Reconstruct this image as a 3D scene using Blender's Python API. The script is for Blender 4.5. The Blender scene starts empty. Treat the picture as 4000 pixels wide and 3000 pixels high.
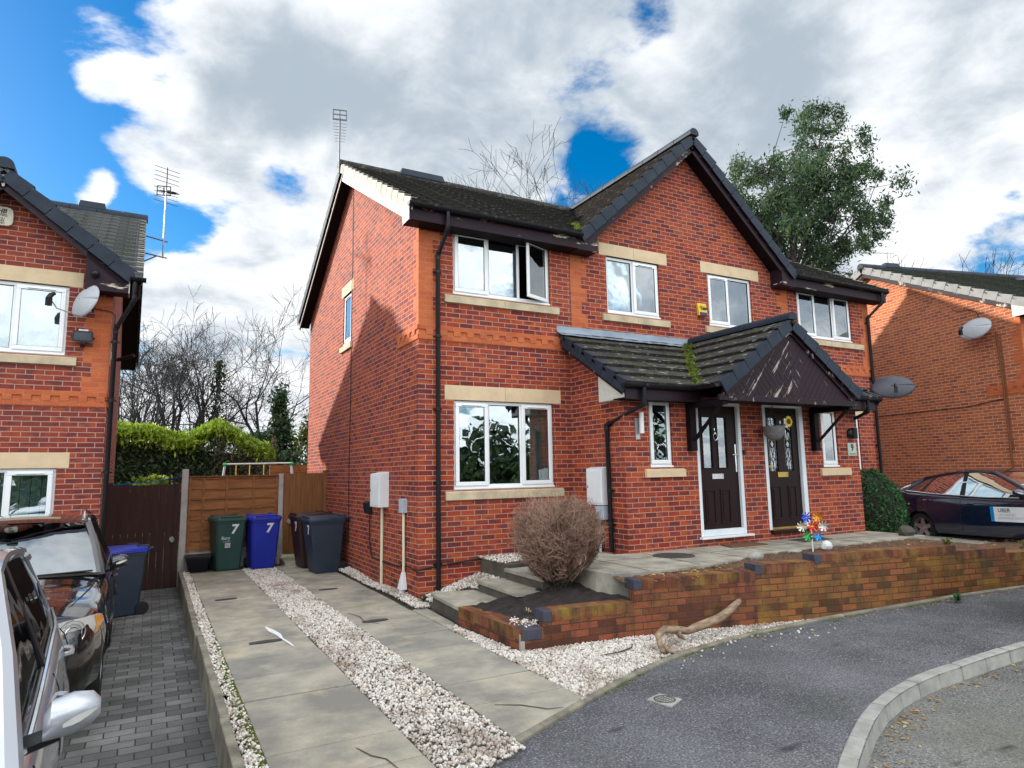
import bpy, bmesh, math, random
import numpy as np
from mathutils import Vector, Matrix
random.seed(7); NP = np.random.default_rng(11)
R = math.radians
S = bpy.context.scene
COL = S.collection

# ------------------------------------------------------------------ camera
cam = bpy.data.cameras.new('camera'); camo = bpy.data.objects.new('camera', cam); COL.objects.link(camo)
YAW, PIT, ROL, FPX = 0.50045, 0.13246, -0.01739, 2563.08
_f = Vector((math.sin(YAW)*math.cos(PIT), math.cos(YAW)*math.cos(PIT), math.sin(PIT)))
_r = Vector((math.cos(YAW), -math.sin(YAW), 0)); _u = _r.cross(_f)
_r2 = math.cos(ROL)*_r + math.sin(ROL)*_u; _u2 = -math.sin(ROL)*_r + math.cos(ROL)*_u
CAM = Vector((-3.3967, -9.0883, 0.2609))
camo.matrix_world = Matrix(((_r2.x, _u2.x, -_f.x, CAM.x), (_r2.y, _u2.y, -_f.y, CAM.y), (_r2.z, _u2.z, -_f.z, CAM.z), (0, 0, 0, 1)))
cam.sensor_width = 36; cam.sensor_fit = 'HORIZONTAL'; cam.lens = FPX/4000*36; cam.clip_start = .05; cam.clip_end = 3000
S.camera = camo

# ------------------------------------------------------------------ light
SUN_TO = Vector((-0.69, 0.724, 0)).normalized()      # horizontal direction towards the sun
SUN_EL = R(23)
S.view_settings.view_transform = 'Standard'; S.view_settings.look = 'None'
S.view_settings.gamma = 1; S.view_settings.exposure = 0.8
sun = bpy.data.lights.new('sun', 'SUN'); sun.energy = 4.2; sun.angle = R(1.2); sun.color = (1, .93, .82)
suno = bpy.data.objects.new('sun', sun); COL.objects.link(suno)
_d = Vector((SUN_TO.x*math.cos(SUN_EL), SUN_TO.y*math.cos(SUN_EL), math.sin(SUN_EL)))
suno.rotation_euler = _d.to_track_quat('Z', 'Y').to_euler()

world = bpy.data.worlds.new('World'); S.world = world; world.use_nodes = True
def build_world():
    nt = world.node_tree; nt.nodes.clear(); N = nt.nodes.new; L = nt.links.new
    def math_(op, a, b=None, clamp=False):
        n = N('ShaderNodeMath'); n.operation = op; n.use_clamp = clamp
        for i, v in ((0, a), (1, b)):
            if v is None: continue
            if isinstance(v, (int, float)): n.inputs[i].default_value = v
            else: L(v, n.inputs[i])
        return n.outputs[0]
    def remap(v, a, b, c, d):
        n = N('ShaderNodeMapRange'); n.interpolation_type = 'SMOOTHSTEP'; L(v, n.inputs[0])
        for i, x in enumerate((a, b, c, d)): n.inputs[1+i].default_value = x
        return n.outputs[0]
    sky = N('ShaderNodeTexSky'); sky.sky_type = 'NISHITA'; sky.sun_disc = False
    sky.sun_elevation = SUN_EL; sky.sun_rotation = math.atan2(SUN_TO.x, SUN_TO.y); sky.air_density = 1.0; sky.dust_density = .4; sky.ozone_density = 2.5
    hs = N('ShaderNodeHueSaturation'); hs.inputs['Saturation'].default_value = 1.5; hs.inputs['Value'].default_value = 1; L(sky.outputs[0], hs.inputs['Color'])
    bg1 = N('ShaderNodeBackground'); bg1.inputs[1].default_value = .10; L(hs.outputs[0], bg1.inputs[0])
    tc = N('ShaderNodeTexCoord'); nrm = N('ShaderNodeVectorMath'); nrm.operation = 'NORMALIZE'; L(tc.outputs['Generated'], nrm.inputs[0]); D = nrm.outputs[0]
    sep = N('ShaderNodeSeparateXYZ'); L(D, sep.inputs[0])
    den = math_('ADD', math_('MAXIMUM', sep.outputs[2], 0), .30)
    cmb = N('ShaderNodeCombineXYZ'); L(math_('DIVIDE', sep.outputs[0], den), cmb.inputs[0]); L(math_('DIVIDE', sep.outputs[1], den), cmb.inputs[1])
    def noise(scale, detail, rough, dist=0, off=(0, 0, 0)):
        mp = N('ShaderNodeMapping'); mp.inputs['Location'].default_value = off; L(cmb.outputs[0], mp.inputs[0])
        n = N('ShaderNodeTexNoise'); n.inputs['Scale'].default_value = scale; n.inputs['Detail'].default_value = detail
        n.inputs['Roughness'].default_value = rough; n.inputs['Distortion'].default_value = dist; L(mp.outputs[0], n.inputs['Vector']); return n.outputs[0]
    n1 = noise(2.3, 10, .60, .35, (3.1, 1.7, 0)); n2 = noise(1.5, 6, .55, .2, (7, 2, 0)); n3 = noise(5.2, 9, .6, .3, (1, 5, 0)); n4 = noise(9, 8, .62, .2, (2, 9, 0))
    def dirpx(x, y):   # a sky direction (given once, in the photograph's pixels, only to aim the lobes)
        v = _f + _r2*((x-2000)/FPX) - _u2*((y-1500)/FPX); return v.normalized()
    dens = math_('ADD', math_('ADD', math_('MULTIPLY', n1, 1.9), math_('MULTIPLY', n4, .55)), -.30)
    k = 4000/2212
    # clear (negative) and cloudy (positive) regions of this sky: px, px, radius in degrees, weight
    for x, y, rad, w in ((40, 330, 16, -.60), (60, 60, 12, -.55), (-350, 250, 26, -.4), (300, 110, 6, -.2), (470, 400, 7.5, -.40), (640, 370, 4.2, -.38), (640, 220, 8, .3), (1320, 335, 4.5, -.27), (1230, 310, 3, -.15), (1430, 110, 4, -.15), (1450, 20, 3.5, -.20), (700, 10, 3, -.2),
                         (230, 60, 5.5, .62), (180, 100, 4, .4), (345, 290, 7, .62), (250, 240, 4, .3), (560, 60, 9, .35), (430, 540, 11, .5), (190, 405, 2.4, .75), (900, 200, 15, .35), (1800, 250, 18, .4), (60, 225, 5, .30), (1000, 420, 8, .3), (2150, 560, 6, -.12)):
        v = dirpx(x*k, y*k); vm = N('ShaderNodeVectorMath'); vm.operation = 'DOT_PRODUCT'; L(D, vm.inputs[0]); vm.inputs[1].default_value = v
        dens = math_('ADD', dens, math_('MULTIPLY', remap(vm.outputs['Value'], math.cos(R(rad)), 1.0, 0, 1), w))
    cover = remap(dens, .62, .90, 0, 1)
    # cloud brightness: lit tops, greyer bellies; an added boost behind the camera lights the facade
    shade = remap(math_('ADD', math_('ADD', math_('MULTIPLY', n2, .5), math_('MULTIPLY', n3, .3)), math_('MULTIPLY', dens, .10)), .40, .62, 0, 1)
    cr = N('ShaderNodeValToRGB'); L(shade, cr.inputs[0])
    cr.color_ramp.elements[0].position = 0; cr.color_ramp.elements[0].color = (.70, .71, .72, 1)
    cr.color_ramp.elements[1].position = 1; cr.color_ramp.elements[1].color = (.27, .32, .37, 1)
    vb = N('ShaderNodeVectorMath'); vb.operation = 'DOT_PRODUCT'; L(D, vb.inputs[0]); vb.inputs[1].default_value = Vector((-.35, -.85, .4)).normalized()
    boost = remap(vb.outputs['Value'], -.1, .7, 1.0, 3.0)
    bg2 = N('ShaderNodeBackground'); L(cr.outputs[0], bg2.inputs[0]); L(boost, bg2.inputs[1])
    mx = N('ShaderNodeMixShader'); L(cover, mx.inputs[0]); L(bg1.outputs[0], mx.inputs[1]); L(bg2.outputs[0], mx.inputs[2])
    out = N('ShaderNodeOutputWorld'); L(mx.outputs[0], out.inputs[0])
build_world()
cy = S.cycles
cy.max_bounces = 6; cy.diffuse_bounces = 3; cy.glossy_bounces = 4; cy.transmission_bounces = 4; cy.transparent_max_bounces = 10
cy.use_denoising = True; cy.sample_clamp_indirect = 6

# ------------------------------------------------------------------ materials
MATS = {}
def newmat(name):
    m = bpy.data.materials.new(name); m.use_nodes = True; nt = m.node_tree
    b = nt.nodes['Principled BSDF']; MATS[name] = m
    return m, nt, b
def setspec(b, v):
    k = 'Specular IOR Level' if 'Specular IOR Level' in b.inputs else 'Specular'
    b.inputs[k].default_value = v
def nnoise(nt, scale, detail=4, rough=.55, coord='Object', dist=0, stretch=None, rot=0):
    tc = nt.nodes.new('ShaderNodeTexCoord'); n = nt.nodes.new('ShaderNodeTexNoise')
    n.inputs['Scale'].default_value = scale; n.inputs['Detail'].default_value = detail; n.inputs['Roughness'].default_value = rough; n.inputs['Distortion'].default_value = dist
    src = tc.outputs[coord]
    if stretch:
        mp = nt.nodes.new('ShaderNodeMapping'); mp.inputs['Scale'].default_value = stretch
        if rot:
            m0 = nt.nodes.new('ShaderNodeMapping'); m0.inputs['Rotation'].default_value = (0, rot, 0); nt.links.new(src, m0.inputs[0]); src = m0.outputs[0]
        nt.links.new(src, mp.inputs[0]); src = mp.outputs[0]
    nt.links.new(src, n.inputs['Vector']); return n.outputs[0]
def nramp(nt, fac, stops, interp='LINEAR'):
    cr = nt.nodes.new('ShaderNodeValToRGB'); cr.color_ramp.interpolation = interp
    e = cr.color_ramp.elements
    while len(e) < len(stops): e.new(.5)
    for i, (p, c) in enumerate(stops):
        e[i].position = p; e[i].color = (c, c, c, 1) if isinstance(c, (int, float)) else (*c, 1)
    nt.links.new(fac, cr.inputs[0]); return cr.outputs[0]
def nmix(nt, fac, a, b, mode='MIX'):
    n = nt.nodes.new('ShaderNodeMix'); n.data_type = 'RGBA'; n.blend_type = mode
    for sock, v in ((n.inputs[0], fac), (n.inputs[6], a), (n.inputs[7], b)):
        if isinstance(v, (int, float)): sock.default_value = v
        elif isinstance(v, tuple): sock.default_value = (*v, 1)
        else: nt.links.new(v, sock)
    return n.outputs[2]
def nbump(nt, b, h, strength=.3, dist=.01):
    bp = nt.nodes.new('ShaderNodeBump'); bp.inputs['Strength'].default_value = strength; bp.inputs['Distance'].default_value = dist
    nt.links.new(h, bp.inputs['Height']); nt.links.new(bp.outputs[0], b.inputs['Normal'])
def M(name, c, rough=.6, metal=0, c2=None, scale=6, bump=0, bscale=60, spec=.4, coat=0, stretch=None, lo=.35, hi=.65, detail=5):
    m, nt, b = newmat(name); L = nt.links.new
    b.inputs['Roughness'].default_value = rough; b.inputs['Metallic'].default_value = metal; setspec(b, spec)
    if coat: b.inputs['Coat Weight'].default_value = coat; b.inputs['Coat Roughness'].default_value = .03
    if c2 is None: c2 = tuple(x*.8 for x in c)
    n = nnoise(nt, scale, detail, .6, stretch=stretch)
    L(nramp(nt, n, [(lo, c2), (hi, c)]), b.inputs['Base Color'])
    if bump: nbump(nt, b, nnoise(nt, bscale, 4), bump, .01)
    return m
def brick_nodes(nt, w, h, mortar, offset=.5, off=(0, 0, 0)):
    uv = nt.nodes.new('ShaderNodeTexCoord'); mp = nt.nodes.new('ShaderNodeMapping'); mp.inputs['Location'].default_value = off
    nt.links.new(uv.outputs['UV'], mp.inputs[0])
    # a little wobble keeps the joints from being ruler straight
    nz = nt.nodes.new('ShaderNodeTexNoise'); nz.inputs['Scale'].default_value = 9; nz.inputs['Detail'].default_value = 3; nt.links.new(mp.outputs[0], nz.inputs['Vector'])
    ad = nt.nodes.new('ShaderNodeVectorMath'); ad.operation = 'MULTIPLY_ADD'; nt.links.new(nz.outputs['Color'], ad.inputs[0]); ad.inputs[1].default_value = (.007, .007, 0); nt.links.new(mp.outputs[0], ad.inputs[2])
    bt = nt.nodes.new('ShaderNodeTexBrick'); bt.offset = offset; bt.inputs['Scale'].default_value = 1
    bt.inputs['Color1'].default_value = (0, 0, 0, 1); bt.inputs['Color2'].default_value = (1, 1, 1, 1); bt.inputs['Mortar'].default_value = (.5, .5, .5, 1)
    bt.inputs['Mortar Size'].default_value = mortar; bt.inputs['Mortar Smooth'].default_value = .25; bt.inputs['Brick Width'].default_value = w; bt.inputs['Row Height'].default_value = h
    nt.links.new(ad.outputs[0], bt.inputs['Vector']); return bt
def BRICK(name, stops, mort, w=.225, h=.075, m=.0055, smudge=(.09, .025, .03), smud=.5, moss=None, rough=.8, bump=.5, off=(0, 0, 0), dirt=None):
    mt, nt, b = newmat(name); L = nt.links.new
    bt = brick_nodes(nt, w, h, m, off=off)
    c = nramp(nt, bt.outputs['Color'], stops)
    # purple kiln marks that start and stop inside a brick
    uvn = nnoise(nt, 5.5, 3, .5, 'UV', stretch=(1, 2.4, 1))
    c = nmix(nt, nramp(nt, uvn, [(.5, 0.), (.62, smud)]), c, smudge)
    c = nmix(nt, nramp(nt, nnoise(nt, 55, 4, .6, 'UV'), [(.35, .25), (.65, 0.)]), c, tuple(x*.45 for x in stops[0][1]))
    mc = nmix(nt, nnoise(nt, 14, 3, .5, 'UV'), mort, tuple(x*.72 for x in mort))
    c = nmix(nt, bt.outputs['Fac'], c, mc)
    c = nmix(nt, nramp(nt, nnoise(nt, 1.3, 4, .6, 'UV'), [(.42, .0), (.72, .10)]), c, (.30, .17, .13))
    if moss:
        c = nmix(nt, nramp(nt, nnoise(nt, moss[2], 6, .6, 'UV'), [(moss[3], 0.), (moss[4], moss[1])]), c, moss[0])
    if dirt:
        c = nmix(nt, nramp(nt, nnoise(nt, 2.2, 5, .6, 'UV', stretch=(2, .7, 1)), [(.5, 0.), (.68, .8)]), c, dirt)
    L(c, b.inputs['Base Color']); b.inputs['Roughness'].default_value = rough; setspec(b, .25)
    inv = nt.nodes.new('ShaderNodeMath'); inv.operation = 'MULTIPLY_ADD'; L(bt.outputs['Fac'], inv.inputs[0]); inv.inputs[1].default_value = -1; L(nnoise(nt, 45, 3, .6, 'UV'), inv.inputs[2])
    nbump(nt, b, inv.outputs[0], bump, .012)
    return mt
RED = [(0, (.13, .018, .018)), (.22, (.24, .030, .018)), (.5, (.34, .048, .018)), (.8, (.43, .078, .020)), (1, (.33, .036, .022))]
BRICK('red_brick', RED, (.52, .29, .19), m=.0062, smudge=(.10, .028, .045), smud=.75)
BRICK('orange_brick', [(0, (.46, .10, .035)), (.5, (.52, .125, .04)), (1, (.56, .15, .05))], (.50, .22, .12), smud=.12, m=.004)
BRICK('right_brick', [(0, (.26, .07, .04)), (.3, (.42, .11, .04)), (.7, (.52, .15, .05)), (1, (.46, .12, .05))], (.66, .42, .28), m=.0068, smudge=(.16, .06, .045), smud=.5)  # orange brick of its own, colour lifted further to stand in for missing sunlight
BRICK('left_brick', [(0, (.17, .03, .024)), (.4, (.25, .04, .024)), (.7, (.30, .05, .024)), (1, (.36, .07, .028))], (.50, .29, .22), m=.0065, smudge=(.085, .028, .04), smud=.7)
BRICK('garden_wall_brick', [(0, (.09, .026, .014)), (.3, (.17, .05, .022)), (.6, (.24, .09, .03)), (1, (.30, .075, .035))], (.06, .045, .028), m=.006, moss=((.30, .17, .03), .6, 1.1, .56, .72), smud=.3, dirt=(.03, .024, .016))
BRICK('mossy_wall_brick', [(0, (.10, .035, .014)), (.3, (.19, .07, .022)), (.6, (.27, .11, .03)), (1, (.32, .10, .035))], (.05, .04, .022), m=.006, moss=((.34, .20, .03), .55, 1.6, .50, .70), smud=.25, dirt=(.06, .05, .022))
BRICK('garden_coping_brick', [(0, (.11, .03, .016)), (.5, (.19, .055, .025)), (1, (.24, .085, .04))], (.06, .045, .03), w=.075, h=.3, m=.004, moss=((.27, .19, .03), .7, 2.2, .48, .66), smud=.15, dirt=(.03, .028, .02))
def ROOF(name, c0, c1, moss, mossamt, w=.3, h=.325, lich=0):
    m, nt, b = newmat(name); L = nt.links.new
    bt = brick_nodes(nt, w, h, .004, off=(.07, 0, 0))
    c = nmix(nt, bt.outputs['Color'], c0, c1)
    c = nmix(nt, nramp(nt, nnoise(nt, 30, 4, .7, 'UV'), [(.4, .4), (.65, 0.)]), c, tuple(x*.4 for x in c0))
    c = nmix(nt, nramp(nt, nnoise(nt, 7, 7, .72, 'UV', stretch=(1, 1.8, 1)), [(.52, 0.), (.62, mossamt)]), c, moss)
    if lich: c = nmix(nt, nramp(nt, nnoise(nt, 11, 2, .5, 'UV', stretch=(.5, 1.3, 1)), [(.64, 0.), (.66, lich)]), c, (.40, .42, .40))
    c = nmix(nt, nramp(nt, bt.outputs['Fac'], [(.2, 0.), (.8, .8)]), c, (.012, .012, .012))
    L(c, b.inputs['Base Color']); b.inputs['Roughness'].default_value = .75; setspec(b, .3)
    nbump(nt, b, nnoise(nt, 24, 6, .7, 'UV'), .8, .02); return m
ROOF('roof_tile', (.020, .018, .018), (.042, .037, .035), (.14, .13, .075), .8)
ROOF('canopy_tile', (.030, .026, .027), (.055, .048, .047), (.10, .12, .018), .6, lich=.8)
ROOF('green_roof_tile', (.03, .035, .028), (.06, .06, .05), (.06, .08, .025), .8)
ROOF('grey_roof_tile', (.16, .17, .165), (.24, .25, .24), (.05, .06, .035), .6)
def PEEL(name, paint, under, lo, hi, stretch, scale=6, rot=0):
    m, nt, b = newmat(name); L = nt.links.new
    n = nnoise(nt, scale, 8, .68, stretch=stretch, rot=rot)
    c = nmix(nt, nramp(nt, n, [(lo, 0.), (hi, 1.)]), nmix(nt, nnoise(nt, 20, 3), paint, tuple(x*.7 for x in paint)), under)
    L(c, b.inputs['Base Color']); b.inputs['Roughness'].default_value = .55; setspec(b, .2)
    nbump(nt, b, n, .4, .01); return m
PURP = (.022, .009, .015)
PEEL('peeling_purple_paint', PURP, (.52, .45, .36), .615, .64, (.35, .35, 1.6), 4.5)
PEEL('peeling_barge_paint', (.022, .010, .015), (.42, .37, .33), .58, .63, (.5, .5, .5), 7)
PEEL('peeling_board_paint', (.022, .009, .014), (.40, .33, .29), .56, .60, (1.1, 1, 13), 1.4, rot=R(52))
PEEL('weathered_board_paint', (.026, .011, .017), (.34, .28, .26), .63, .67, (1.1, 1, 13), 1.4, rot=R(-52))
PEEL('peeling_cream_paint', (.62, .60, .52), (.25, .17, .12), .60, .66, (.5, .5, 1.5), 5)
M('purple_paint', PURP, .5, c2=(.014, .006, .010), spec=.25)
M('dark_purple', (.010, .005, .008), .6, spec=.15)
M('cream_verge', (.38, .36, .31), .7, c2=(.28, .265, .23), scale=3, bump=.2)
M('slate_verge', (.026, .036, .052), .6, c2=(.017, .024, .036), scale=3, bump=.15, spec=.2)
M('grey_verge', (.23, .23, .23), .7, c2=(.17, .17, .17), scale=4, bump=.2)
M('black_plastic', (.008, .0085, .011), .4, c2=(.006, .006, .008), spec=.3)
M('upvc', (.83, .83, .82), .3, c2=(.77, .78, .78), scale=2, spec=.5)
M('white_door_frame', (.72, .75, .76), .35, c2=(.64, .68, .7), scale=2)
M('sandstone', (.66, .50, .31), .8, c2=(.57, .43, .27), scale=5, bump=.15)
M('sill_stone', (.58, .47, .31), .85, c2=(.40, .33, .22), scale=4, bump=.2)
M('lead', (.26, .31, .36), .5, .2, c2=(.18, .22, .27), scale=3, bump=.25, bscale=8, stretch=(.6, 1, 2))
M('door_brown', (.017, .0045, .0055), .45, c2=(.013, .0035, .0045), scale=2, spec=.2)
M('door_wood', (.018, .006, .005), .45, c2=(.012, .004, .004), scale=3, spec=.2)
M('chrome', (.75, .76, .78), .15, 1.0)
M('brass', (.62, .42, .12), .3, .9)
M('white_plastic', (.74, .75, .75), .45, c2=(.66, .67, .67), scale=2)
M('cream_pipe', (.72, .66, .45), .45, c2=(.62, .57, .4))
M('grey_plastic', (.42, .47, .52), .45, c2=(.36, .41, .46))
M('concrete', (.40, .36, .28), .9, c2=(.20, .19, .16), scale=3.5, bump=.35, detail=8)
M('edging_concrete', (.27, .24, .18), .9, c2=(.12, .11, .085), scale=5, bump=.4, detail=8)
M('kerb_concrete', (.36, .35, .31), .9, c2=(.25, .245, .22), scale=7, bump=.4, bscale=90, detail=8)
M('concrete_post', (.46, .44, .40), .9, c2=(.34, .32, .29), scale=4, bump=.25)
M('dark_concrete', (.10, .085, .065), .9, c2=(.05, .045, .035), scale=3, bump=.4)
M('blue_brick', (.060, .062, .085), .6, c2=(.035, .035, .05), scale=9, bump=.3)
M('stain_brown', (.10, .075, .055), .9)
M('soil', (.035, .027, .022), 1, c2=(.012, .009, .008), scale=9, bump=1, bscale=30, detail=8)
M('leaf_litter', (.17, .085, .04), .95, c2=(.05, .03, .018), scale=18, bump=1, bscale=50, detail=8)
M('bark', (.075, .065, .055), .9, c2=(.035, .03, .027), scale=6, bump=.6)
M('dark_bark', (.038, .034, .032), .9, c2=(.02, .018, .018), scale=6)
M('twig', (.036, .031, .030), .9, c2=(.02, .018, .017), scale=3)
M('shrub_twig', (.36, .22, .155), .9, c2=(.17, .10, .07), scale=4)
M('log_wood', (.36, .25, .16), .8, c2=(.15, .095, .06), scale=7, bump=.5, stretch=(1, 3, 3))
M('black_rubber', (.012, .012, .013), .8)
M('cable_black', (.01, .01, .01), .6)
M('aerial_metal', (.10, .11, .13), .4, .6)
M('galvanised', (.42, .43, .42), .45, .7, c2=(.25, .25, .24))
M('dish_grey', (.42, .43, .45), .45, c2=(.36, .37, .39), scale=2)
M('dish_dark', (.062, .065, .082), .4, c2=(.05, .052, .066), scale=2)
M('bin_green', (.028, .075, .062), .45, c2=(.021, .058, .048), scale=3)
M('bin_blue', (.018, .032, .36), .4, c2=(.014, .026, .3), scale=3)
M('bin_grey', (.028, .042, .062), .5, c2=(.02, .032, .05), scale=3)
M('bin_brown', (.04, .016, .014), .5, c2=(.03, .012, .011), scale=3)
M('white_mark', (.75, .76, .75), .6, c2=(.6, .61, .6), scale=14)
M('dark_mark', (.02, .02, .022), .6)
M('grey_mark', (.42, .47, .52), .6)
M('fence_brown', (.048, .018, .014), .8, c2=(.03, .011, .009), scale=3, stretch=(6, 6, .6), bump=.3)
M('fence_orange', (.30, .115, .032), .75, c2=(.17, .06, .018), scale=3, stretch=(.8, 4, 4), bump=.3)
M('gate_orange', (.24, .095, .026), .7, c2=(.15, .055, .016), scale=3, stretch=(5, 5, .5), bump=.3)
M('coir_mat', (.17, .075, .03), 1, c2=(.11, .05, .02), scale=30, bump=.8, bscale=200)
M('brown_mat', (.075, .033, .026), 1, c2=(.04, .018, .015), scale=20, stretch=(8, .5, 1), bump=.6)
M('iron', (.085, .078, .07), .7, .3, c2=(.05, .046, .042), scale=12, bump=.4)
M('yellow_plastic', (.80, .50, .02), .35)
M('navy_plastic', (.012, .012, .10), .3)
M('sage_plate', (.46, .54, .44), .5)
M('ivory_plate', (.66, .62, .48), .5)
M('wicker', (.24, .24, .23), .8, c2=(.1, .1, .1), scale=25, stretch=(1, 1, 6))
M('sunflower', (.85, .62, .04), .6)
M('flower_heart', (.10, .05, .02), .8)
for n_, c_ in (('foil_blue', (.02, .08, .75)), ('foil_orange', (.85, .3, .02)), ('foil_red', (.75, .03, .02)), ('foil_green', (.02, .42, .10)), ('foil_sky', (.02, .32, .80)), ('foil_white', (.75, .7, .6))):
    M(n_, c_, .2, .35)
M('cushion_yellow', (.75, .62, .12), .4)
M('curtain', (.55, .53, .44), .9, c2=(.42, .40, .33), scale=3, stretch=(9, 9, .2))
M('net', (.62, .66, .66), .9, c2=(.48, .53, .55), scale=3, stretch=(12, 12, .3))
M('slat_blind', (.60, .64, .60), .8, c2=(.52, .56, .52))
M('pampas', (.42, .32, .2), .9)
M('vase_white', (.75, .74, .7), .5)
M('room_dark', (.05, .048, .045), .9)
M('rust', (.20, .07, .03), .9)
def PAINT(name, c, rough=.22, metal=.0, coat=1.0, c2=None):
    return M(name, c, rough, metal, c2=c2 or tuple(x*.93 for x in c), scale=1.5, coat=coat, spec=.5)
PAINT('silver_paint', (.52, .54, .57), .3, .55)
PAINT('black_paint', (.010, .008, .009), .12)
PAINT('navy_paint', (.006, .010, .030), .12)
PAINT('white_paint', (.75, .76, .78), .25)
M('tail_red', (.42, .012, .02), .15, coat=1)
M('lamp_clear', (.62, .60, .55), .08, c2=(.45, .44, .40), scale=5, coat=1)
M('amber', (.75, .33, .06), .15, coat=1)
M('alloy', (.50, .51, .52), .3, .8)
M('car_trim', (.012, .012, .013), .35)
def GLASS(name, tint, base, gain):
    m = bpy.data.materials.new(name); m.use_nodes = True; nt = m.node_tree; nt.nodes.clear(); N = nt.nodes.new; L = nt.links.new
    o = N('ShaderNodeOutputMaterial'); mx = N('ShaderNodeMixShader'); t = N('ShaderNodeBsdfTransparent'); g = N('ShaderNodeBsdfGlossy')
    t.inputs[0].default_value = (*tint, 1); g.inputs['Roughness'].default_value = .01; g.inputs[0].default_value = (.92, .97, 1, 1)
    fr = N('ShaderNodeFresnel'); fr.inputs[0].default_value = 1.5
    ma = N('ShaderNodeMath'); ma.operation = 'MULTIPLY_ADD'; ma.use_clamp = True; L(fr.outputs[0], ma.inputs[0]); ma.inputs[1].default_value = gain; ma.inputs[2].default_value = base
    # float glass is never quite flat
    tc = N('ShaderNodeTexCoord'); nz = N('ShaderNodeTexNoise'); nz.inputs['Scale'].default_value = 2.2; L(tc.outputs['Object'], nz.inputs['Vector'])
    bp = N('ShaderNodeBump'); bp.inputs['Strength'].default_value = .05; bp.inputs['Distance'].default_value = .05; L(nz.outputs[0], bp.inputs['Height']); L(bp.outputs[0], g.inputs['Normal'])
    L(ma.outputs[0], mx.inputs[0]); L(t.outputs[0], mx.inputs[1]); L(g.outputs[0], mx.inputs[2]); L(mx.outputs[0], o.inputs[0]); MATS[name] = m
GLASS('glass', (.72, .80, .80), .16, 1.6)
GLASS('car_glass', (.08, .09, .09), .02, .75)
GLASS('screen_glass', (.12, .14, .14), .30, 2.0)
def STONES(name):
    m, nt, b = newmat(name); L = nt.links.new
    g = nt.nodes.new('ShaderNodeNewGeometry')
    cst = nramp(nt, g.outputs['Random Per Island'], [(0, (.62, .57, .50)), (.3, (.68, .64, .57)), (.5, (.40, .33, .27)), (.7, (.72, .68, .62)), (.88, (.24, .19, .15)), (1, (.58, .47, .36))])
    cst = nmix(nt, nramp(nt, nnoise(nt, 1.7, 6, .65), [(.50, 0.), (.66, .75)]), cst, (.17, .10, .055))
    L(cst, b.inputs['Base Color'])
    b.inputs['Roughness'].default_value = .85; return m
STONES('gravel_stone')
def SLAB(name):
    m, nt, b = newmat(name); L = nt.links.new
    g = nt.nodes.new('ShaderNodeNewGeometry')
    c = nramp(nt, g.outputs['Random Per Island'], [(0, (.38, .34, .26)), (.5, (.46, .41, .31)), (1, (.30, .28, .23))])
    c = nmix(nt, nramp(nt, nnoise(nt, 1.6, 7, .62), [(.38, .75), (.62, 0.)]), c, (.15, .145, .13))
    c = nmix(nt, nramp(nt, nnoise(nt, 2.3, 5, .6), [(.55, 0.), (.72, .55)]), c, (.58, .49, .33))
    c = nmix(nt, nramp(nt, nnoise(nt, .9, 6, .6, dist=.4), [(.60, 0.), (.72, .5)]), c, (.17, .18, .05))
    c = nmix(nt, nramp(nt, nnoise(nt, 150, 2, .5), [(.3, .3), (.6, 0.)]), c, (.1, .09, .08))
    L(c, b.inputs['Base Color']); b.inputs['Roughness'].default_value = .9; nbump(nt, b, nnoise(nt, 110, 4, .6), .25, .01); return m
SLAB('slab')
def ASPHALT(name, c, c2, green):
    m, nt, b = newmat(name); L = nt.links.new
    c_ = nmix(nt, nramp(nt, nnoise(nt, 1.0, 6, .6), [(.36, 0.), (.66, 1.)]), c2, c)
    sp = nnoise(nt, 62, 3, .75)
    c_ = nmix(nt, nramp(nt, sp, [(.34, .9), (.47, 0.)]), c_, (.02, .02, .023))
    c_ = nmix(nt, nramp(nt, sp, [(.55, 0.), (.68, .8)]), c_, (.42, .41, .41))
    c_ = nmix(nt, nramp(nt, nnoise(nt, .55, 5, .6, dist=.5), [(.55, 0.), (.75, .6)]), c_, green)
    c_ = nmix(nt, nramp(nt, nnoise(nt, 1.9, 3, .5, stretch=(.6, 1.6, 1)), [(.66, 0.), (.72, .75)]), c_, (.02, .021, .024))
    L(c_, b.inputs['Base Color']); b.inputs['Roughness'].default_value = .85; setspec(b, .3)
    nbump(nt, b, sp, .7, .012); return m
ASPHALT('asphalt', (.15, .15, .158), (.07, .071, .076), (.05, .06, .035))
ASPHALT('road_asphalt', (.21, .20, .18), (.12, .117, .105), (.10, .105, .06))
def SETTS(name):
    m, nt, b = newmat(name); L = nt.links.new
    bt = brick_nodes(nt, .235, .15, .006)
    c = nramp(nt, bt.outputs['Color'], [(0, (.08, .08, .08)), (.5, (.15, .148, .142)), (1, (.22, .215, .205))])
    c = nmix(nt, nramp(nt, nnoise(nt, 1.2, 5, .6, 'UV'), [(.4, .6), (.65, 0.)]), c, (.04, .045, .036))
    c = nmix(nt, bt.outputs['Fac'], c, (.018, .019, .016))
    L(c, b.inputs['Base Color']); b.inputs['Roughness'].default_value = .8
    inv = nt.nodes.new('ShaderNodeMath'); inv.operation = 'MULTIPLY_ADD'; L(bt.outputs['Fac'], inv.inputs[0]); inv.inputs[1].default_value = -1.5; L(nnoise(nt, 30, 5, .6, 'UV'), inv.inputs[2]); nbump(nt, b, inv.outputs[0], .6, .012); return m
SETTS('setts')
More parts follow.
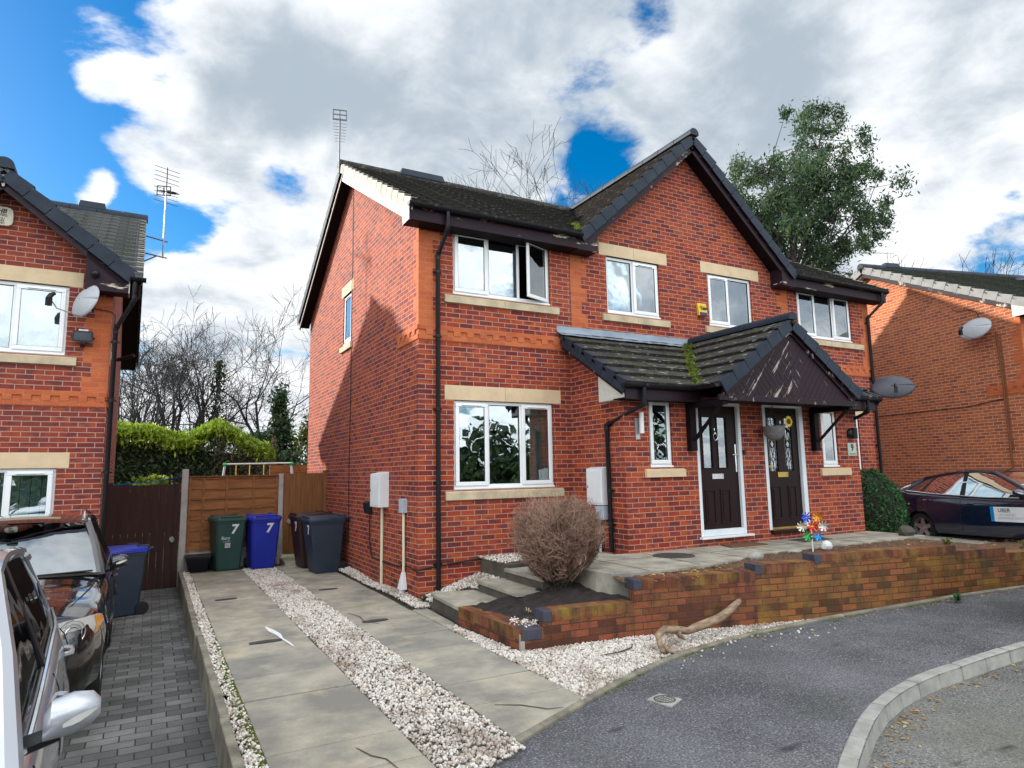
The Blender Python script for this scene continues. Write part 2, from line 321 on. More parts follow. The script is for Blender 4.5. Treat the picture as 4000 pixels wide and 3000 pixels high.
def LEAF(name, stops, rough=.55, trans=.25):
    m, nt, b = newmat(name); L = nt.links.new
    g = nt.nodes.new('ShaderNodeNewGeometry')
    c = nramp(nt, g.outputs['Random Per Island'], stops)
    L(c, b.inputs['Base Color']); b.inputs['Roughness'].default_value = rough; setspec(b, .3)
    tr = nt.nodes.new('ShaderNodeBsdfTranslucent'); L(c, tr.inputs[0]); mx = nt.nodes.new('ShaderNodeMixShader'); mx.inputs[0].default_value = trans
    o = nt.nodes['Material Output']; L(b.outputs[0], mx.inputs[1]); L(tr.outputs[0], mx.inputs[2]); L(mx.outputs[0], o.inputs[0]); return m
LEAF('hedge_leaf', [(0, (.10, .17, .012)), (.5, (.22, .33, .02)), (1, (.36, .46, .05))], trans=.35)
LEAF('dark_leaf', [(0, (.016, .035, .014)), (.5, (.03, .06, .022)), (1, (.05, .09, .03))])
LEAF('dead_leaf', [(0, (.06, .045, .03)), (.5, (.12, .085, .055)), (1, (.19, .14, .09))])
LEAF('olive_leaf', [(0, (.06, .075, .015)), (.5, (.11, .12, .025)), (1, (.17, .17, .04))])
LEAF('gum_leaf', [(0, (.025, .055, .035)), (.4, (.045, .085, .05)), (.75, (.075, .13, .045)), (1, (.12, .17, .07))], trans=.3)
LEAF('yew_leaf', [(0, (.016, .055, .018)), (.5, (.032, .10, .03)), (1, (.055, .15, .045))])
LEAF('bright_leaf', [(0, (.16, .26, .03)), (.5, (.28, .38, .05)), (1, (.38, .46, .09))], trans=.35)
LEAF('moss', [(0, (.07, .10, .01)), (.5, (.13, .17, .015)), (1, (.2, .23, .03))])
LEAF('litter', [(0, (.16, .07, .02)), (.4, (.30, .15, .05)), (.8, (.42, .27, .10)), (1, (.5, .4, .2))], trans=0)
M('grass_ground', (.06, .075, .025), .95, c2=(.03, .04, .015), scale=3, bump=.6)

# ------------------------------------------------------------------ mesh helpers
ID = lambda u, d, z: (u, d, z)
class MB:
    """collects boxes, prisms, tubes and strips, then links them as ONE mesh object"""
    def __init__(s, f=ID): s.v = []; s.fc = []; s.f = f; s.uv = {}
    def pt(s, p): s.v.append(Vector(s.f(*p))); return len(s.v)-1
    def face(s, idx): s.fc.append(tuple(idx)); return s
    def poly(s, pts): return s.face([s.pt(p) for p in pts])
    def box(s, x0, x1, y0, y1, z0, z1):
        i = [s.pt(p) for p in ((x0, y0, z0), (x1, y0, z0), (x1, y1, z0), (x0, y1, z0), (x0, y0, z1), (x1, y0, z1), (x1, y1, z1), (x0, y1, z1))]
        for q in ((0, 3, 2, 1), (4, 5, 6, 7), (0, 1, 5, 4), (1, 2, 6, 5), (2, 3, 7, 6), (3, 0, 4, 7)): s.face([i[k] for k in q])
        return s
    def hexa(s, P):
        i = [s.pt(p) for p in P]
        for q in ((0, 3, 2, 1), (4, 5, 6, 7), (0, 1, 5, 4), (1, 2, 6, 5), (2, 3, 7, 6), (3, 0, 4, 7)): s.face([i[k] for k in q])
        return s
    def obox(s, A, B, side, up, w0, w1, h0, h1):
        A, B, side, up = Vector(A), Vector(B), Vector(side).normalized(), Vector(up).normalized()
        P = [X + side*w + up*h for h in (h0, h1) for X, w in ((A, w0), (B, w0), (B, w1), (A, w1))]
        return s.hexa([tuple(p) for p in P])
    def prism(s, pts, vec):
        n = len(pts); a = [s.pt(p) for p in pts]; b = [s.pt(tuple(Vector(p)+Vector(vec))) for p in pts]
        s.face(a[::-1]); s.face(b)
        for k in range(n): s.face((a[k], a[(k+1) % n], b[(k+1) % n], b[k]))
        return s
    def tube(s, path, r, n=8, cap=True):
        path = [Vector(p) for p in path]; rs = r if isinstance(r, (list, tuple)) else [r]*len(path)
        rings = []; last = None
        for k, p in enumerate(path):
            t = (path[min(k+1, len(path)-1)] - path[max(k-1, 0)])
            t = t.normalized() if t.length > 1e-9 else Vector((0, 0, 1))
            if last is None: a = t.orthogonal().normalized()
            else:
                a = last - t*last.dot(t); a = a.normalized() if a.length > 1e-6 else t.orthogonal().normalized()
            last = a; b = t.cross(a)
            rings.append([s.pt(tuple(p + (a*math.cos(6.2832*j/n) + b*math.sin(6.2832*j/n))*rs[k])) for j in range(n)])
        for k in range(len(rings)-1):
            for j in range(n): s.face((rings[k][j], rings[k][(j+1) % n], rings[k+1][(j+1) % n], rings[k+1][j]))
        if cap and n > 2: s.face(rings[0][::-1]); s.face(rings[-1])
        return s
    def lathe(s, prof, c=(0, 0, 0), n=20, axis='z', cap=True):
        rings = []
        for r, h in prof:
            ring = []
            for j in range(n):
                a = 6.2832*j/n; x, y = r*math.cos(a), r*math.sin(a)
                p = (x, y, h) if axis == 'z' else ((x, h, y) if axis == 'y' else (h, x, y))
                ring.append(s.pt((p[0]+c[0], p[1]+c[1], p[2]+c[2])))
            rings.append(ring)
        for k in range(len(rings)-1):
            for j in range(n): s.face((rings[k][j], rings[k][(j+1) % n], rings[k+1][(j+1) % n], rings[k+1][j]))
        if cap: s.face(rings[0][::-1]); s.face(rings[-1])
        return s
    def grid(s, rows):
        idx = [[s.pt(p) for p in r] for r in rows]
        for i in range(len(idx)-1):
            for j in range(len(idx[0])-1): s.face((idx[i][j], idx[i][j+1], idx[i+1][j+1], idx[i+1][j]))
        return s
    def build(s, name, mat, parent=None, smooth=False, bevel=0, recalc=True, uv=True, subsurf=0):
        me = bpy.data.meshes.new(name)
        org = Vector(root_org(parent))
        me.from_pydata([tuple(v-org) for v in s.v], [], s.fc)
        if recalc:
            bm = bmesh.new(); bm.from_mesh(me); bmesh.ops.recalc_face_normals(bm, faces=bm.faces); bm.to_mesh(me); bm.free()
        me.update()
        if uv: add_uv(me, org)
        if s.uv: pass
        for m in (mat if isinstance(mat, list) else [mat]): me.materials.append(MATS[m])
        if smooth:
            me.polygons.foreach_set('use_smooth', [True]*len(me.polygons))
            if smooth != 2:
                try: me.set_sharp_from_angle(angle=R(40))
                except Exception: pass
        o = bpy.data.objects.new(name, me); COL.objects.link(o)
        if parent is not None: o.parent = parent
        else: o.location = org
        if bevel:
            b = o.modifiers.new('bevel', 'BEVEL'); b.width = bevel; b.segments = 2; b.limit_method = 'ANGLE'; b.angle_limit = R(40)
        if subsurf:
            m_ = o.modifiers.new('subsurf', 'SUBSURF'); m_.levels = subsurf; m_.render_levels = subsurf
        return o
def root_org(p):
    while p is not None:
        if 'org' in p: return tuple(p['org'])
        p = p.parent
    return (0, 0, 0)
def add_uv(me, org):
    """metres along each face: u level, v up the face"""
    ul = me.uv_layers.new(name='UVMap'); up = Vector((0, 0, 1))
    for p in me.polygons:
        n = p.normal; t = up.cross(n)
        if t.length < .05: t = Vector((1, 0, 0)); b = Vector((0, 1, 0))
        else: t.normalize(); b = n.cross(t)
        for li in p.loop_indices:
            co = me.vertices[me.loops[li].vertex_index].co + org
            ul.data[li].uv = (co.dot(t), co.dot(b))
def thing(name, label, cat, loc=(0, 0, 0), rotz=0, group=None, local=False):
    """an Empty at the thing's base; parts are given in world metres, or in the thing's own frame when local"""
    o = bpy.data.objects.new(name, None); COL.objects.link(o); o.empty_display_size = .2
    o.location = loc; o.rotation_euler = (0, 0, rotz); o['org'] = (0., 0., 0.) if local else tuple(float(x) for x in loc)
    return tag(o, label, cat, group)
def tag(o, label=None, cat=None, group=None, kind=None):
    if label: o['label'] = label
    if cat: o['category'] = cat
    if group: o['group'] = group
    if kind: o['kind'] = kind
    return o
def copy_tree(o, parent=None):
    c = o.copy(); COL.objects.link(c)
    if parent: c.parent = parent
    for ch in list(o.children): copy_tree(ch, c)
    return c
def text(parent, name, body, size, loc, rot, mat, align='CENTER', ext=.0015, sx=1.0, shear=0, bold=0):
    cu = bpy.data.curves.new(name, 'FONT'); cu.body = body; cu.size = size; cu.extrude = ext; cu.align_x = align; cu.align_y = 'CENTER'; cu.space_line = .85; cu.shear = shear; cu.resolution_u = 4; cu.offset = bold
    tmp = bpy.data.objects.new(name, cu); COL.objects.link(tmp); dg = bpy.context.evaluated_depsgraph_get(); me = bpy.data.meshes.new_from_object(tmp.evaluated_get(dg)); bpy.data.objects.remove(tmp); bpy.data.curves.remove(cu)
    me.name = name; me.materials.clear(); me.materials.append(MATS[mat]); o = bpy.data.objects.new(name, me); COL.objects.link(o)
    o.location = Vector(loc) - Vector(root_org(parent)); o.rotation_euler = rot; o.scale = (sx, 1, 1); o.parent = parent; return o

def front(y0, x0=0):   # wall frame of a facade that looks to -y: u = x, d = outwards
    return lambda u, d, z: (u+x0, y0-d, z)
def left(x0):          # a side wall that looks to -x: u = y
    return lambda u, d, z: (x0-d, u, z)
def right(x0):
    return lambda u, d, z: (x0+d, u, z)
def wall_faces(mb, u0, u1, z0, z1, openings, reveal=.1):
    """the face of a wall with real openings and their reveals"""
    us = sorted({u0, u1, *[o[0] for o in openings], *[o[1] for o in openings]}); zs = sorted({z0, z1, *[o[2] for o in openings], *[o[3] for o in openings]})
    us = [u for u in us if u0 <= u <= u1]; zs = [z for z in zs if z0 <= z <= z1]
    for a, b in zip(us, us[1:]):
        for c, d in zip(zs, zs[1:]):
            m = ((a+b)/2, (c+d)/2)
            if any(o[0] < m[0] < o[1] and o[2] < m[1] < o[3] for o in openings): continue
            mb.poly([(a, 0, c), (b, 0, c), (b, 0, d), (a, 0, d)])
    for a, b, c, d in openings:
        for p in (((a, 0, c), (a, 0, d), (a, -reveal, d), (a, -reveal, c)), ((b, 0, c), (b, -reveal, c), (b, -reveal, d), (b, 0, d)),
                  ((a, 0, d), (b, 0, d), (b, -reveal, d), (a, -reveal, d)), ((a, 0, c), (a, -reveal, c), (b, -reveal, c), (b, 0, c))): mb.poly(p)
def ring(mb, u0, u1, z0, z1, w, d0, d1):
    mb.box(u0, u1, d0, d1, z0, z0+w); mb.box(u0, u1, d0, d1, z1-w, z1); mb.box(u0, u0+w, d0, d1, z0+w, z1-w); mb.box(u1-w, u1, d0, d1, z0+w, z1-w)
def window(parent, f, u0, u1, z0, z1, lights, back=None, ajar=None, w=.055, bar=.05):
    """white framed window: lights = [(width share, opens)], recessed in its opening"""
    fr = MB(f); D0, D1 = -.115, -.045
    fr.box(u0, u1, D0, D1+.004, z0, z0+w+.02); fr.box(u0, u1, D0, D1, z1-w, z1); fr.box(u0, u0+w, D0, D1, z0+w+.02, z1-w); fr.box(u1-w, u1, D0, D1, z0+w+.02, z1-w)
    fr.box(u0+.003, u1-.003, D1+.004, D1+.045, z0+.003, z0+.03)
    tot = sum(l[0] for l in lights); cu = u0; spans = []
    for k, (sh, op) in enumerate(lights):
        b = cu + (u1-u0)*sh/tot; spans.append((cu, b, op))
        if k < len(lights)-1: fr.box(b-bar/2, b+bar/2, D0, D1, z0+w+.02, z1-w)
        cu = b
    win = fr.build('window', 'upvc', parent, bevel=.006)
    for k, (a, b, op) in enumerate(spans):
        ia = a + (w if k == 0 else bar/2); ib = b - (w if k == len(spans)-1 else bar/2); iz0, iz1 = z0+w+.02, z1-w
        g = f
        if op:
            if ajar == k:
                hu, ang = ib, R(22)
                def g(u, d, z, hu=hu, ang=ang):
                    du, dd = u-hu, d-D1; return f(hu + du*math.cos(ang) + dd*math.sin(ang), D1 - du*math.sin(ang) + dd*math.cos(ang), z)
            sm = MB(g); ring(sm, ia-.02, ib+.02, iz0-.02, iz1+.02, .062, D1+.001, D1+.03)
            sa = sm.build('sash', 'upvc', win, bevel=.008)
            vm = MB(g); c = (ia+ib)/2; vw = min(.17, (ib-ia)*.33); vm.box(c-vw, c+vw, D1+.03, D1+.042, iz1-.023, iz1-.009); vm.build('trickle_vent', 'upvc', win, bevel=.003)
            vm = MB(g); vm.box(c-vw+.006, c+vw-.006, D1+.0301, D1+.036, iz1-.0275, iz1-.024); vm.build('vent_slot', 'black_plastic', win)
            gm = MB(g); gm.box(ia+.03, ib-.03, D1+.006, D1+.014, iz0+.03, iz1-.03); gm.build('pane', 'glass', win)
            sg = MB(g); ring(sg, ia+.036, ib-.036, iz0+.036, iz1-.036, .008, D1+.0142, D1+.024); sg.build('gasket', 'black_plastic', win)
        else:
            gm = MB(g); gm.box(ia-.01, ib+.01, D1-.03, D1-.022, iz0-.01, iz1+.01); gm.build('pane', 'glass', win)
            sg = MB(g); ring(sg, ia-.002, ib+.002, iz0-.002, iz1+.002, .009, D1-.021, D1-.008); sg.build('gasket', 'black_plastic', win)
    if back: back(win, f, u0, u1, z0, z1)
    return win
def nets(mat='net', d=-.2, wave=.012, z_in=.05, top=.0):
    def fn(win, f, u0, u1, z0, z1):
        m = MB(f); n = int((u1-u0)/.035)
        m.grid([[(u0+.04+(u1-u0-.08)*i/n, d+wave*math.sin(i*1.9)+wave*.6*math.sin(i*.7), z) for i in range(n+1)] for z in (z0+z_in, z1-.04-top)])
        m.build('net_curtain', mat, win, smooth=2, recalc=False)
    return fn
def slats(d=-.2, n=9, mat='slat_blind'):
    def fn(win, f, u0, u1, z0, z1):
        m = MB(f); w = (u1-u0-.1)/n
        for i in range(n):
            a = u0+.05+i*w; m.poly([(a, d, z0+.05), (a+w*.9, d-.035, z0+.05), (a+w*.9, d-.035, z1-.05), (a, d, z1-.05)])
        m.build('vertical_blind', mat, win, recalc=False)
    return fn
def side_curtain(frac=.55, mat='curtain'):
    def fn(win, f, u0, u1, z0, z1):
        m = MB(f); a = u1-(u1-u0)/3*frac; n = 26
        m.grid([[(a+(u1-a)*i/n + (.05 if z < z0+.2 else 0)*0, -.19+.02*math.sin(i*1.5), z) for i in range(n+1)] for z in (z0+.02, z1-.05)])
        m.build('curtain', mat, win, smooth=2, recalc=False)
        m = MB(f); m.grid([[(u0+.01+.08*i/8, -.2+.015*math.sin(i*1.7), z) for i in range(9)] for z in (z0+.02, z1-.05)]); m.build('curtain', mat, win, smooth=2, recalc=False)
    return fn
def stone(parent, f, name, u0, u1, z0, z1, d, mat, joint=True, splay=False):
    m = MB(f); um = (u0+u1)/2
    if splay:
        for a, b in (((u0, um-.002), (um+.002, u1)) if joint else ((u0, u1),)):
            m.hexa([(a, -.05, z0), (b, -.05, z0), (b, d, z0), (a, d, z0), (a, -.05, z1), (b, -.05, z1), (b, d, z1-.03), (a, d, z1-.03)])
    else:
        for a, b in (((u0, um-.002), (um+.002, u1)) if joint else ((u0, u1),)): m.box(a, b, -.05, d, z0, z1)
    return m.build(name, mat, parent, bevel=.005)
def quoins(mb, u_edge, sgn, z0, z1, wide, narrow, first_wide=True, d=.0025):
    z = z0; k = first_wide
    while z < z1-.01:
        t = min(z+.225, z1); w = wide if k else narrow
        a, b = sorted((u_edge, u_edge+sgn*w)); mb.box(a, b, -.01, d, z, t); z = t; k = not k
def band(mb, u0, u1, z0, d=.018):
    """string course: stretcher, dentil headers, stretcher"""
    mb.box(u0, u1, -.01, d, z0, z0+.075); mb.box(u0, u1, -.01, d+.004, z0+.15, z0+.225)
    u = u0; k = 0
    while u < u1-.01:
        t = min(u+.1125, u1); mb.box(u, t, -.01, (d+.006 if k % 2 else .004), z0+.075, z0+.15); u = t; k += 1

# roofs ---------------------------------------------------------------
def clip(poly, lo, hi):
    for sgn, lim in ((1, lo), (-1, -hi)):
        out = []
        for i in range(len(poly)):
            p, q = poly[i], poly[(i+1) % len(poly)]; a, b = sgn*p[1]-lim, sgn*q[1]-lim
            if a >= 0: out.append(p)
            if a*b < 0: t = a/(a-b); out.append((p[0]+(q[0]-p[0])*t, p[1]+(q[1]-p[1])*t))
        poly = out
        if len(poly) < 3: return []
    return poly
def roof_slope(mb, corners, eave_a, eave_b, gauge=.325, lift=.03, thick=.03, jitter=.004):
    """courses of tiles over a polygon lying in one plane; eave_a -> eave_b is the level direction"""
    O = Vector(eave_a); A = (Vector(eave_b)-O).normalized(); n = None
    C = [Vector(c) for c in corners]; c0 = max(C, key=lambda p: p.z); n = A.cross(c0-O).normalized()
    if n.z < 0: n = -n
    B = n.cross(A)
    if B.z < 0: B = -B
    P = [((c-O).dot(A), (c-O).dot(B)) for c in C]; top = max(p[1] for p in P); b0 = min(p[1] for p in P)
    k = 0; b = b0
    while b < top-.01:
        e = min(b+gauge, top); s = clip(P, b, e)
        if len(s) >= 3:
            # split the course into tiles so each can sit a touch proud of the next
            amin, amax = min(p[0] for p in s), max(p[0] for p in s); w = .33; a = amin - (w/2 if k % 2 else 0)
            while a < amax:
                t = clip([(p[1], p[0]) for p in s], a, min(a+w, amax)); t = [(p[1], p[0]) for p in t]
                if len(t) >= 3:
                    j = random.uniform(-jitter, jitter)
                    up = lambda p: tuple(O + A*p[0] + B*p[1] + n*(.006 + j + lift*(1-(p[1]-b)/gauge)))
                    dn = lambda p: tuple(O + A*p[0] + B*p[1] - n*thick)
                    m = len(t); ia = [mb.pt(up(p)) for p in t]; ib = [mb.pt(dn(p)) for p in t]
                    mb.face(ia)
                    for q in range(m): mb.face((ia[q], ib[q], ib[(q+1) % m], ia[(q+1) % m]))
                    mb.face(ib[::-1])
                a += w
        b = e; k += 1
def ridge(mb, A, B, r=.105, seg=.45, up=.0):
    A, B = Vector(A), Vector(B); d = B-A; L = d.length; d.normalize(); n = max(1, round(L/seg)); s = d.cross(Vector((0, 0, 1))).normalized(); u = s.cross(d)
    for k in range(n):
        p, q = A+d*(L*k/n+.004), A+d*(L*(k+1)/n-.004); rr = (r, r*.97); rings = []
        for X, rad in ((p, rr[0]), (q, rr[1])):
            rings.append([mb.pt(tuple(X + s*rad*math.cos(t)*1.05 + u*(rad*math.sin(t)+up))) for t in [R(-18+216*i/10) for i in range(11)]])
        for i in range(10): mb.face((rings[0][i], rings[0][i+1], rings[1][i+1], rings[1][i]))
        mb.face(rings[0][::-1]); mb.face(rings[1]); mb.face((rings[0][0], rings[1][0], rings[1][10], rings[0][10]))
def verge(mb, A, B, out, n, h=.15, cover=.10, up=.035, t=.012):
    """cloaked verge units from the eave A up to B; out = the direction the verge looks"""
    A, B, out = Vector(A), Vector(B), Vector(out).normalized(); d = (B-A); L = d.length/n; d.normalize(); nn = out.cross(d).normalized()
    if nn.z < 0: nn = -nn
    for k in range(n):
        p, q = A+d*(L*k-.012), A+d*(L*(k+1)-.022); r0, r1 = up+.028, up-.004
        # the outside face and the lip over the tiles
        mb.hexa([tuple(x) for x in (p-nn*(h-r0*.3), q-nn*(h-r1*.3), q-nn*(h-r1*.3)-out*t, p-nn*(h-r0*.3)-out*t, p+nn*r0+out*.004, q+nn*r1, q+nn*r1-out*t, p+nn*r0-out*t)])
        mb.hexa([tuple(x) for x in (p+nn*(r0-t)-out*t, q+nn*(r1-t)-out*t, q+nn*(r1-t)-out*cover, p+nn*(r0-t)-out*cover, p+nn*r0-out*t, q+nn*r1-out*t, q+nn*r1-out*cover, p+nn*r0-out*cover)])
def gutter(parent, A, B, r=.06, mat='black_plastic', out=(0, -1, 0), outlet=None):
    A, B, o = Vector(A), Vector(B), Vector(out); m = MB(); d = (B-A).normalized(); u = Vector((0, 0, 1)); rings = []
    for X in (A, B):
        rings.append([m.pt(tuple(X + o*(r+r*math.cos(t)*rad) + u*(r*math.sin(t)*rad))) for rad, ts in ((1, range(11)), (.86, range(10, -1, -1))) for t in [R(180+18*i) for i in ts]])
    n = len(rings[0])
    for i in range(n): m.face((rings[0][i], rings[0][(i+1) % n], rings[1][(i+1) % n], rings[1][i]))
    m.face(rings[0][::-1]); m.face(rings[1])
    L = (B-A).length; k = .4
    while k < L: # union brackets
        c = A+d*k; m.obox(c-d*.02, c+d*.02, o, u, -.002, r*2+.008, -r-.008, -r+.004) if False else m.obox(c-d*.018, c+d*.018, o, u, r*1.9, r*2.06, -.03, .012); k += 1.0
    for X in (A, B): # stop ends
        m.prism([tuple(X - d*.006 + o*(r+r*1.06*math.cos(R(180+18*i))) + u*(r*1.06*math.sin(R(180+18*i)))) for i in range(11)], tuple(d*.012))
    return m.build('gutter', mat, parent, smooth=True)
def downpipe(parent, pts, r=.034, clips=(), wall=(0, 1, 0), mat='black_plastic'):
    m = MB(); m.tube(pts, r, 12)
    for k in range(1, len(pts)-1):
        a, b, c = Vector(pts[k-1]), Vector(pts[k]), Vector(pts[k+1]); e1 = b+(a-b).normalized()*.07; e2 = b+(c-b).normalized()*.07
        m.tube([e1, b, e2], r*1.17, 12)
    o = m.build('downpipe', mat, parent, smooth=True)
    w = Vector(wall); s = Vector((0, 0, 1)).cross(w)
    for p in clips:
        p = Vector(p); cm = MB(); cm.tube([p-Vector((0, 0, .02)), p+Vector((0, 0, .02))], r*1.2, 12); cm.obox(p-Vector((0, 0, .012)), p+Vector((0, 0, .012)), s, w, -.07, .07, r*.7, r*.7+.02); cm.build('pipe_clip', mat, o)
    return o

# ------------------------------------------------------------------ the semi-detached house
XC, XR, YD = 5.45, 11.0, 7.82
zM = lambda y: 4.215 + (y+.36)*.5645
zG = lambda x: 6.625 - .8955*abs(x-XC)
zL = lambda y: 2.52 + y*.61
zP = lambda x: 2.60 - .70*abs(x-XC)
def semi_house():
    H = thing('semi_detached_house', 'red brick pair of houses with two brown front doors under one gabled porch canopy', 'house', (XC, 3.9, -1.6))
    f = front(0); lf = left(0)
    UP = [(.565, 2.335, 3.0, 4.05), (3.52, 4.74, 3.0, 4.05), (5.965, 7.185, 3.0, 4.05), (8.555, 10.36, 3.0, 4.05)]
    GR = [(.565, 2.335, 0, 1.35), (8.565, 10.335, 0, 1.35)]
    w = MB(f); wall_faces(w, 0, XR, -1.7, 4.05, UP+GR, .12)
    w.poly([(0, 0, 4.05), (2.7, 0, 4.05), (2.7, 0, 4.16), (0, 0, 4.16)]); w.poly([(8.2, 0, 4.05), (XR, 0, 4.05), (XR, 0, 4.16), (8.2, 0, 4.16)])
    w.poly([(2.7, 0, 4.05), (8.2, 0, 4.05), (XC, 0, 6.52)])
    w.f = lf; so = (3.87, 4.49, 2.925, 3.975)
    wall_faces(w, 0, YD, -1.7, 4.0, [so], .12); w.poly([(0, 0, 4.0), (YD, 0, 4.0), (YD, 0, 4.3), (3.91, 0, 6.52), (0, 0, 4.3)])
    w.f = ID
    w.poly([(XR, 0, -1.7), (XR, YD, -1.7), (XR, YD, 4.3), (XR, 3.91, 6.52), (XR, 0, 4.3)]); w.poly([(0, YD, -1.7), (XR, YD, -1.7), (XR, YD, 4.3), (0, YD, 4.3)])
    w.build('wall', 'red_brick', H, recalc=False)
    # porch walls
    p = MB(front(-1.36)); d1, d2 = (4.13, 5.13, -.80, 1.33), (5.66, 6.68, -.78, 1.33); w1, w2 = (3.18, 3.64, .28, 1.33), (7.16, 7.62, .24, 1.31)
    wall_faces(p, 2.71, 8.19, -1.25, 1.40, [d1, d2, w1, w2], .11)
    p.f = ID
    for x in (2.71, 8.19): p.poly([(x, -1.36, -1.25), (x, 0, -1.25), (x, 0, zL(0)-.07), (x, -1.36, zL(-1.36)-.07)])
    p.build('porch_wall', 'red_brick', H, recalc=False)
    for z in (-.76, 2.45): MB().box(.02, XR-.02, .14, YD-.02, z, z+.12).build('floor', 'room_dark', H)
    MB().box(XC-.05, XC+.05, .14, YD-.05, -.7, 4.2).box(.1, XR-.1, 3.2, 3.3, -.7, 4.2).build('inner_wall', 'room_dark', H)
    # orange dressings
    o = MB(f); band(o, 0, XR, 2.25); quoins(o, 0, 1, 2.475, 3.94, .3375, .225); quoins(o, XR, -1, 2.475, 3.94, .3375, .225)
    quoins(o, 2.745, 1, 2.475, 3.98, .34, .225, False); quoins(o, XR-2.745, -1, 2.475, 3.98, .34, .225, False)
    o.f = lf; band(o, 0, .976, 2.25); quoins(o, 0, 1, 2.475, 3.95, .225, .1125, False); o.build('orange_dressing', 'orange_brick', H)
    MB(f).box(2.735, 2.745, -.01, .001, 2.48, 3.98).box(XR-2.745, XR-2.735, -.01, .001, 2.48, 3.98).build('movement_joint', 'dark_mark', H)
    # stone
    for a, b, z0, z1 in ((.415, 2.485, 1.35, 1.575), (3.37, 4.94, 4.05, 4.275), (5.8, 7.41, 4.05, 4.275), (8.415, 10.485, 1.35, 1.575)): stone(H, f, 'lintel', a, b, z0, z1, .006, 'sandstone')
    stone(H, lf, 'lintel', 3.72, 4.64, 3.975, 4.2, .006, 'sandstone', joint=False)
    for a, b, zt in ((.415, 2.485, 0), (.415, 2.485, 3.0), (3.40, 4.93, 3.0), (5.84, 7.31, 3.0), (8.415, 10.70, 3.0), (8.415, 10.485, 0)): stone(H, f, 'window_sill', a, b, zt-.148, zt-.002, .045, 'sill_stone', splay=True)
    stone(H, lf, 'window_sill', 3.75, 4.61, 2.78, 2.923, .045, 'sill_stone', joint=False, splay=True)
    fp = front(-1.36)
    stone(H, fp, 'window_sill', 3.06, 3.84, .135, .278, .05, 'sandstone', joint=False, splay=True); stone(H, fp, 'window_sill', 7.05, 7.87, .09, .238, .05, 'sandstone', joint=False, splay=True)
    # windows
    window(H, f, *UP[0], [(1.05, 1), (.95, 0), (1, 1)], ajar=2, back=nets('net', -.5, .0, .02, .0) if False else None)
    window(H, f, *UP[1], [(1, 0), (1, 1)], back=side_curtain(.5, 'net')); window(H, f, *UP[2], [(.95, 1), (1.05, 0)], back=nets())
    window(H, f, *UP[3], [(1, 1), (1, 0), (1, 1)], back=nets('net', -.17, .02))
    window(H, f, *GR[0], [(1, 1), (1, 0), (1, 1)], back=side_curtain(.62)); window(H, f, *GR[1], [(1, 1), (1, 0), (1, 1)], back=nets())
    window(H, lf, *so, [(1, 1)], back=nets())
    def pampas(win, fm, u0, u1, z0, z1):
        c = (u0+u1)/2; MB(lambda x, y, z: (x, y, z)).lathe([(.03, z0+.06), (.065, z0+.10), (.075, z0+.25), (.05, z0+.33), (.045, z0+.36)], (c, -1.36+.24, 0), 14).build('vase', 'vase_white', win, smooth=True)
        m = MB()
        for i in range(40):
            a, s = random.uniform(0, 6.28), random.uniform(.02, .13); h = random.uniform(.3, .52)
            P = [(c, -1.12, z0+.34), (c+s*.4*math.cos(a), -1.12+s*.3*math.sin(a), z0+.34+h*.5), (c+s*math.cos(a), -1.12+s*.6*math.sin(a), z0+.34+h)]; m.tube(P, [.002, .004, .009], 4)
        m.build('dried_grass', 'pampas', win)
    window(H, fp, *w1, [(1, 1)], back=pampas); window(H, fp, *w2, [(1, 1)], back=nets('net', -.2))
    # ---- doors
    def bar(m, u0, u1, z0, z1, d0, d1): m.box(u0, u1, d0, d1, z0, z1)
    fr = MB(fp); a, b, c, d = d1; bar(fr, a, a+.065, c, d, -.1, .0); bar(fr, b-.065, b, c, d, -.1, .0); bar(fr, a+.065, b-.065, d-.065, d, -.1, .0); bar(fr, a+.065, b-.065, c, c+.10, -.1, .0); bar(fr, a-.04, b+.09, c-.035, c-.001, -.08, .075)
    F1 = fr.build('door_frame', 'white_door_frame', H, bevel=.006)
    s = MB(fp); D = -.05; g = [(4.305, 4.515), (4.635, 4.845)]; z0, z1, zg0, zg1 = c+.102, d-.067, .26, 1.08
    bar(s, a+.067, b-.067, z0, zg0, -.09, D); bar(s, a+.067, b-.067, zg1, z1, -.09, D); bar(s, a+.067, g[0][0], zg0, zg1, -.09, D); bar(s, g[0][1], g[1][0], zg0, zg1, -.09, D); bar(s, g[1][1], b-.067, zg0, zg1, -.09, D)
    DR = s.build('door', 'door_brown', H); DR['label'] = 'dark brown door with two tall glazed slots and a chrome lever handle'
    for u0, u1 in g:
        for q0, q1 in ((-.62, -.08),): m = MB(fp); ring(m, u0-.005, u1+.005, q0, q1, .022, D, D+.012); m.box(u0+.045, u1-.045, D, D+.008, q0+.05, q1-.05); m.build('door_moulding', 'door_brown', DR, bevel=.004)
        m = MB(fp); ring(m, u0-.015, u1+.015, zg0-.015, zg1+.015, .02, D, D+.01); m.build('glazing_bead', 'door_brown', DR, bevel=.003); MB(fp).box(u0, u1, -.075, -.068, zg0, zg1).build('pane', 'glass', DR)
    m = MB(fp); m.box(5.005, 5.04, D, D+.01, .19, .64); m.tube([(5.022, D, .47), (5.022, D+.05, .47)], .012, 10); m.tube([(5.03, D+.05, .47), (4.90, D+.05, .47)], .011, 10); m.lathe([(.012, D), (.012, D+.014)], (5.022, 0, .3), 12, 'y'); m.build('handle', 'chrome', DR, smooth=True)
    m = MB(fp); ring(m, 4.47, 4.72, .085, .165, .016, D, D+.012); m.build('letterbox', 'chrome', DR, bevel=.003); MB(fp).box(4.486, 4.704, D, D+.006, .10, .15).build('letter_flap', 'chrome', DR)
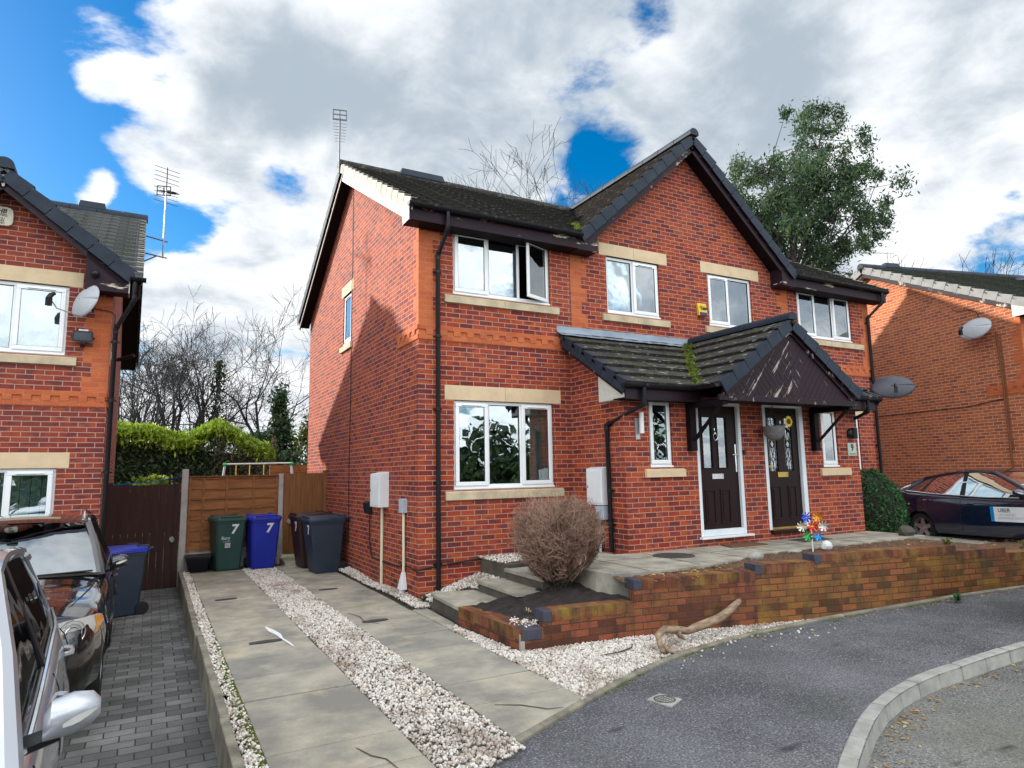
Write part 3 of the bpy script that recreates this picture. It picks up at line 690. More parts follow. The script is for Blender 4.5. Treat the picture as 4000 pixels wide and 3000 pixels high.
    m = MB(fp); m.tube([(4.575+.045*math.sin(t), D+.02, .76-.055*math.cos(t)) for t in [i*6.2832/18 for i in range(19)]], .006, 6); m.lathe([(.001, D), (.02, D+.004), (.017, D+.025), (.001, D+.03)], (4.575, 0, .815), 12, 'y'); m.lathe([(.012, D), (.01, D+.015)], (4.575, 0, .705), 10, 'y'); m.build('knocker', 'chrome', DR, smooth=True)
    MB(fp).box(4.57, 4.58, D, D+.006, .86, .9).build('spyhole', 'chrome', DR)
    fr = MB(fp); a, b, c, d = d2; bar(fr, a, a+.07, c, d, -.1, .004); bar(fr, b-.1, b, c, d, -.1, .004); bar(fr, a+.07, b-.1, d-.055, d, -.1, .004)
    fr.build('door_frame', 'white_door_frame', H, bevel=.006)
    MB(fp).box(a+.02, b+.04, -.08, .06, c-.06, c-.003).build('threshold', 'door_wood', H, bevel=.008); MB(fp).box(a+.07, b-.1, -.08, -.02, c+.004, c+.035).build('weather_bar', 'brass', H)
    s = MB(fp); a0, b0 = a+.072, b-.102; g = [(5.835, 6.045), (6.235, 6.43)]; zg0, zg1 = .19, 1.10; z0, z1 = c+.04, d-.057
    bar(s, a0, b0, z0, zg0, -.09, D); bar(s, a0, b0, zg1, z1, -.09, D); bar(s, a0, g[0][0], zg0, zg1, -.09, D); bar(s, g[0][1], g[1][0], zg0, zg1, -.09, D); bar(s, g[1][1], b0, zg0, zg1, -.09, D)
    DR = s.build('door', 'door_wood', H); DR['label'] = 'dark wooden door with two diamond leaded glass panels and brass letterbox'
    for u0, u1 in g:
        m = MB(fp); ring(m, u0-.005, u1+.005, -.62, -.06, .022, D, D+.012); m.box(u0+.04, u1-.04, D, D+.008, -.57, -.11); m.build('door_moulding', 'door_wood', DR, bevel=.004)
        MB(fp).box(u0, u1, -.075, -.07, zg0, zg1).build('pane', 'glass', DR)
        L = MB(fp); um = (u0+u1)/2; hw = (u1-u0)/2; dd = -.066
        def lead(p, q): L.tube([(p[0], dd, p[1]), (q[0], dd, q[1])], .004, 5)
        for uu in (u0+.04, u1-.04): lead((uu, zg0), (uu, zg1))
        for zz in (zg0+.05, zg0+.2, zg1-.05): lead((u0, zz), (u1, zz))
        for zc, hh in ((zg0+.20, .05), (zg0+.46, .075), (zg0+.76, .05)):
            for q0, q1 in (((um-.05, zc), (um, zc+hh)), ((um, zc+hh), (um+.05, zc)), ((um+.05, zc), (um, zc-hh)), ((um, zc-hh), (um-.05, zc))): lead(q0, q1)
        lead((um, zg0), (um, zg0+.15)); lead((um, zg0+.81), (um, zg1)); lead((um-.05, zg0+.46), (um, zg0+.71)); lead((um+.05, zg0+.46), (um, zg0+.71)); lead((um-.05, zg0+.46), (um, zg0+.25)); lead((um+.05, zg0+.46), (um, zg0+.25))
        L.build('lead_came', 'dark_mark', DR)
        B = MB(fp)
        for k in range(8): zz = zg0+.03+k*.112; B.box(u0-.02, u1+.02, -.17, -.165, zz, zz+.085)
        B.build('slat_blind', 'white_plastic', DR)
    m = MB(fp); ring(m, 6.0, 6.26, .085, .17, .018, D, D+.012); m.box(6.018, 6.242, D, D+.006, .103, .152); m.build('letterbox', 'brass', DR, bevel=.003)
    m = MB(fp); m.tube([(5.80, D+.03, .27), (5.87, D+.03, .27)], .008, 8); m.box(5.78, 5.81, D, D+.03, .25, .29); m.build('handle', 'brass', DR)
    text(DR, 'door_number', '9', .085, (6.145, -1.36-D-.002+.0, 1.02), (R(90), 0, 0), 'chrome', ext=.004)
    # ---- eaves, gutters, verges
    for x0, x1, sg in ((-.26, 2.72, 1), (8.18, XR+.26, -1)):
        MB().box(x0, x1, -.30, -.275, 3.965, 4.175).build('fascia', 'peeling_purple_paint', H)
        MB().box(x0, x1, -.274, .0, 3.962, 3.985).build('soffit', 'dark_purple', H)
        gutter(H, (x0-.03, -.302, 4.20), (x1+.04*sg, -.302, 4.20))
    MB().prism([(-.262, -.30, 3.962), (-.262, 0, 3.962), (-.262, 0, 4.32), (-.262, -.30, 4.15)], (.018, 0, 0)).build('box_end', 'peeling_cream_paint', H)
    for sg in (1, -1):
        X = lambda x: XC + sg*(x-XC)
        MB().prism([(X(2.70), -.303, 3.955), (X(3.13), -.303, 3.955), (X(3.13), -.303, zG(3.13)-.16), (X(2.70), -.303, 4.10)], (0, .3, 0)).build('box_end', 'peeling_purple_paint', H)
        A, B = Vector((X(2.74), -.36, zG(2.74))), Vector((XC, -.36, zG(XC)))
        n = Vector((-.8955*sg, 0, 1)).normalized()
        MB().obox(A+Vector((0, .06, 0))-n*.04, B+Vector((0, .06, 0))-n*.04, (0, 1, 0), n, 0, .025, -.20, 0).build('bargeboard', 'peeling_barge_paint' if sg == 1 else 'purple_paint', H)
        MB().obox(A+Vector((0, .09, 0))-n*.16, B+Vector((0, .09, 0))-n*.16, (0, 1, 0), n, 0, .29, -.02, 0).build('soffit', 'dark_purple', H)
        v = MB(); verge(v, A, B-Vector((sg*.05, 0, .045)), (0, -1, 0), 11); v.build('verge_units', 'slate_verge', H)
    MB().prism([(XC-.05, -.315, zG(XC)-.10), (XC+.05, -.315, zG(XC)-.10), (XC+.012, -.315, zG(XC)-.27), (XC-.012, -.315, zG(XC)-.27)], (0, .012, 0)).build('finial', 'purple_paint', H)
    r = MB(); ridge(r, (XC, -.40, zG(XC)+.02), (XC, 3.85, zG(XC)+.02)); r.build('ridge_tiles', 'slate_verge', H, smooth=True)
    for x, out in ((-.27, -1), (XR+.27, 1)):
        for ye, sg in ((-.36, 1), (8.18, -1)):
            A, B = Vector((x, ye, zM(-.36))), Vector((x, 3.91, zM(3.91))); n = Vector((0, -.5645*sg, 1)).normalized(); o_ = Vector((out, 0, 0)); front_slope = sg == 1  # cream on the front slope, dark on the rear one
            MB().obox(A-o_*.04-n*.03, B-o_*.04-n*.03, o_, n, -.02, .0, -.26, 0).build('bargeboard', 'peeling_cream_paint' if front_slope else 'purple_paint', H)
            MB().obox(A-o_*.06-n*.20, B-o_*.06-n*.20, o_, n, -.22, 0, -.02, 0).build('soffit', 'dark_purple', H)
            if not front_slope: MB().obox(A-o_*.03-n*.24, B-o_*.03-n*.24, o_, n, -.03, .004, -.045, 0).build('barge_trim', 'cream_verge', H)
            v = MB(); verge(v, A, B-Vector((0, sg*.06, .035)), o_, 15); v.build('verge_units', 'cream_verge' if front_slope else 'slate_verge', H)
    r = MB(); ridge(r, (-.30, 3.91, zM(3.91)+.015), (XR+.30, 3.91, zM(3.91)+.015), .11); r.build('ridge_tiles', 'roof_tile', H, smooth=True)
    MB().hexa([(1.0, 3.78, 6.66), (2.05, 3.78, 6.66), (2.05, 4.04, 6.66), (1.0, 4.04, 6.66), (1.05, 3.83, 6.83), (2.0, 3.83, 6.83), (2.0, 3.99, 6.83), (1.05, 3.99, 6.83)]).build('ridge_vent', 'slate_verge', H, bevel=.02)
    # ---- roof slopes
    t = MB(); e = 4.215
    roof_slope(t, [(-.26, -.36, e), (2.76, -.36, e), (XC, 3.91, zM(3.91)), (-.26, 3.91, zM(3.91))], (-.26, -.36, e), (2.76, -.36, e), lift=.045)
    roof_slope(t, [(XR+.26, -.36, e), (XC+2.69, -.36, e), (XC, 3.91, zM(3.91)), (XR+.26, 3.91, zM(3.91))], (XC+2.69, -.36, e), (XR+.26, -.36, e), lift=.045)
    for sg in (1, -1): roof_slope(t, [(XC-sg*2.69, -.35, zG(XC-2.69)), (XC-sg*2.69, -.34, zG(XC-2.69)), (XC, 3.91, zG(XC)), (XC, -.35, zG(XC))], (XC-sg*2.69, -.35, zG(XC-2.69)), (XC-sg*2.69, 1, zG(XC-2.69)), lift=.045)
    roof_slope(t, [(-.26, 8.18, e), (XR+.26, 8.18, e), (XR+.26, 3.91, zM(3.91)), (-.26, 3.91, zM(3.91))], (-.26, 8.18, e), (XR+.26, 8.18, e), lift=.045)
    t.build('roof', 'roof_tile', H)
    # ---- porch canopy
    t = MB(); xe = 2.47; ye = -1.72; ze = zL(ye); fx = 1.61; yf = -2.24
    for sg in (1, -1):
        X = lambda x: XC + sg*(x-XC)
        roof_slope(t, [(X(xe), 0, zL(0)), (X(5.336), 0, zL(0)), (X(XC-fx), ye, ze), (X(xe), ye, ze)], (X(xe), ye, ze), (X(XC-fx), ye, ze), lift=.05)
        roof_slope(t, [(XC, 0, zP(XC)), (X(5.336), 0, zL(0)), (X(XC-fx), ye, ze), (X(XC-fx), yf, ze), (XC, yf, zP(XC))], (X(XC-fx), yf, ze), (X(XC-fx), ye, ze), lift=.05)
    CR = t.build('canopy_roof', 'canopy_tile', H)
    r = MB(); ridge(r, (XC, yf-.04, zP(XC)+.015), (XC, 0, zP(XC)+.015), .095); r.build('canopy_ridge', 'slate_verge', H, smooth=True)
    for sg in (1, -1):
        X = lambda x: XC + sg*(x-XC)
        v = MB(); verge(v, (X(xe), ye, ze), (X(xe), -.12, zL(-.12)), (-sg, 0, 0), 6, h=.15); v.build('verge_units', 'slate_verge', H); v = MB(); verge(v, (X(XC-fx), yf-.01, ze), (X(XC-.05), yf-.01, zP(XC-.05)-.01), (0, -1, 0), 6, h=.15); v.build('verge_units', 'slate_verge', H)
        n = Vector((0, -.61, 1)).normalized()
        MB().obox(Vector((X(xe+.045), ye+.05, zL(ye+.05)))-n*.06, Vector((X(xe+.045), 0, zL(0)))-n*.06, (sg, 0, 0), n, 0, .02, -.13, 0).build('bargeboard', 'peeling_barge_paint', H)
        MB().prism([(X(xe+.06), -1.0, zL(-1.0)-.22), (X(xe+.06), -1.62, zL(-1.62)-.18), (X(xe+.06), -1.62, 1.28), (X(xe+.06), -1.0, 1.28)], (sg*.17, 0, 0)).build('box_end', 'peeling_cream_paint', H)
        MB().box(*sorted((X(xe+.06), X(4.0))), -1.645, -1.62, 1.27, 1.46).build('fascia', 'purple_paint', H)
        MB().box(*sorted((X(xe+.06), X(4.0))), -1.62, -1.36, 1.275, 1.295).build('soffit', 'dark_purple', H)
        gutter(H, (X(xe-.02), -1.647, 1.485), (X(3.86), -1.647, 1.485), .055)
        gutter(H, (X(3.80), -1.66, 1.485), (X(3.80), yf+.02, 1.485), .05, out=(-sg, 0, 0))
        n = Vector((-.70*sg, 0, 1)).normalized()
        MB().obox(Vector((X(XC-fx+.03), yf+.045, ze))-n*.07, Vector((XC, yf+.045, zP(XC)+.02))-n*.07, (0, 1, 0), n, 0, .03, -.13, 0).build('bargeboard', 'peeling_barge_paint', H)
        # V-boarded gable: boards square to their rake
        tri = [(0, 1.32), (0, zP(XC)-.14), (-1.50, zP(XC-1.50)-.12), (-1.56, 1.32)]; c_, s_ = math.cos(R(-52)), math.sin(R(-52))
        rot = [(x*c_+z*s_, -x*s_+z*c_) for x, z in tri]; bb = MB(); b0 = min(p[1] for p in rot); k = 0
        while b0 + k*.095 < max(p[1] for p in rot):
            q = clip(rot, b0+k*.095, b0+k*.095+.089)
            if len(q) > 2: bb.prism([(XC+sg*(a*c_-b*s_), yf+.075+random.uniform(0, .004), a*s_+b*c_) for a, b in q], (0, .02, 0))
            k += 1
        bb.build('gable_boards', 'peeling_board_paint' if sg == 1 else 'weathered_board_paint', H); MB().prism([(XC+sg*a, yf+.098, b) for a, b in tri], (0, .01, 0)).build('gable_backing', 'dark_purple', H)
        # gallows bracket
        b = MB(); xb = X(3.985); b.box(xb-.06, xb+.06, -1.47, -1.361, .53, 1.27); b.obox((xb, -1.44, .66), (xb, -2.08, 1.22), (1, 0, 0), (0, -.6, .75), -.045, .045, -.045, .045); b.box(xb-.05, xb+.05, -2.14, -1.471, 1.19, 1.27)
        b.build('gallows_bracket', 'dark_purple', H, bevel=.006)
        # lead flashing
        m = MB(); u0, u1 = X(2.44), X(5.40); n_ = 30
        rows = []
        for dz, dy in ((2.675, -.004), (2.60, -.008), (zL(0)+.045, -.02), (zL(-.14)+.055, -.15)): rows.append([(u0+(u1-u0)*i/n_, dy+random.uniform(-.003, .003), dz+random.uniform(-.006, .006)) for i in range(n_+1)])
        m.grid(rows); m.build('lead_flashing', 'lead', H, smooth=2, recalc=False)
        MB().obox((X(5.336), 0, zL(0)+.015), (X(XC-fx), ye, ze+.03), (1, 0, 0), (0, 0, 1), -.05, .05, -.02, .012).build('valley', 'lead', H)
    MB().box(XC-1.62, XC+1.62, yf+.055, yf+.10, 1.245, 1.33).build('tie_beam', 'peeling_barge_paint', H, bevel=.004)
    MB().box(3.95, 6.95, yf+.10, -1.62, 1.278, 1.30).build('soffit', 'dark_purple', H)
    downpipe(H, [(2.83, -1.70, 1.45), (2.83, -1.70, 1.20), (2.655, -1.0, .94), (2.655, -1.02, -.95)], clips=[(2.655, -1.02, -.05), (2.655, -1.02, -.55)], wall=(1, 0, 0))
    downpipe(H, [(8.07, -1.70, 1.45), (8.07, -1.70, 1.24), (8.245, -1.0, 1.02), (8.245, -1.0, -1.0)], wall=(-1, 0, 0))
    downpipe(H, [(.33, -.36, 4.16), (.33, -.36, 3.90), (.29, -.055, 3.56), (.29, -.055, -1.5)], clips=[(.29, -.055, z) for z in (3.3, 2.3, 1.2, .12, -1.05)])
    downpipe(H, [(XR+.02, -.36, 4.16), (XR+.02, -.36, 3.93), (XR-.10, -.055, 3.62), (XR-.10, -.055, -1.2)], clips=[(XR-.10, -.055, z) for z in (3.5, 2.2, .7)])
    # moss in the roof valleys and on the tile edges
    ms = MB()
    for k in range(700):
        t_ = random.random()**1.6; x = XC-.114-(fx-.114)*t_ + random.gauss(0, .045); y = ye*t_ + random.gauss(0, .03); s = random.uniform(.015, .05)
        leafblob(ms, (x, y, max(zL(y), zP(x))+.05), s)
    for k in range(260):
        kk = random.randint(1, 5); b_ = kk*.325; y = ye+b_*.853; x = random.choice((random.uniform(4.2, 4.9), random.uniform(2.6, 4.6)))
        if zL(y) > zP(x)-.03: leafblob(ms, (x, y-.01, zL(y)+.055), random.uniform(.012, .028))
    ms.build('canopy_moss', 'moss', H); ms = MB()
    for k in range(300):
        t_ = random.random(); leafblob(ms, (2.76+2.69*t_*.3+random.gauss(0, .05), -.36+4.27*t_*.3, zM(-.36+4.27*t_*.3)+.05), random.uniform(.015, .05))
    ms.build('valley_moss', 'moss', H)
    return H
def leafblob(m, c, s):
    """a small clump of crossed leaf-like faces"""
    c = Vector(c)
    for _ in range(3):
        a = Vector((random.gauss(0, 1), random.gauss(0, 1), random.gauss(0, 1))).normalized(); b = a.orthogonal().normalized()
        m.poly([tuple(c+a*s), tuple(c+b*s*.7), tuple(c-a*s), tuple(c-b*s*.7)])
HOUSE = semi_house()

# ------------------------------------------------------------------ the neighbours
def left_house():
    th = R(1.3); H = thing('neighbour_house', 'red brick house on the far left with a blue-slate edged gable and satellite dish', 'house', (-4.046, 2.463, -.929), th, local=True)
    f = front(0); rt = right(0); W0 = -7.0; D = 7.8; xa = -1.41
    zm = lambda y: 4.215+(y+.36)*.5645
    zg = lambda x: 5.60-.80*abs(x-xa)
    w = MB(f); UP = [(-1.86, -.565, 3.0, 4.05)]; GR = [(-2.3, -.565, 0, 1.35)]
    wall_faces(w, W0, 0, -1.2, 4.05, UP+GR, .12); w.poly([(W0, 0, 4.05), (0, 0, 4.05), (0, 0, 4.2), (xa-1.7, 0, 4.2), (W0, 0, 4.2)]); w.poly([(xa-1.75, 0, 4.15), (xa+1.75, 0, 4.15), (xa, 0, 5.52)])
    w.f = rt; w.poly([(0, 0, -1.2), (D, 0, -1.2), (D, 0, 4.3), (3.91, 0, 6.52), (0, 0, 4.3)])
    w.f = ID; w.poly([(W0, 0, -1.2), (W0, D, -1.2), (W0, D, 4.3), (W0, 3.91, 6.5), (W0, 0, 4.3)]); w.poly([(W0, D, -1.2), (0, D, -1.2), (0, D, 4.3), (W0, D, 4.3)])
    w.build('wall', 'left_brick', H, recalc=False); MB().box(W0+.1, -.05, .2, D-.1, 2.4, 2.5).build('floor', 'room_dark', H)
    o = MB(f); band(o, W0, 0, 2.25); quoins(o, 0, -1, 2.475, 3.94, .3375, .225); o.f = rt; band(o, 0, .9, 2.25); o.build('orange_dressing', 'orange_brick', H)
    stone(H, f, 'lintel', -2.45, -.415, 1.35, 1.575, .006, 'sandstone'); stone(H, f, 'lintel', -2.02, -.395, 4.05, 4.275, .006, 'sandstone', joint=False)
    stone(H, f, 'window_sill', -2.02, -.415, 2.852, 2.998, .045, 'sill_stone', splay=True, joint=False); stone(H, f, 'window_sill', -2.45, -.415, -.148, -.002, .045, 'sill_stone', splay=True)
    window(H, f, *UP[0], [(1, 0), (1, 1)], back=slats(-.17, 10, 'net')); window(H, f, *GR[0], [(1, 1), (1, 0), (1, 1)], back=slats(-.2, 13))
    # eaves box, gable, gutter
    MB().prism([(-.36, -.30, 3.965), (.20, -.30, 3.965), (.20, -.30, 4.17), (-.10, -.30, 4.40), (-.36, -.30, 4.60)], (0, .3, 0)).build('box_end', 'peeling_purple_paint', H)
    MB().prism([(.2, -.30, 3.965), (.2, 0, 3.965), (.2, 0, 4.25), (.2, -.30, 4.15)], (.015, 0, 0)).build('box_end', 'peeling_cream_paint', H)
    for sg in (1, -1):
        A, B = Vector((xa+sg*1.69, -.36, zg(xa+1.69))), Vector((xa, -.36, zg(xa))); n = Vector((.80*sg, 0, 1)).normalized()
        MB().obox(A+Vector((0, .06, 0))-n*.04, B+Vector((0, .06, 0))-n*.04, (0, 1, 0), n, 0, .025, -.20, 0).build('bargeboard', 'purple_paint', H)
        MB().obox(A+Vector((0, .09, 0))-n*.16, B+Vector((0, .09, 0))-n*.16, (0, 1, 0), n, 0, .29, -.02, 0).build('soffit', 'dark_purple', H)
        v = MB(); verge(v, A, B-Vector((-sg*.05, 0, .04)), (0, -1, 0), 6, h=.17); v.build('verge_units', 'slate_verge', H)
    r = MB(); ridge(r, (xa, -.40, zg(xa)+.02), (xa, 2.3, zg(xa)+.02), .12); r.build('ridge_tiles', 'slate_verge', H, smooth=True)
    MB().prism([(xa-.05, -.315, zg(xa)-.10), (xa+.05, -.315, zg(xa)-.10), (xa+.012, -.315, zg(xa)-.27), (xa-.012, -.315, zg(xa)-.27)], (0, .012, 0)).build('finial', 'galvanised', H)
    t = MB(); e = 4.215; xr = .38
    yv = 2.09
    roof_slope(t, [(W0, -.36, e), (xa-1.69, -.36, e), (xa, yv, zm(yv)), (xa, 3.91, zm(3.91)), (W0, 3.91, zm(3.91))], (W0, -.36, e), (xa-1.69, -.36, e), lift=.07)
    roof_slope(t, [(xa, yv, zm(yv)), (xa+1.69, -.36, e), (xr, -.36, e), (xr, 3.91, zm(3.91)), (xa, 3.91, zm(3.91))], (xa+1.69, -.36, e), (xr, -.36, e), lift=.07)
    roof_slope(t, [(W0, 8.18, e), (xr, 8.18, e), (xr, 3.91, zm(3.91)), (W0, 3.91, zm(3.91))], (W0, 8.18, e), (xr, 8.18, e), lift=.04)
    t.build('roof', 'grey_roof_tile', H); t = MB()
    for sg in (1, -1): roof_slope(t, [(xa+sg*1.69, -.35, zg(xa+1.69)), (xa+sg*1.69, -.3, zg(xa+1.69)), (xa, 2.15, zg(xa)), (xa, -.35, zg(xa))], (xa+sg*1.69, -.35, zg(xa+1.69)), (xa+sg*1.69, 1, zg(xa+1.69)))
    t.build('gable_roof', 'grey_roof_tile', H)
    r = MB(); ridge(r, (W0, 3.91, zm(3.91)+.01), (xr+.03, 3.91, zm(3.91)+.01), .11); r.build('ridge_tiles', 'slate_verge', H, smooth=True)
    MB().hexa([(-.85, 3.80, 6.68), (-.35, 3.80, 6.68), (-.35, 4.02, 6.68), (-.85, 4.02, 6.68), (-.82, 3.84, 6.84), (-.38, 3.84, 6.84), (-.38, 3.98, 6.84), (-.82, 3.98, 6.84)]).build('ridge_vent', 'slate_verge', H, bevel=.02)
    for ye, sg in ((-.34, 1), (8.18, -1)):
        A, B = Vector((xr, ye, zm(-.36))), Vector((xr, 3.91, zm(3.91))); n = Vector((0, -.5645*sg, 1)).normalized(); o_ = Vector((1, 0, 0))
        MB().obox(A-o_*.05-n*.03, B-o_*.05-n*.03, o_, n, -.02, 0, -.28, 0).build('bargeboard', 'dark_purple', H)
        MB().obox(A-o_*.06-n*.25, B-o_*.06-n*.25, o_, n, -.33, 0, -.02, 0).build('soffit', 'dark_purple', H)
        v = MB(); verge(v, A, B-Vector((0, sg*.06, .035)), o_, 15, h=.13); v.build('verge_units', 'cream_verge' if sg == 1 else 'slate_verge', H)
    MB().prism([(xr-.05, -.3, 3.9), (xr-.05, 0, 3.95), (xr-.05, 0, 4.25), (xr-.05, -.3, 4.15)], (.03, 0, 0)).build('box_end', 'dark_purple', H)
    gutter(H, (.22, -.302, 4.20), (.42, -.302, 4.20))
    downpipe(H, [(.28, -.34, 4.16), (.28, -.34, 3.86), (.06, -.055, 3.45), (.06, -.055, -1.0)], clips=[(.06, -.055, z) for z in (3.25, 2.35, 1.28, .2)])
    MB(rt).box(.05, .25, -.02, .008, 2.9, 3.25).build('stone_patch', 'sandstone', H)
    return H
LEFTH = left_house()
def lw(x, y, z):   # left house frame -> world
    c, s = math.cos(R(1.3)), math.sin(R(1.3)); return (-4.046+x*c-y*s, 2.463+x*s+y*c, z-.929)
def right_house():
    # its own frame: x runs along its side wall from the front corner to the back, the wall looks to +y... built with the wall in the plane y = 0
    th = 1.321; H = thing('neighbour_house', 'sunlit orange brick gable house on the far right with grey verge tiles', 'house', (13.509, -1.923, -.441), th, local=True)
    # local: +x back along the side wall, outside of this wall = +y side
    so = lambda u, d, z: (u, d, z)                       # side wall facing +y (towards the semi)
    fr = lambda u, d, z: (-d, -u, z)                     # front wall facing -x, u along -y
    D = 8.36; Wd = 9.0; hz = 6.36; ez = 4.215; sl = (hz-ez)/(D/2+.36)
    zm = lambda x: ez+(x+.36)*sl
    w = MB(so); w.poly([(0, 0, -1.6), (D, 0, -1.6), (D, 0, 4.25), (D/2, 0, hz-.14), (0, 0, 4.25)])
    w.f = fr; wall_faces(w, 0, Wd, -1.6, 4.2, [(.565, 2.335, 3.0, 4.05), (.565, 2.335, 0, 1.35)], .12); w.f = ID
    w.poly([(D, 0, -1.6), (D, -Wd, -1.6), (D, -Wd, 4.25), (D, 0, 4.25)]); w.poly([(0, -Wd, -1.6), (D, -Wd, -1.6), (D, -Wd, 4.25), (D/2, -Wd, hz-.14), (0, -Wd, 4.25)])
    w.poly([(0, -2.8, 4.1), (0, -7.2, 4.1), (0, -5.0, 5.95)])
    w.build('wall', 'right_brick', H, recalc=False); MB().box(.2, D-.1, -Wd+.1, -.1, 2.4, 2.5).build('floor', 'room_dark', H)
    o = MB(so); band(o, 0, .976, 2.25); quoins(o, 0, 1, 2.475, 3.9, .225, .1125); o.f = fr; band(o, 0, 4, 2.25); quoins(o, 0, 1, 2.475, 3.95, .225, .3375); o.build('orange_dressing', 'orange_brick', H)
    window(H, fr, .565, 2.335, 3.0, 4.05, [(1, 1), (1, 0), (1, 1)], back=nets()); window(H, fr, .565, 2.335, 0, 1.35, [(1, 1), (1, 0), (1, 1)], back=nets())
    stone(H, so, 'lintel', 7.0, 7.75, 3.0, 3.2, .02, 'sandstone', joint=False); stone(H, so, 'window_sill', 7.0, 7.75, 1.80, 1.93, .045, 'sill_stone', joint=False)
    MB(so).box(7.1, 7.65, -.05, .03, 1.93, 3.0).build('window', 'upvc', H)
    for xe, sg in ((-.36, 1), (D+.36, -1)):
        A, B = Vector((xe, .22, ez)), Vector((D/2, .22, hz)); n = Vector((-sl*sg, 0, 1)).normalized(); o_ = Vector((0, 1, 0))
        MB().obox(A-o_*.04-n*.03, B-o_*.04-n*.03, o_, n, -.02, 0, -.22, 0).build('bargeboard', 'peeling_barge_paint', H)
        MB().obox(A-o_*.06-n*.17, B-o_*.06-n*.17, o_, n, -.18, 0, -.02, 0).build('soffit', 'peeling_cream_paint', H)
        v = MB(); verge(v, A, B-Vector((sg*.06, 0, .035)), o_, 14, h=.16); v.build('verge_units', 'grey_verge', H)
    MB().prism([(-.30, .2, 3.93), (0, .2, 3.93), (0, .2, 4.22), (-.30, .2, 4.13)], (0, -.015, 0)).build('box_end', 'peeling_cream_paint', H)
    MB().box(-.30, -.275, -Wd, .18, 3.93, 4.16).build('fascia', 'purple_paint', H); MB().box(-.274, 0, -Wd, .18, 3.935, 3.955).build('soffit', 'dark_purple', H)
    gutter(H, (-.302, .2, 4.19), (-.302, -2.6, 4.19), out=(-1, 0, 0))
    t = MB(); y1 = -Wd-.2
    roof_slope(t, [(-.36, .22, ez), (-.36, y1, ez), (D/2, y1, hz), (D/2, .22, hz)], (-.36, .22, ez), (-.36, y1, ez), lift=.045)
    roof_slope(t, [(D+.36, .22, ez), (D+.36, y1, ez), (D/2, y1, hz), (D/2, .22, hz)], (D+.36, .22, ez), (D+.36, y1, ez), lift=.04)
    t.build('roof', 'green_roof_tile', H); t = MB()
    zgg = lambda y: 6.1-.85*abs(y+5.0)
    for sg in (1, -1): roof_slope(t, [(-.36, -5+sg*2.2, zgg(-2.8)), (-.3, -5+sg*2.2, zgg(-2.8)), (D/2-.4, -5, zgg(-5)), (-.36, -5, zgg(-5))], (-.36, -5+sg*2.2, zgg(-2.8)), (1, -5+sg*2.2, zgg(-2.8)))
    t.build('gable_roof', 'grey_roof_tile', H)
    r = MB(); ridge(r, (D/2, .25, hz+.015), (D/2, y1, hz+.015), .11); ridge(r, (-.38, -5, 6.12), (D/2-.4, -5, 6.12), .11); r.build('ridge_tiles', 'slate_verge', H, smooth=True)
    MB().hexa([(D/2-.13, -1.1, hz+.04), (D/2+.13, -1.1, hz+.04), (D/2+.13, -.55, hz+.04), (D/2-.13, -.55, hz+.04), (D/2-.07, -1.05, hz+.2), (D/2+.07, -1.05, hz+.2), (D/2+.07, -.6, hz+.2), (D/2-.07, -.6, hz+.2)]).build('ridge_vent', 'slate_verge', H, bevel=.02)
    dpm = MB(so); dpm.tube([(.55, .04, 3.7), (.52, .04, 2.6), (.53, .04, -1.4)], .022, 8); dpm.tube([(.47, .035, 3.6), (.46, .035, 1.0)], .012, 6); dpm.build('waste_pipe', 'rust', H, smooth=True)
    return H
RIGHTH = right_house()
def rw(x, y, z):   # right house frame -> world
    c, s = math.cos(1.321), math.sin(1.321); return (13.509+x*c-y*s, -1.923+x*s+y*c, z-.441)

# ------------------------------------------------------------------ small things fixed to the houses
def dish(loc, yaw, tilt, label, mat, size=(.36, .24), arm_out=.42, wall=None, lnb='black_plastic', sc=1):
    D = thing('satellite_dish', label, 'satellite dish', loc, yaw, 'satellite dishes', local=True)
    a, b = size; m = MB(); rows = []
    for i in range(9):
        r = i/8; rows.append([(a*r*math.cos(t), -.10*r*r*0+(.085*(r*r-1)), b*r*math.sin(t)) for t in [6.2832*j/28 for j in range(29)]])
    ct, st = math.cos(tilt), math.sin(tilt); tl = lambda p: (p[0], p[1]*ct-p[2]*st*-1*-1 if False else p[1]*ct+p[2]*st, -p[1]*st+p[2]*ct)
    rows = [[tl((p[0], -p[1]-.085, p[2])) for p in r] for r in rows]
    m.grid([[(p[0], -p[1], p[2]) for p in r] for r in rows]); d = m.build('reflector', mat, D, smooth=2); s = d.modifiers.new('solid', 'SOLIDIFY'); s.thickness = .008
    k = MB(); k.tube([(0, .06, -b*.75), (0, -.02, -b*.95), (0, -arm_out*.75, -b*.80), (0, -arm_out, -b*.35)], .009, 6); k.build('arm', 'galvanised', D, smooth=True)
    k = MB(); k.tube([(0, -arm_out-.02, -b*.38), (0, -arm_out+.02, -b*.14)], .034, 12); k.tube([(0, -arm_out, -b*.18), (0, -arm_out+.06, -b*.05)], .026, 12); k.box(-.03, .03, -arm_out-.04, -arm_out+.02, -b*.75, -b*.35); k.build('receiver_head', lnb, D, smooth=True)
    k = MB(); k.tube([(0, .02, -.02), (0, .16, -.04), (wall[0], wall[1], -.04)], .016, 8); k.box(wall[0]-.06, wall[0]+.06, wall[1]-.006, wall[1]+.012, -.13, .06); k.build('bracket', 'galvanised', D, smooth=True)
    return D
dish(lw(-.40, -.36, 3.80), R(-52), R(-16), 'pale grey dish beside the upper window of the left house', 'dish_grey', (.27, .27), .42, (-.2, .26))
dish((11.02, -.42, 2.02), R(-52), R(-20), 'dark charcoal satellite dish at the right corner above the porch roof', 'dish_dark', (.44, .28), .40, (-.18, .32))
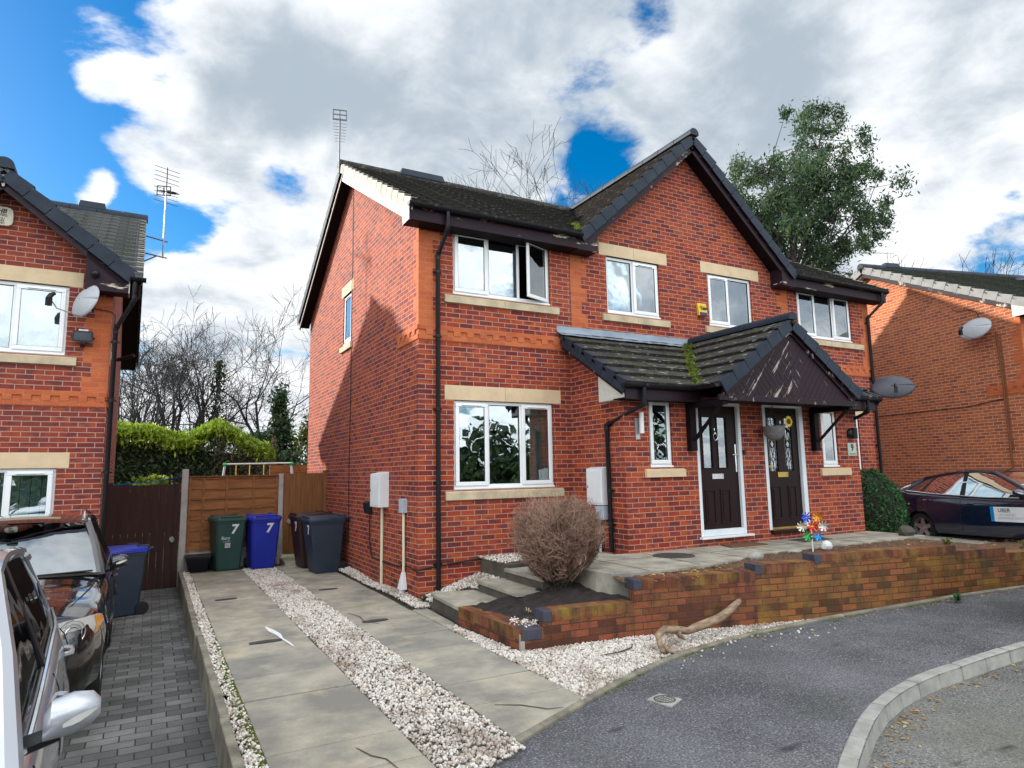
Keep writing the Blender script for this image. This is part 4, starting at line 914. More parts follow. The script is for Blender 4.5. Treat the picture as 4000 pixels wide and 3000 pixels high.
dish(rw(.80, .42, 3.86), 1.321+R(180)+R(2), R(-20), 'light grey oval dish high on the sunlit right gable wall', 'dish_grey', (.40, .27), .36, (-.16, .36))
def aerial(label, base, boom_dir, n, mast_r=.016, low=None, grid_first=True, mat='aerial_metal', vertical=False, bracket=None, L=.95, el=.30):
    A = thing('tv_aerial', label, 'tv aerial', base)
    top = Vector(base)+Vector((0, 0, low)); m = MB(); m.tube([base, tuple(top)], mast_r, 8); m.build('mast', 'galvanised' if bracket else mat, A, smooth=True)
    d = Vector(boom_dir).normalized(); s = d.cross(Vector((0, 0, 1))).normalized(); c = top-Vector((0, 0, .05))
    b = MB(); b.tube([tuple(c-d*.2), tuple(c+d*L)], .009, 6); b.build('boom', mat, A)
    e = MB(); ev = Vector((0, 0, 1)) if vertical else s
    for k in range(n):
        p = c+d*(.02+(L-.05)*k/(n-1)); h = el*(.5-.14*k/(n-1)); e.tube([tuple(p-ev*h), tuple(p+ev*h)], .0045, 5)
    e.build('elements', mat, A)
    g = MB(); rp = c-d*.2
    for z in (-.10, .0, .10): g.obox(rp-s*.13+Vector((0, 0, z)), rp+s*.13+Vector((0, 0, z)), d, (0, 0, 1), -.006, .006, -.011, .011)
    for w_ in (-.13, 0, .13): g.obox(rp+s*w_+Vector((0, 0, -.11)), rp+s*w_+Vector((0, 0, .11)), d, s, -.006, .006, -.009, .009)
    g.build('reflector', mat, A)
    if bracket:
        k = MB()
        for p, q in bracket: k.tube([p, q], .014, 6)
        k.build('bracket', 'rust', A)
    return A
aerial('thin aerial on a dark pole at the top of the main gable end', (-.335, 3.72, 6.35), (.25, 1, 0), 8, low=1.22, mat='aerial_metal')
_b = lw(.72, 3.91, 5.85)
A2 = aerial('tall rusty aerial bracketed off the left house roof end', _b, (.25, 1, .35), 11, low=1.55, bracket=[(lw(.33, 3.91, 6.30), lw(.80, 3.91, 6.22)), (lw(.33, 3.91, 5.92), lw(.80, 3.91, 5.86)), (lw(.33, 3.91, 5.70), lw(.6, 3.91, 5.88))], mat='cable_black', L=.8)
_e = MB(); _t = Vector(_b)+Vector((0, 0, 2.05)); _e.tube([tuple(Vector(_b)+Vector((0, 0, 1.5))), tuple(_t)], .012, 6)
for k in range(8): z = _t.z-.045-.10*k-(.06 if k > 3 else 0); _e.tube([(_t.x-.24, _t.y-.03, z+.03), (_t.x+.24, _t.y+.03, z-.03)], .006, 5)
_e.build('stacked_elements', 'cable_black', A2)
aerial('small grey grid aerial on the right house ridge', rw(4.18, -.75, 6.5), (-1, .4, 0), 7, low=.42, mat='galvanised', L=.9)
def cable(name, label, pts, r=.006, mat='cable_black', clips=True):
    m = MB(); m.tube(pts, r, 6)
    return tag(m.build(name, mat, None, smooth=True), label, 'cable')
cable('wall_cable', 'thin black cable hanging straight down the side wall past the small window', [(-.012, 3.79+.012*math.sin(i*1.3), 6.35-i*.5) for i in range(5)] + [(-.012, 3.79+.02*math.sin(i*.9), 4.35-i*.45) for i in range(13)], .007)
cable('wall_cable', 'black cable looping from the charger box round the foot of the main brick corner', [(-.03, 2.32, -.46), (-.025, 2.33, -.9), (-.02, 2.24, -1.12), (-.02, 2.1, -1.15), (-.02, 1.6, -1.16), (-.02, .9, -1.15), (-.02, .4, -1.10), (-.02, .1, -1.12), (-.02, -.02, -1.11), (.1, -.02, -1.09), (.8, -.02, -1.03), (1.6, -.02, -.99), (2.4, -.02, -.97), (2.68, -.03, -.97)], .012)
cable('wall_cable', 'black cable strung across the sunlit brick gable of the right house', [rw(.55, .015, 2.16), rw(1.5, .015, 2.06), rw(3, .015, 2.06), rw(4.6, .015, 2.06)], .009)
cable('wall_cable', 'loose cable trailing from under the grey verge to the right hand dish', [rw(1.6, .06, 4.53), rw(1.5, .02, 4.42), rw(1.2, .02, 4.40), rw(1.0, .02, 4.30), rw(.88, .02, 4.0)], .008)
cable('dish_cable', 'black cables running across the orange quoins from the left house dish', [lw(-.32, -.06, 3.72), lw(-.2, -.03, 3.74), lw(-.02, -.03, 3.72), lw(.04, -.03, 3.66), lw(.04, -.03, 3.4)], .007)
# alarm box
A = thing('alarm_box', 'yellow alarm box with a dark blue base between the gable windows', 'alarm', (5.745, 0, 3.15))
m = MB(); m.hexa([(5.635, -.075, 3.155), (5.865, -.075, 3.155), (5.865, 0, 3.155), (5.635, 0, 3.155), (5.63, -.045, 3.405), (5.855, -.045, 3.405), (5.855, 0, 3.405), (5.63, 0, 3.405)]); m.build('cover', 'yellow_plastic', A, bevel=.014)
MB().hexa([(5.655, -.083, 3.158), (5.845, -.083, 3.158), (5.845, -.02, 3.158), (5.655, -.02, 3.158), (5.655, -.074, 3.225), (5.845, -.074, 3.225), (5.845, -.02, 3.225), (5.655, -.02, 3.225)]).build('strobe', 'navy_plastic', A, bevel=.006)
text(A, 'lettering', 'Yale', .095, (5.755, -.069, 3.305), (R(83), 0, 0), 'dark_mark', bold=.003)
# plaque on left house
P = thing('wall_plaque', 'cream burglar alarm plaque under the left house gable peak', 'plaque', lw(-1.44, -.03, 4.98), R(1.3), local=True)
m = MB(); m.prism([(.14*math.copysign(abs(math.cos(t))**.45, math.cos(t)), -.02, .14*math.copysign(abs(math.sin(t))**.6, math.sin(t))) for t in [6.2832*i/28 for i in range(28)]], (0, .05, 0)); m.build('plate', 'ivory_plate', P, bevel=.006)
text(P, 'lettering', 'HB', .085, (0, -.024, .075), (R(90), 0, 0), 'dark_mark', shear=.3, bold=.002)
text(P, 'lettering', 'ALARM\nSYSTEMS', .028, (0, -.024, .015), (R(90), 0, 0), 'dark_mark', sx=1.3)
text(P, 'lettering', '0161\n643\n3461', .04, (0, -.024, -.07), (R(90), 0, 0), 'dark_mark', sx=1.2)
# floodlight
F = thing('floodlight', 'black halogen floodlight on the left house below its dish', 'floodlight', lw(-.35, -.02, 3.28), R(1.3), local=True)
m = MB(); ring(m, -.13, .13, -.09, .09, .02, -.16, -.05) if False else m.hexa([(-.13, -.15, -.085), (.13, -.15, -.085), (.10, -.04, -.05), (-.10, -.04, -.05), (-.13, -.13, .085), (.13, -.13, .085), (.10, -.04, .06), (-.10, -.04, .06)]); m.build('housing', 'black_plastic', F, bevel=.008)
MB().hexa([(-.105, -.153, -.062), (.105, -.153, -.062), (.105, -.14, -.062), (-.105, -.14, -.062), (-.105, -.139, .06), (.105, -.139, .06), (.105, -.128, .06), (-.105, -.128, .06)]).build('lens', 'car_glass', F)
m = MB(); m.box(-.145, -.135, -.12, .0, -.01, .01); m.box(.135, .145, -.12, 0, -.01, .01); m.box(-.145, .145, -.012, .0, -.01, .01); m.lathe([(.03, -.09), (.035, -.07), (.02, -.05)], (0, -.06, -.06), 12); m.build('bracket', 'black_plastic', F)
MB().box(-.06, .06, -.05, .01, .095, .125).build('junction_box', 'white_plastic', F, bevel=.004)
F = thing('camera', 'round black security camera on the left house eaves box', 'camera', lw(-.235, -.31, 4.20), R(1.3), local=True)
MB().lathe([(.03, .0), (.055, -.02), (.055, -.05), (.035, -.075), (.001, -.085)], (0, 0, 0), 16, 'y').build('dome', 'black_plastic', F, smooth=True)
F = thing('security_camera', 'black bullet camera poking out past the left house downpipe', 'camera', lw(.02, .55, 3.12), R(1.3), local=True)
MB().box(-.02, .02, -.05, .05, -.05, .06).build('mount', 'white_plastic', F, bevel=.004); m = MB(); m.tube([(.03, 0, -.04), (.10, -.05, -.03)], .012, 8); m.tube([(.06, -.02, -.06), (.30, -.22, .0)], .03, 12); m.build('body', 'black_plastic', F, smooth=True)
# meter cabinets and boxes
def cabinet(label, f, u0, u1, z0, z1, dep):
    c = f((u0+u1)/2, 0, z0); G = thing('meter_cabinet', label, 'meter box', c, group='white meter cabinets')
    m = MB(f); m.hexa([(u0, 0, z0), (u1, 0, z0), (u1, dep, z0), (u0, dep, z0), (u0, 0, z1+.03), (u1, 0, z1+.03), (u1, dep, z1), (u0, dep, z1)]); m.build('case', 'white_plastic', G, bevel=.006)
    MB(f).box(u0+.02, u1-.025, dep, dep+.008, z0+.03, z1-.03).build('door', 'white_plastic', G, bevel=.003); m = MB(f); m.box(u1-.055, u1-.045, dep+.008, dep+.014, (z0+z1)/2-.02, (z0+z1)/2+.02); m.build('latch', 'dark_mark', G)
    return G
cabinet('white meter cabinet on the side wall above its cream pipe', left(0), 1.35, 1.86, -.28, .26, .16)
cabinet('white meter cabinet on the porch wall behind the bare shrub', left(2.71), -.90, -.50, -.27, .28, .11)
E1 = thing('ev_charger', 'black charger box on the side wall left of the meter cabinet', 'charger', (-.05, 2.35, -.45)); MB(left(0)).hexa([(2.24, 0, -.44), (2.47, 0, -.44), (2.45, .10, -.42), (2.26, .10, -.42), (2.22, 0, -.20), (2.49, 0, -.20), (2.46, .12, -.22), (2.25, .12, -.22)]).build('case', 'black_plastic', E1, bevel=.02)
E1 = thing('junction_box', 'small pale grey box at the head of the cream conduit near the corner', 'junction box', (-.05, .54, -.33)); MB(left(0)).box(.46, .62, 0, .085, -.33, -.12).build('case', 'grey_plastic', E1, bevel=.008)
E1 = thing('conduit', 'cream conduit with a white funnel foot near the house corner', 'pipe', (-.04, .52, -1.5)); m = MB(); m.tube([(-.035, .53, -.335), (-.035, .52, -1.22)], .022, 10); m.build('pipe', 'cream_pipe', E1, smooth=True)
m = MB(); m.hexa([(-.11, .43, -1.44), (-.01, .43, -1.44), (-.01, .60, -1.44), (-.11, .60, -1.44), (-.065, .49, -1.2), (-.01, .49, -1.2), (-.01, .55, -1.2), (-.065, .55, -1.2)]); m.tube([(-.06, .515, -1.44), (-.06, .515, -1.52)], .045, 12); m.build('funnel', 'white_plastic', E1, bevel=.006)
m = MB(); m.tube([(-.03, 1.60, -.29), (-.03, 1.61, -1.52)], .026, 10); tag(m.build('meter_pipe', 'cream_pipe', None, smooth=True), 'straight cream pipe dropping from the side meter cabinet to the gravel', 'pipe')
E1 = thing('service_box', 'grey service box with white pipe below the porch meter cabinet', 'service box', (2.66, -.80, -.49)); MB(left(2.71)).box(-.93, -.71, 0, .12, -.485, -.285).build('case', 'grey_plastic', E1, bevel=.008)
m = MB(); m.tube([(2.67, -.72, -.28), (2.67, -.72, -1.0)], .022, 10); m.build('pipe', 'white_plastic', E1, smooth=True); m = MB(); m.tube([(2.64, -.88, -.48), (2.60, -.91, -.65), (2.63, -.89, -.85), (2.68, -.78, -.95), (2.69, -.6, -.97)], .009, 6); m.build('lead', 'cable_black', E1, smooth=True)
# lamps, plaque, basket, mats
L1 = thing('wall_lamp', 'slim silver up-down lamp left of the narrow porch window', 'wall lamp', (2.97, -1.36, .80)); MB().box(2.905, 2.985, -1.385, -1.361, .70, 1.02).build('back_plate', 'alloy', L1, bevel=.003); m = MB(); m.tube([(2.975, -1.44, .79), (2.975, -1.44, 1.10)], .035, 14); m.build('tube', 'white_plastic', L1, smooth=True)
L1 = thing('wall_lamp', 'black round wall lamp on the brick right of door nine', 'wall lamp', (7.96, -1.36, .85)); m = MB(); m.lathe([(.085, 0), (.10, -.03), (.09, -.06), (.06, -.08)], (7.96, -1.362, .85), 16, 'y'); m.tube([(7.99, -1.44, .76), (7.99, -1.44, .95)], .055, 12); m.build('shade', 'black_plastic', L1, smooth=True)
L1 = thing('house_number_plaque', 'pale green square plaque numbered nine on the porch corner', 'plaque', (7.99, -1.37, .45)); MB().box(7.865, 8.115, -1.372, -1.361, .44, .68).build('plate', 'sage_plate', L1, bevel=.004)
text(L1, 'number', '9', .17, (7.99, -1.375, .585), (R(90), 0, 0), 'dark_mark', bold=.003); MB().box(7.90, 8.08, -1.375, -1.3715, .468, .480).build('small_print', 'dark_mark', L1)
L1 = thing('doorbell', 'small black doorbell on the white frame beside the left door', 'doorbell', (5.15, -1.37, .50)); MB().box(5.137, 5.185, -1.39, -1.361, .47, .55).build('case', 'black_plastic', L1, bevel=.004)
L1 = thing('hanging_basket', 'woven grey half basket hanging from a scroll hook between the two doors', 'basket', (5.62, -1.50, .66))
m = MB(); m.lathe([(.05, .70), (.11, .73), (.155, .80), (.175, .88), (.185, .93), (.17, .93), (.15, .85)], (5.66, -1.58, 0), 20); m.build('bowl', 'wicker', L1, smooth=True)
m = MB(); m.tube([(5.60, -1.365, 1.02), (5.60, -1.365, 1.30), (5.62, -1.45, 1.345), (5.66, -1.58, 1.34), (5.67, -1.61, 1.31), (5.66, -1.585, 1.29)], .008, 6); m.tube([(5.66, -1.58, 1.30), (5.54, -1.56, .93)], .003, 4); m.tube([(5.66, -1.58, 1.30), (5.80, -1.56, .93)], .003, 4); m.build('hook', 'iron', L1, smooth=True)
L1 = thing('artificial_sunflower', 'yellow sunflower stuck in the hanging basket by the door', 'flower', (5.80, -1.72, .93)); m = MB()
for k in range(26):
    a = k*.2417*1.02; r0, r1 = .04, random.uniform(.085, .105); w_ = .018
    m.poly([(5.80+r0*math.cos(a)-w_*math.sin(a)*.6, -1.76-random.uniform(0, .012), 1.0+r0*math.sin(a)+w_*math.cos(a)*.6), (5.80+(r0+r1)/2*math.cos(a)+w_*math.sin(a), -1.775, 1.0+(r0+r1)/2*math.sin(a)-w_*math.cos(a)), (5.80+r1*math.cos(a), -1.765, 1.0+r1*math.sin(a)), (5.80+(r0+r1)/2*math.cos(a)-w_*math.sin(a), -1.775, 1.0+(r0+r1)/2*math.sin(a)+w_*math.cos(a))])
m.build('petals', 'sunflower', L1, recalc=False); MB().lathe([(.045, -.0), (.045, -.012), (.02, -.02), (.001, -.02)], (5.80, -1.765, 1.0), 14, 'y').build('heart', 'flower_heart', L1); m = MB(); m.tube([(5.79, -1.74, .98), (5.72, -1.62, .86)], .006, 6); m.build('stem', 'dark_leaf', L1)
m = MB(); m.hexa([(4.36, -1.74, -.955), (5.12, -1.78, -.955), (5.16, -1.40, -.955), (4.46, -1.42, -.955), (4.37, -1.73, -.925), (5.11, -1.77, -.925), (5.15, -1.41, -.925), (4.47, -1.43, -.925)]); tag(m.build('doormat', 'coir_mat', None, bevel=.006), 'plain tan coir doormat in front of the left door', 'doormat')
m = MB(); m.hexa([(5.86, -1.86, -.965), (6.62, -1.84, -.965), (6.66, -1.46, -.965), (5.90, -1.46, -.965), (5.87, -1.85, -.94), (6.61, -1.83, -.94), (6.65, -1.47, -.94), (5.91, -1.47, -.94)]); tag(m.build('doormat', 'brown_mat', None, bevel=.006), 'dark ribbed brown doormat in front of door nine', 'doormat')

# ------------------------------------------------------------------ ground, drives, paths
ZD, ZLD = -1.575, -1.87        # our drive, the neighbour's lower drive
def lerp_poly(pts, n):
    P = [Vector(p) for p in pts]; d = [0]
    for a, b in zip(P, P[1:]): d.append(d[-1]+(b-a).length)
    out = []
    for i in range(n):
        t = d[-1]*i/(n-1); k = max(j for j in range(len(d)) if d[j] <= t+1e-9); k = min(k, len(P)-2)
        out.append(P[k].lerp(P[k+1], (t-d[k])/max(1e-9, d[k+1]-d[k])))
    return out
def smooth_poly(pts, n=120, it=3):
    P = [Vector(p) for p in pts]
    for _ in range(it):
        Q = [P[0]]
        for a, b in zip(P, P[1:]): Q += [a*.75+b*.25, a*.25+b*.75]
        P = Q+[P[-1]]
    return lerp_poly(P, n)
def zp(x): # pavement level
    if x < 3.2: return -1.60
    if x < 6: return -1.60+.15*(x-3.2)/2.8
    return min(-1.45+.02*(x-6), -1.30)
def S3(o, name_kind='structure'): return tag(o, kind=name_kind)
WALL = smooth_poly([(.03, -2.95, 0), (1.35, -3.07, 0), (3.0, -3.42, 0), (3.8, -3.63, 0), (6, -4.06, 0), (7.2, -4.26, 0), (9.5, -4.6, 0), (12, -5.0, 0)], 260)
EDGE = smooth_poly([(-2.86, -5.75, 0), (-2.2, -5.40, 0), (-1.475, -5.06, 0), (-1.18, -4.93, 0), (-.58, -4.64, 0), (.04, -4.34, 0), (.98, -3.96, 0), (1.62, -3.80, 0), (2.4, -3.68, 0), (3.19, -3.62, 0), (3.79, -3.70, 0), (4.97, -3.94, 0), (6.0, -4.15, 0), (7.2, -4.36, 0), (9.5, -4.7, 0), (12, -5.1, 0)], 260)
KERB = smooth_poly([(-1.9, -16, 0), (-1.8, -11, 0), (-1.35, -9, 0), (-.55, -7.35, 0), (.15, -6.5, 0), (.60, -6.24, 0), (1.42, -5.83, 0), (1.85, -5.68, 0), (2.32, -5.56, 0), (3.12, -5.47, 0), (3.95, -5.52, 0), (4.3, -5.55, 0), (6, -5.75, 0), (9, -6.2, 0), (14, -7.0, 0), (22, -8.5, 0)], 260)
# ground sheet to the horizon
g = MB(); n_ = 24; ext = [-900, -300, -100, -40, -20, -10, 0, 10, 20, 40, 100, 300, 900]
g.grid([[(x, y, -2.3) for x in ext] for y in ext]); S3(g.build('ground', 'grass_ground', None, recalc=False))
MB().grid([[(-9, 5.7, -1.95), (10.95, 5.7, -1.95), (16, 7.9, -1.95)], [(-9, 26, -1.5), (10, 26, -1.5), (20, 26, -1.5)]]) .build('lawn', 'grass_ground', None, recalc=False)['kind'] = 'structure'
# pavement between the edging and the kerb
def loft(A, B, za, zb, n=10, m=0):
    b = MB(); b.grid([[tuple(Vector((p.x, p.y, za(p.x))).lerp(Vector((q.x, q.y, zb(q.x))), j/n)) for p, q in zip(A, B)] for j in range(n+1)]); return b
PA = lerp_poly([(-2.86, -16, 0), *[tuple(p) for p in EDGE], (22, -7, 0)], 300)
b = MB(); n = 12; KK = lerp_poly([tuple(p) for p in KERB], 300)
b = loft([Vector((-2.86, -16, 0))]*1 + lerp_poly([(-2.86, -16, 0), (-2.86, -10, 0), *[tuple(p) for p in EDGE], (22, -6.6, 0)], 299), KK, zp, zp, 12); S3(b.build('pavement', 'asphalt', None, recalc=False, smooth=2))
far = lerp_poly([(-2.0, -40, 0), (10, -40, 0), (40, -40, 0), (40, -12, 0)], 300)
b = loft(KK, far, lambda x: zp(x)-.115, lambda x: -1.66, 10); S3(b.build('road', 'road_asphalt', None, recalc=False, smooth=2))
S3(MB().box(-14, -2.86, -40, -6.4, -2.2, -1.88).build('side_road', 'asphalt', None))
S3(MB().box(-12, -2.80, -9, 5.66, -2.2, ZLD).build('block_paving', 'setts', None))
# kerb stones round the bend
m = MB(); L_ = [0]
for a, c in zip(KERB, KERB[1:]): L_.append(L_[-1]+(c-a).length)
def at_len(P, L, t):
    k = int(np.searchsorted(L, t)); k = min(max(k, 1), len(P)-1); u = (t-L[k-1])/(L[k]-L[k-1]); return P[k-1].lerp(P[k], u)
t = 0; lim = L_[-1]-.8
while t < lim:
    l = .78; a, c = at_len(KERB, L_, t+.004), at_len(KERB, L_, t+l-.004); mid = at_len(KERB, L_, t+l/2); j = random.uniform(-.004, .004)
    segs = [(a, mid), (mid, c)]
    for p, q in segs:
        d = (q-p).normalized(); s = Vector((d.y, -d.x, 0)); zz = [zp(p.x)+j, zp(q.x)+j]   # s points to the road
        m.hexa([(*(p-s*.115).xy, zz[0]-.25), (*(q-s*.115).xy, zz[1]-.25), (*(q+s*.022).xy, zz[1]-.25), (*(p+s*.022).xy, zz[0]-.25),
                (*(p-s*.115).xy, zz[0]+.006), (*(q-s*.115).xy, zz[1]+.006), (*(q-s*.008).xy, zz[1]+.006), (*(p-s*.008).xy, zz[0]+.006)])
    t += l
S3(m.build('kerb', 'kerb_concrete', None, bevel=.012))
# narrow concrete edging
m = MB(); LE = [0]
for a, c in zip(EDGE, EDGE[1:]): LE.append(LE[-1]+(c-a).length)
t = 0
while t < LE[-1]-.9:
    for h in (0, .46):
        a, c = at_len(EDGE, LE, t+h+(.003 if h == 0 else 0)), at_len(EDGE, LE, t+h+.46-(.003 if h else 0)); d = (c-a).normalized(); s = Vector((d.y, -d.x, 0)); za, zc = zp(a.x), zp(c.x); j = .022
        m.hexa([(*(a+s*.0).xy, za-.2), (*(c+s*.0).xy, zc-.2), (*(c-s*.055).xy, zc-.2), (*(a-s*.055).xy, za-.2), (*a.xy, za+j), (*c.xy, zc+j), (*(c-s*.055).xy, zc+j+.012), (*(a-s*.055).xy, za+j+.012)])
    t += .92
S3(m.build('path_edging', 'edging_concrete', None, bevel=.008))
# step down between the two drives
m = MB(); y = 5.6
while y > -5.6:
    y2 = max(y-1.0, -5.7); o = random.uniform(-.008, .008); m.box(-2.86+o, -2.79+o, y2+.006, y, -2.1, -1.545+random.uniform(-.008, .008)); y = y2
S3(m.build('drive_edging', 'edging_concrete', None, bevel=.01))
# gravel beds under the loose stones
def inpoly(x, y, P):
    c = False; j = len(P)-1
    for i in range(len(P)):
        if (P[i][1] > y) != (P[j][1] > y) and x < (P[j][0]-P[i][0])*(y-P[i][1])/(P[j][1]-P[i][1])+P[i][0]: c = not c
        j = i
    return c
MB().prism([(-2.79, 5.8, -1.9), (-.0, 5.8, -1.9), (0, -.2, -1.9), (-.05, -1.5, -1.9), (.0, -2.9, -1.9), *[(p.x, p.y, -1.9) for p in WALL[:95:6]], (3.6, -3.66, -1.9), *[(p.x, p.y+.03, -1.9) for p in EDGE[::-1] if -2.79 < p.x < 3.55][::3]], (0, 0, .318)).build('gravel_bed', 'dark_concrete', None)['kind'] = 'structure'
FRONT = [(-.225, -1.45), (-.09, -1.45), (0.0, -2.93), *[(p.x, p.y-.005) for p in WALL[:95:4]], (3.55, -3.60), *[(p.x, p.y+.06) for p in EDGE[::-1] if -.42 < p.x < 3.5][::3], (-.225, -4.45)]
AREAS = [([(-1.735, 5.3), (-1.115, 5.3), (-1.115, -5.02), (-1.735, -5.22)], ZD-.004, 15500), ([(-2.79, 5.5), (-2.665, 5.5), (-2.665, -5.50), (-2.79, -5.55)], ZD-.005, 3000),
         ([(-.225, 3.6), (0, 4.2), (0, 0), (.25, 0), (.02, -.42), (-.20, -.45)], -1.525, 3000), (FRONT, ZD-.006, 11500),
         ([(.05, 0), (.97, 0), (.97, -.66), (.62, -.66), (.57, -.42), (.05, -.40)], -9, 1300), ([(.95, 0), (2.71, 0), (2.71, -.55), (1.8, -.7), (.95, -.8)], -1.0, 1500),
         ([(.05, -2.6), (.55, -1.9), (.35, -2.85), (.12, -2.88)], -1.375, 420), ([(1.35, -3.5), (2.6, -3.5), (2.6, -4.15), (1.0, -4.2)], -1.594, 34), ([(2.6, -3.75), (5.0, -4.0), (5.0, -4.2), (2.6, -4.1)], -1.585, 45)]
MB().hexa([(.03, -.62, -1.75), (1.0, -.85, -1.75), (1.0, -.005, -1.75), (.03, -.005, -1.75), (.03, -.62, -1.55), (1.0, -.85, -1.24), (1.0, -.005, -1.22), (.03, -.005, -1.50)]).build('gravel_bed', 'dark_concrete', None)['kind'] = 'structure'
MB().box(.98, 2.7, -.9, -.005, -1.75, -1.01).build('gravel_bed', 'dark_concrete', None)['kind'] = 'structure'
def gravel():
    ico = bmesh.new(); bmesh.ops.create_icosphere(ico, subdivisions=1, radius=1); bv = np.array([v.co[:] for v in ico.verts]); bf = np.array([[v.index for v in f.verts] for f in ico.faces]); ico.free()
    sub = bv[:12]; nv = len(bv); pts = []
    for P, z, n in AREAS:
        xs = [p[0] for p in P]; ys = [p[1] for p in P]; k = 0
        while k < n:
            x, y = random.uniform(min(xs), max(xs)), random.uniform(min(ys), max(ys))
            if inpoly(x, y, P):
                # larger stones where they are near, only every other one far down the drive
                zz = z if z > -5 else -1.505+.29*(x-.03)/.97
                pts.append((x, y, zz+random.uniform(-.004, .016)+(.03*math.sin(x*3.1+1)*math.sin(y*2.3) if -1.55 < z < -1.5 else 0))); k += 1
    C = np.array(pts); N = len(C)
    sc = NP.uniform(.008, .0175, (N, 1))*NP.uniform(.65, 1.2, (N, 3)); ang = NP.uniform(0, 6.28, (N, 3))
    V = bv[None]*(1+NP.uniform(-.28, .28, (N, nv, 1)))*sc[:, None, :]
    for i, (a, b_) in enumerate(((0, 1), (1, 2), (0, 2))):
        c, s = np.cos(ang[:, i])[:, None], np.sin(ang[:, i])[:, None]; A_, B_ = V[:, :, a].copy(), V[:, :, b_].copy(); V[:, :, a] = A_*c-B_*s; V[:, :, b_] = A_*s+B_*c
    V += C[:, None, :]; Fc = (bf[None]+(np.arange(N)*nv)[:, None, None]).reshape(-1, 3)
    me = bpy.data.meshes.new('gravel'); V = V.reshape(-1, 3); me.vertices.add(len(V)); me.vertices.foreach_set('co', V.ravel()); me.loops.add(Fc.size); me.loops.foreach_set('vertex_index', Fc.ravel().astype(np.int32)); me.polygons.add(len(Fc)); me.polygons.foreach_set('loop_start', np.arange(0, Fc.size, 3, dtype=np.int32)); me.update(); me.validate()
    me.materials.append(MATS['gravel_stone']); o = bpy.data.objects.new('gravel', me); COL.objects.link(o); tag(o, 'loose white and buff stone chippings between and beside the drive strips', 'gravel', kind='stuff')
gravel()
# two strips of concrete flags
def strip(x0, x1, joints, name):
    m = MB()
    for a, b_ in zip(joints, joints[1:]):
        zt = ZD+random.uniform(.004, .014); g = random.choice((.009, .012, .017)); t = random.uniform(-.003, .003)
        m.hexa([(x0, b_+g, -1.8), (x1, b_+g, -1.8), (x1, a, -1.8), (x0, a, -1.8), (x0+t, b_+g, zt), (x1+t, b_+g, zt+t), (x1+t, a, zt-t), (x0+t, a, zt)])
    return S3(m.build(name, 'slab', None, bevel=.006))
ja = [5.15, 4.45, 3.75, 3.1, 2.45, 1.75, 1.05, .42, -.25, -.9, -1.72, -2.42, -3.08, -3.68, -4.28, -4.78]
strip(-2.655, -1.745, ja, 'paved_strip'); jb = [4.9, 4.2, 3.5, 2.8, 2.1, 1.45, .95, .3, -.35, -1.0, -1.65, -2.35, -2.95, -3.55, -4.12]
strip(-1.105, -.235, jb, 'paved_strip')
S3(MB().prism([(-2.655, -4.785, -1.8), (-1.745, -4.785, -1.8), (-1.745, -5.12, -1.8), (-2.655, -5.56, -1.8)], (0, 0, .232)).build('paved_strip', 'slab', None))
S3(MB().prism([(-1.105, -4.125, -1.8), (-.235, -4.125, -1.8), (-.235, -4.42, -1.8), (-1.105, -4.83, -1.8)], (0, 0, .232)).build('paved_strip', 'slab', None))
S3(MB().prism([(-.23, -.4, -1.8), (-.02, -.35, -1.8), (-.06, -1.42, -1.8), (-.23, -1.75, -1.8)], (0, 0, .24)).build('paved_strip', 'slab', None, bevel=.005))
S3(MB().box(-1.12, -.1, 4.3, 5.1, -1.8, ZD+.03).build('paved_strip', 'slab', None, bevel=.006))
# wear on the flags
def mark(name, label, pts, w, z, mat, cat):
    m = MB(); prev = None
    P = [Vector((x, y, z)) for x, y in pts]
    for k in range(len(P)-1):
        d = (P[k+1]-P[k]).normalized(); s = Vector((-d.y, d.x, 0)); w0, w1 = w[k], w[k+1]
        m.hexa([tuple(P[k]-s*w0), tuple(P[k+1]-s*w1), tuple(P[k+1]+s*w1), tuple(P[k]+s*w0), *[tuple(v+Vector((0, 0, .002))) for v in (P[k]-s*w0, P[k+1]-s*w1, P[k+1]+s*w1, P[k]+s*w0)]])
    return tag(m.build(name, mat, None), label, cat)
mark('paint_spill', 'white streak of spilt paint across the left paved strip', [(-2.09, -.35), (-2.06, -.6), (-2.02, -.82), (-2.015, -1.05), (-1.985, -1.28), (-1.965, -1.5)], [.008, .035, .028, .012, .016, .004], ZD+.0125, 'white_mark', 'stain')
def cover(label, x, y, rx, ry, z):
    m = MB(); m.prism([(x+rx*math.copysign(min(1, abs(1.25*math.cos(t))), math.cos(t)), y+ry*math.sin(t), z) for t in [6.2832*i/20 for i in range(20)]], (0, 0, .004)); return tag(m.build('drain_cover', 'iron', None), label, 'cover')
cover('flat rusty oval cover on the left strip crossed by the paint streak', -2.20, -1.1, .17, .06, ZD+.013); cover('flat oval cover on the left strip nearest the bins', -2.33, 1.9, .15, .06, ZD+.013)
cover('flat oval cover on the right strip opposite the planter', -.85, -.75, .16, .06, ZD+.013); cover('flat oval cover on the right strip near the side wall pipes', -.82, 1.9, .15, .06, ZD+.013)
for lab, P in (('dark oil trickle on the right strip just past its oval cover', [(-1.02, -.1), (-.95, -.4), (-.97, -.65), (-.86, -.95)]), ('dark drip streaks at the front end of the right strip', [(-.93, -4.2), (-.75, -4.32), (-.62, -4.5), (-.5, -4.53)]), ('dark drip streaks at the front end of the left strip', [(-2.1, -4.45), (-2.05, -4.62), (-1.98, -4.72), (-1.95, -4.95)])):
    mark('oil_stain', lab, P, [.003, .007, .005, .002], ZD+.0125, 'stain_brown', 'stain')
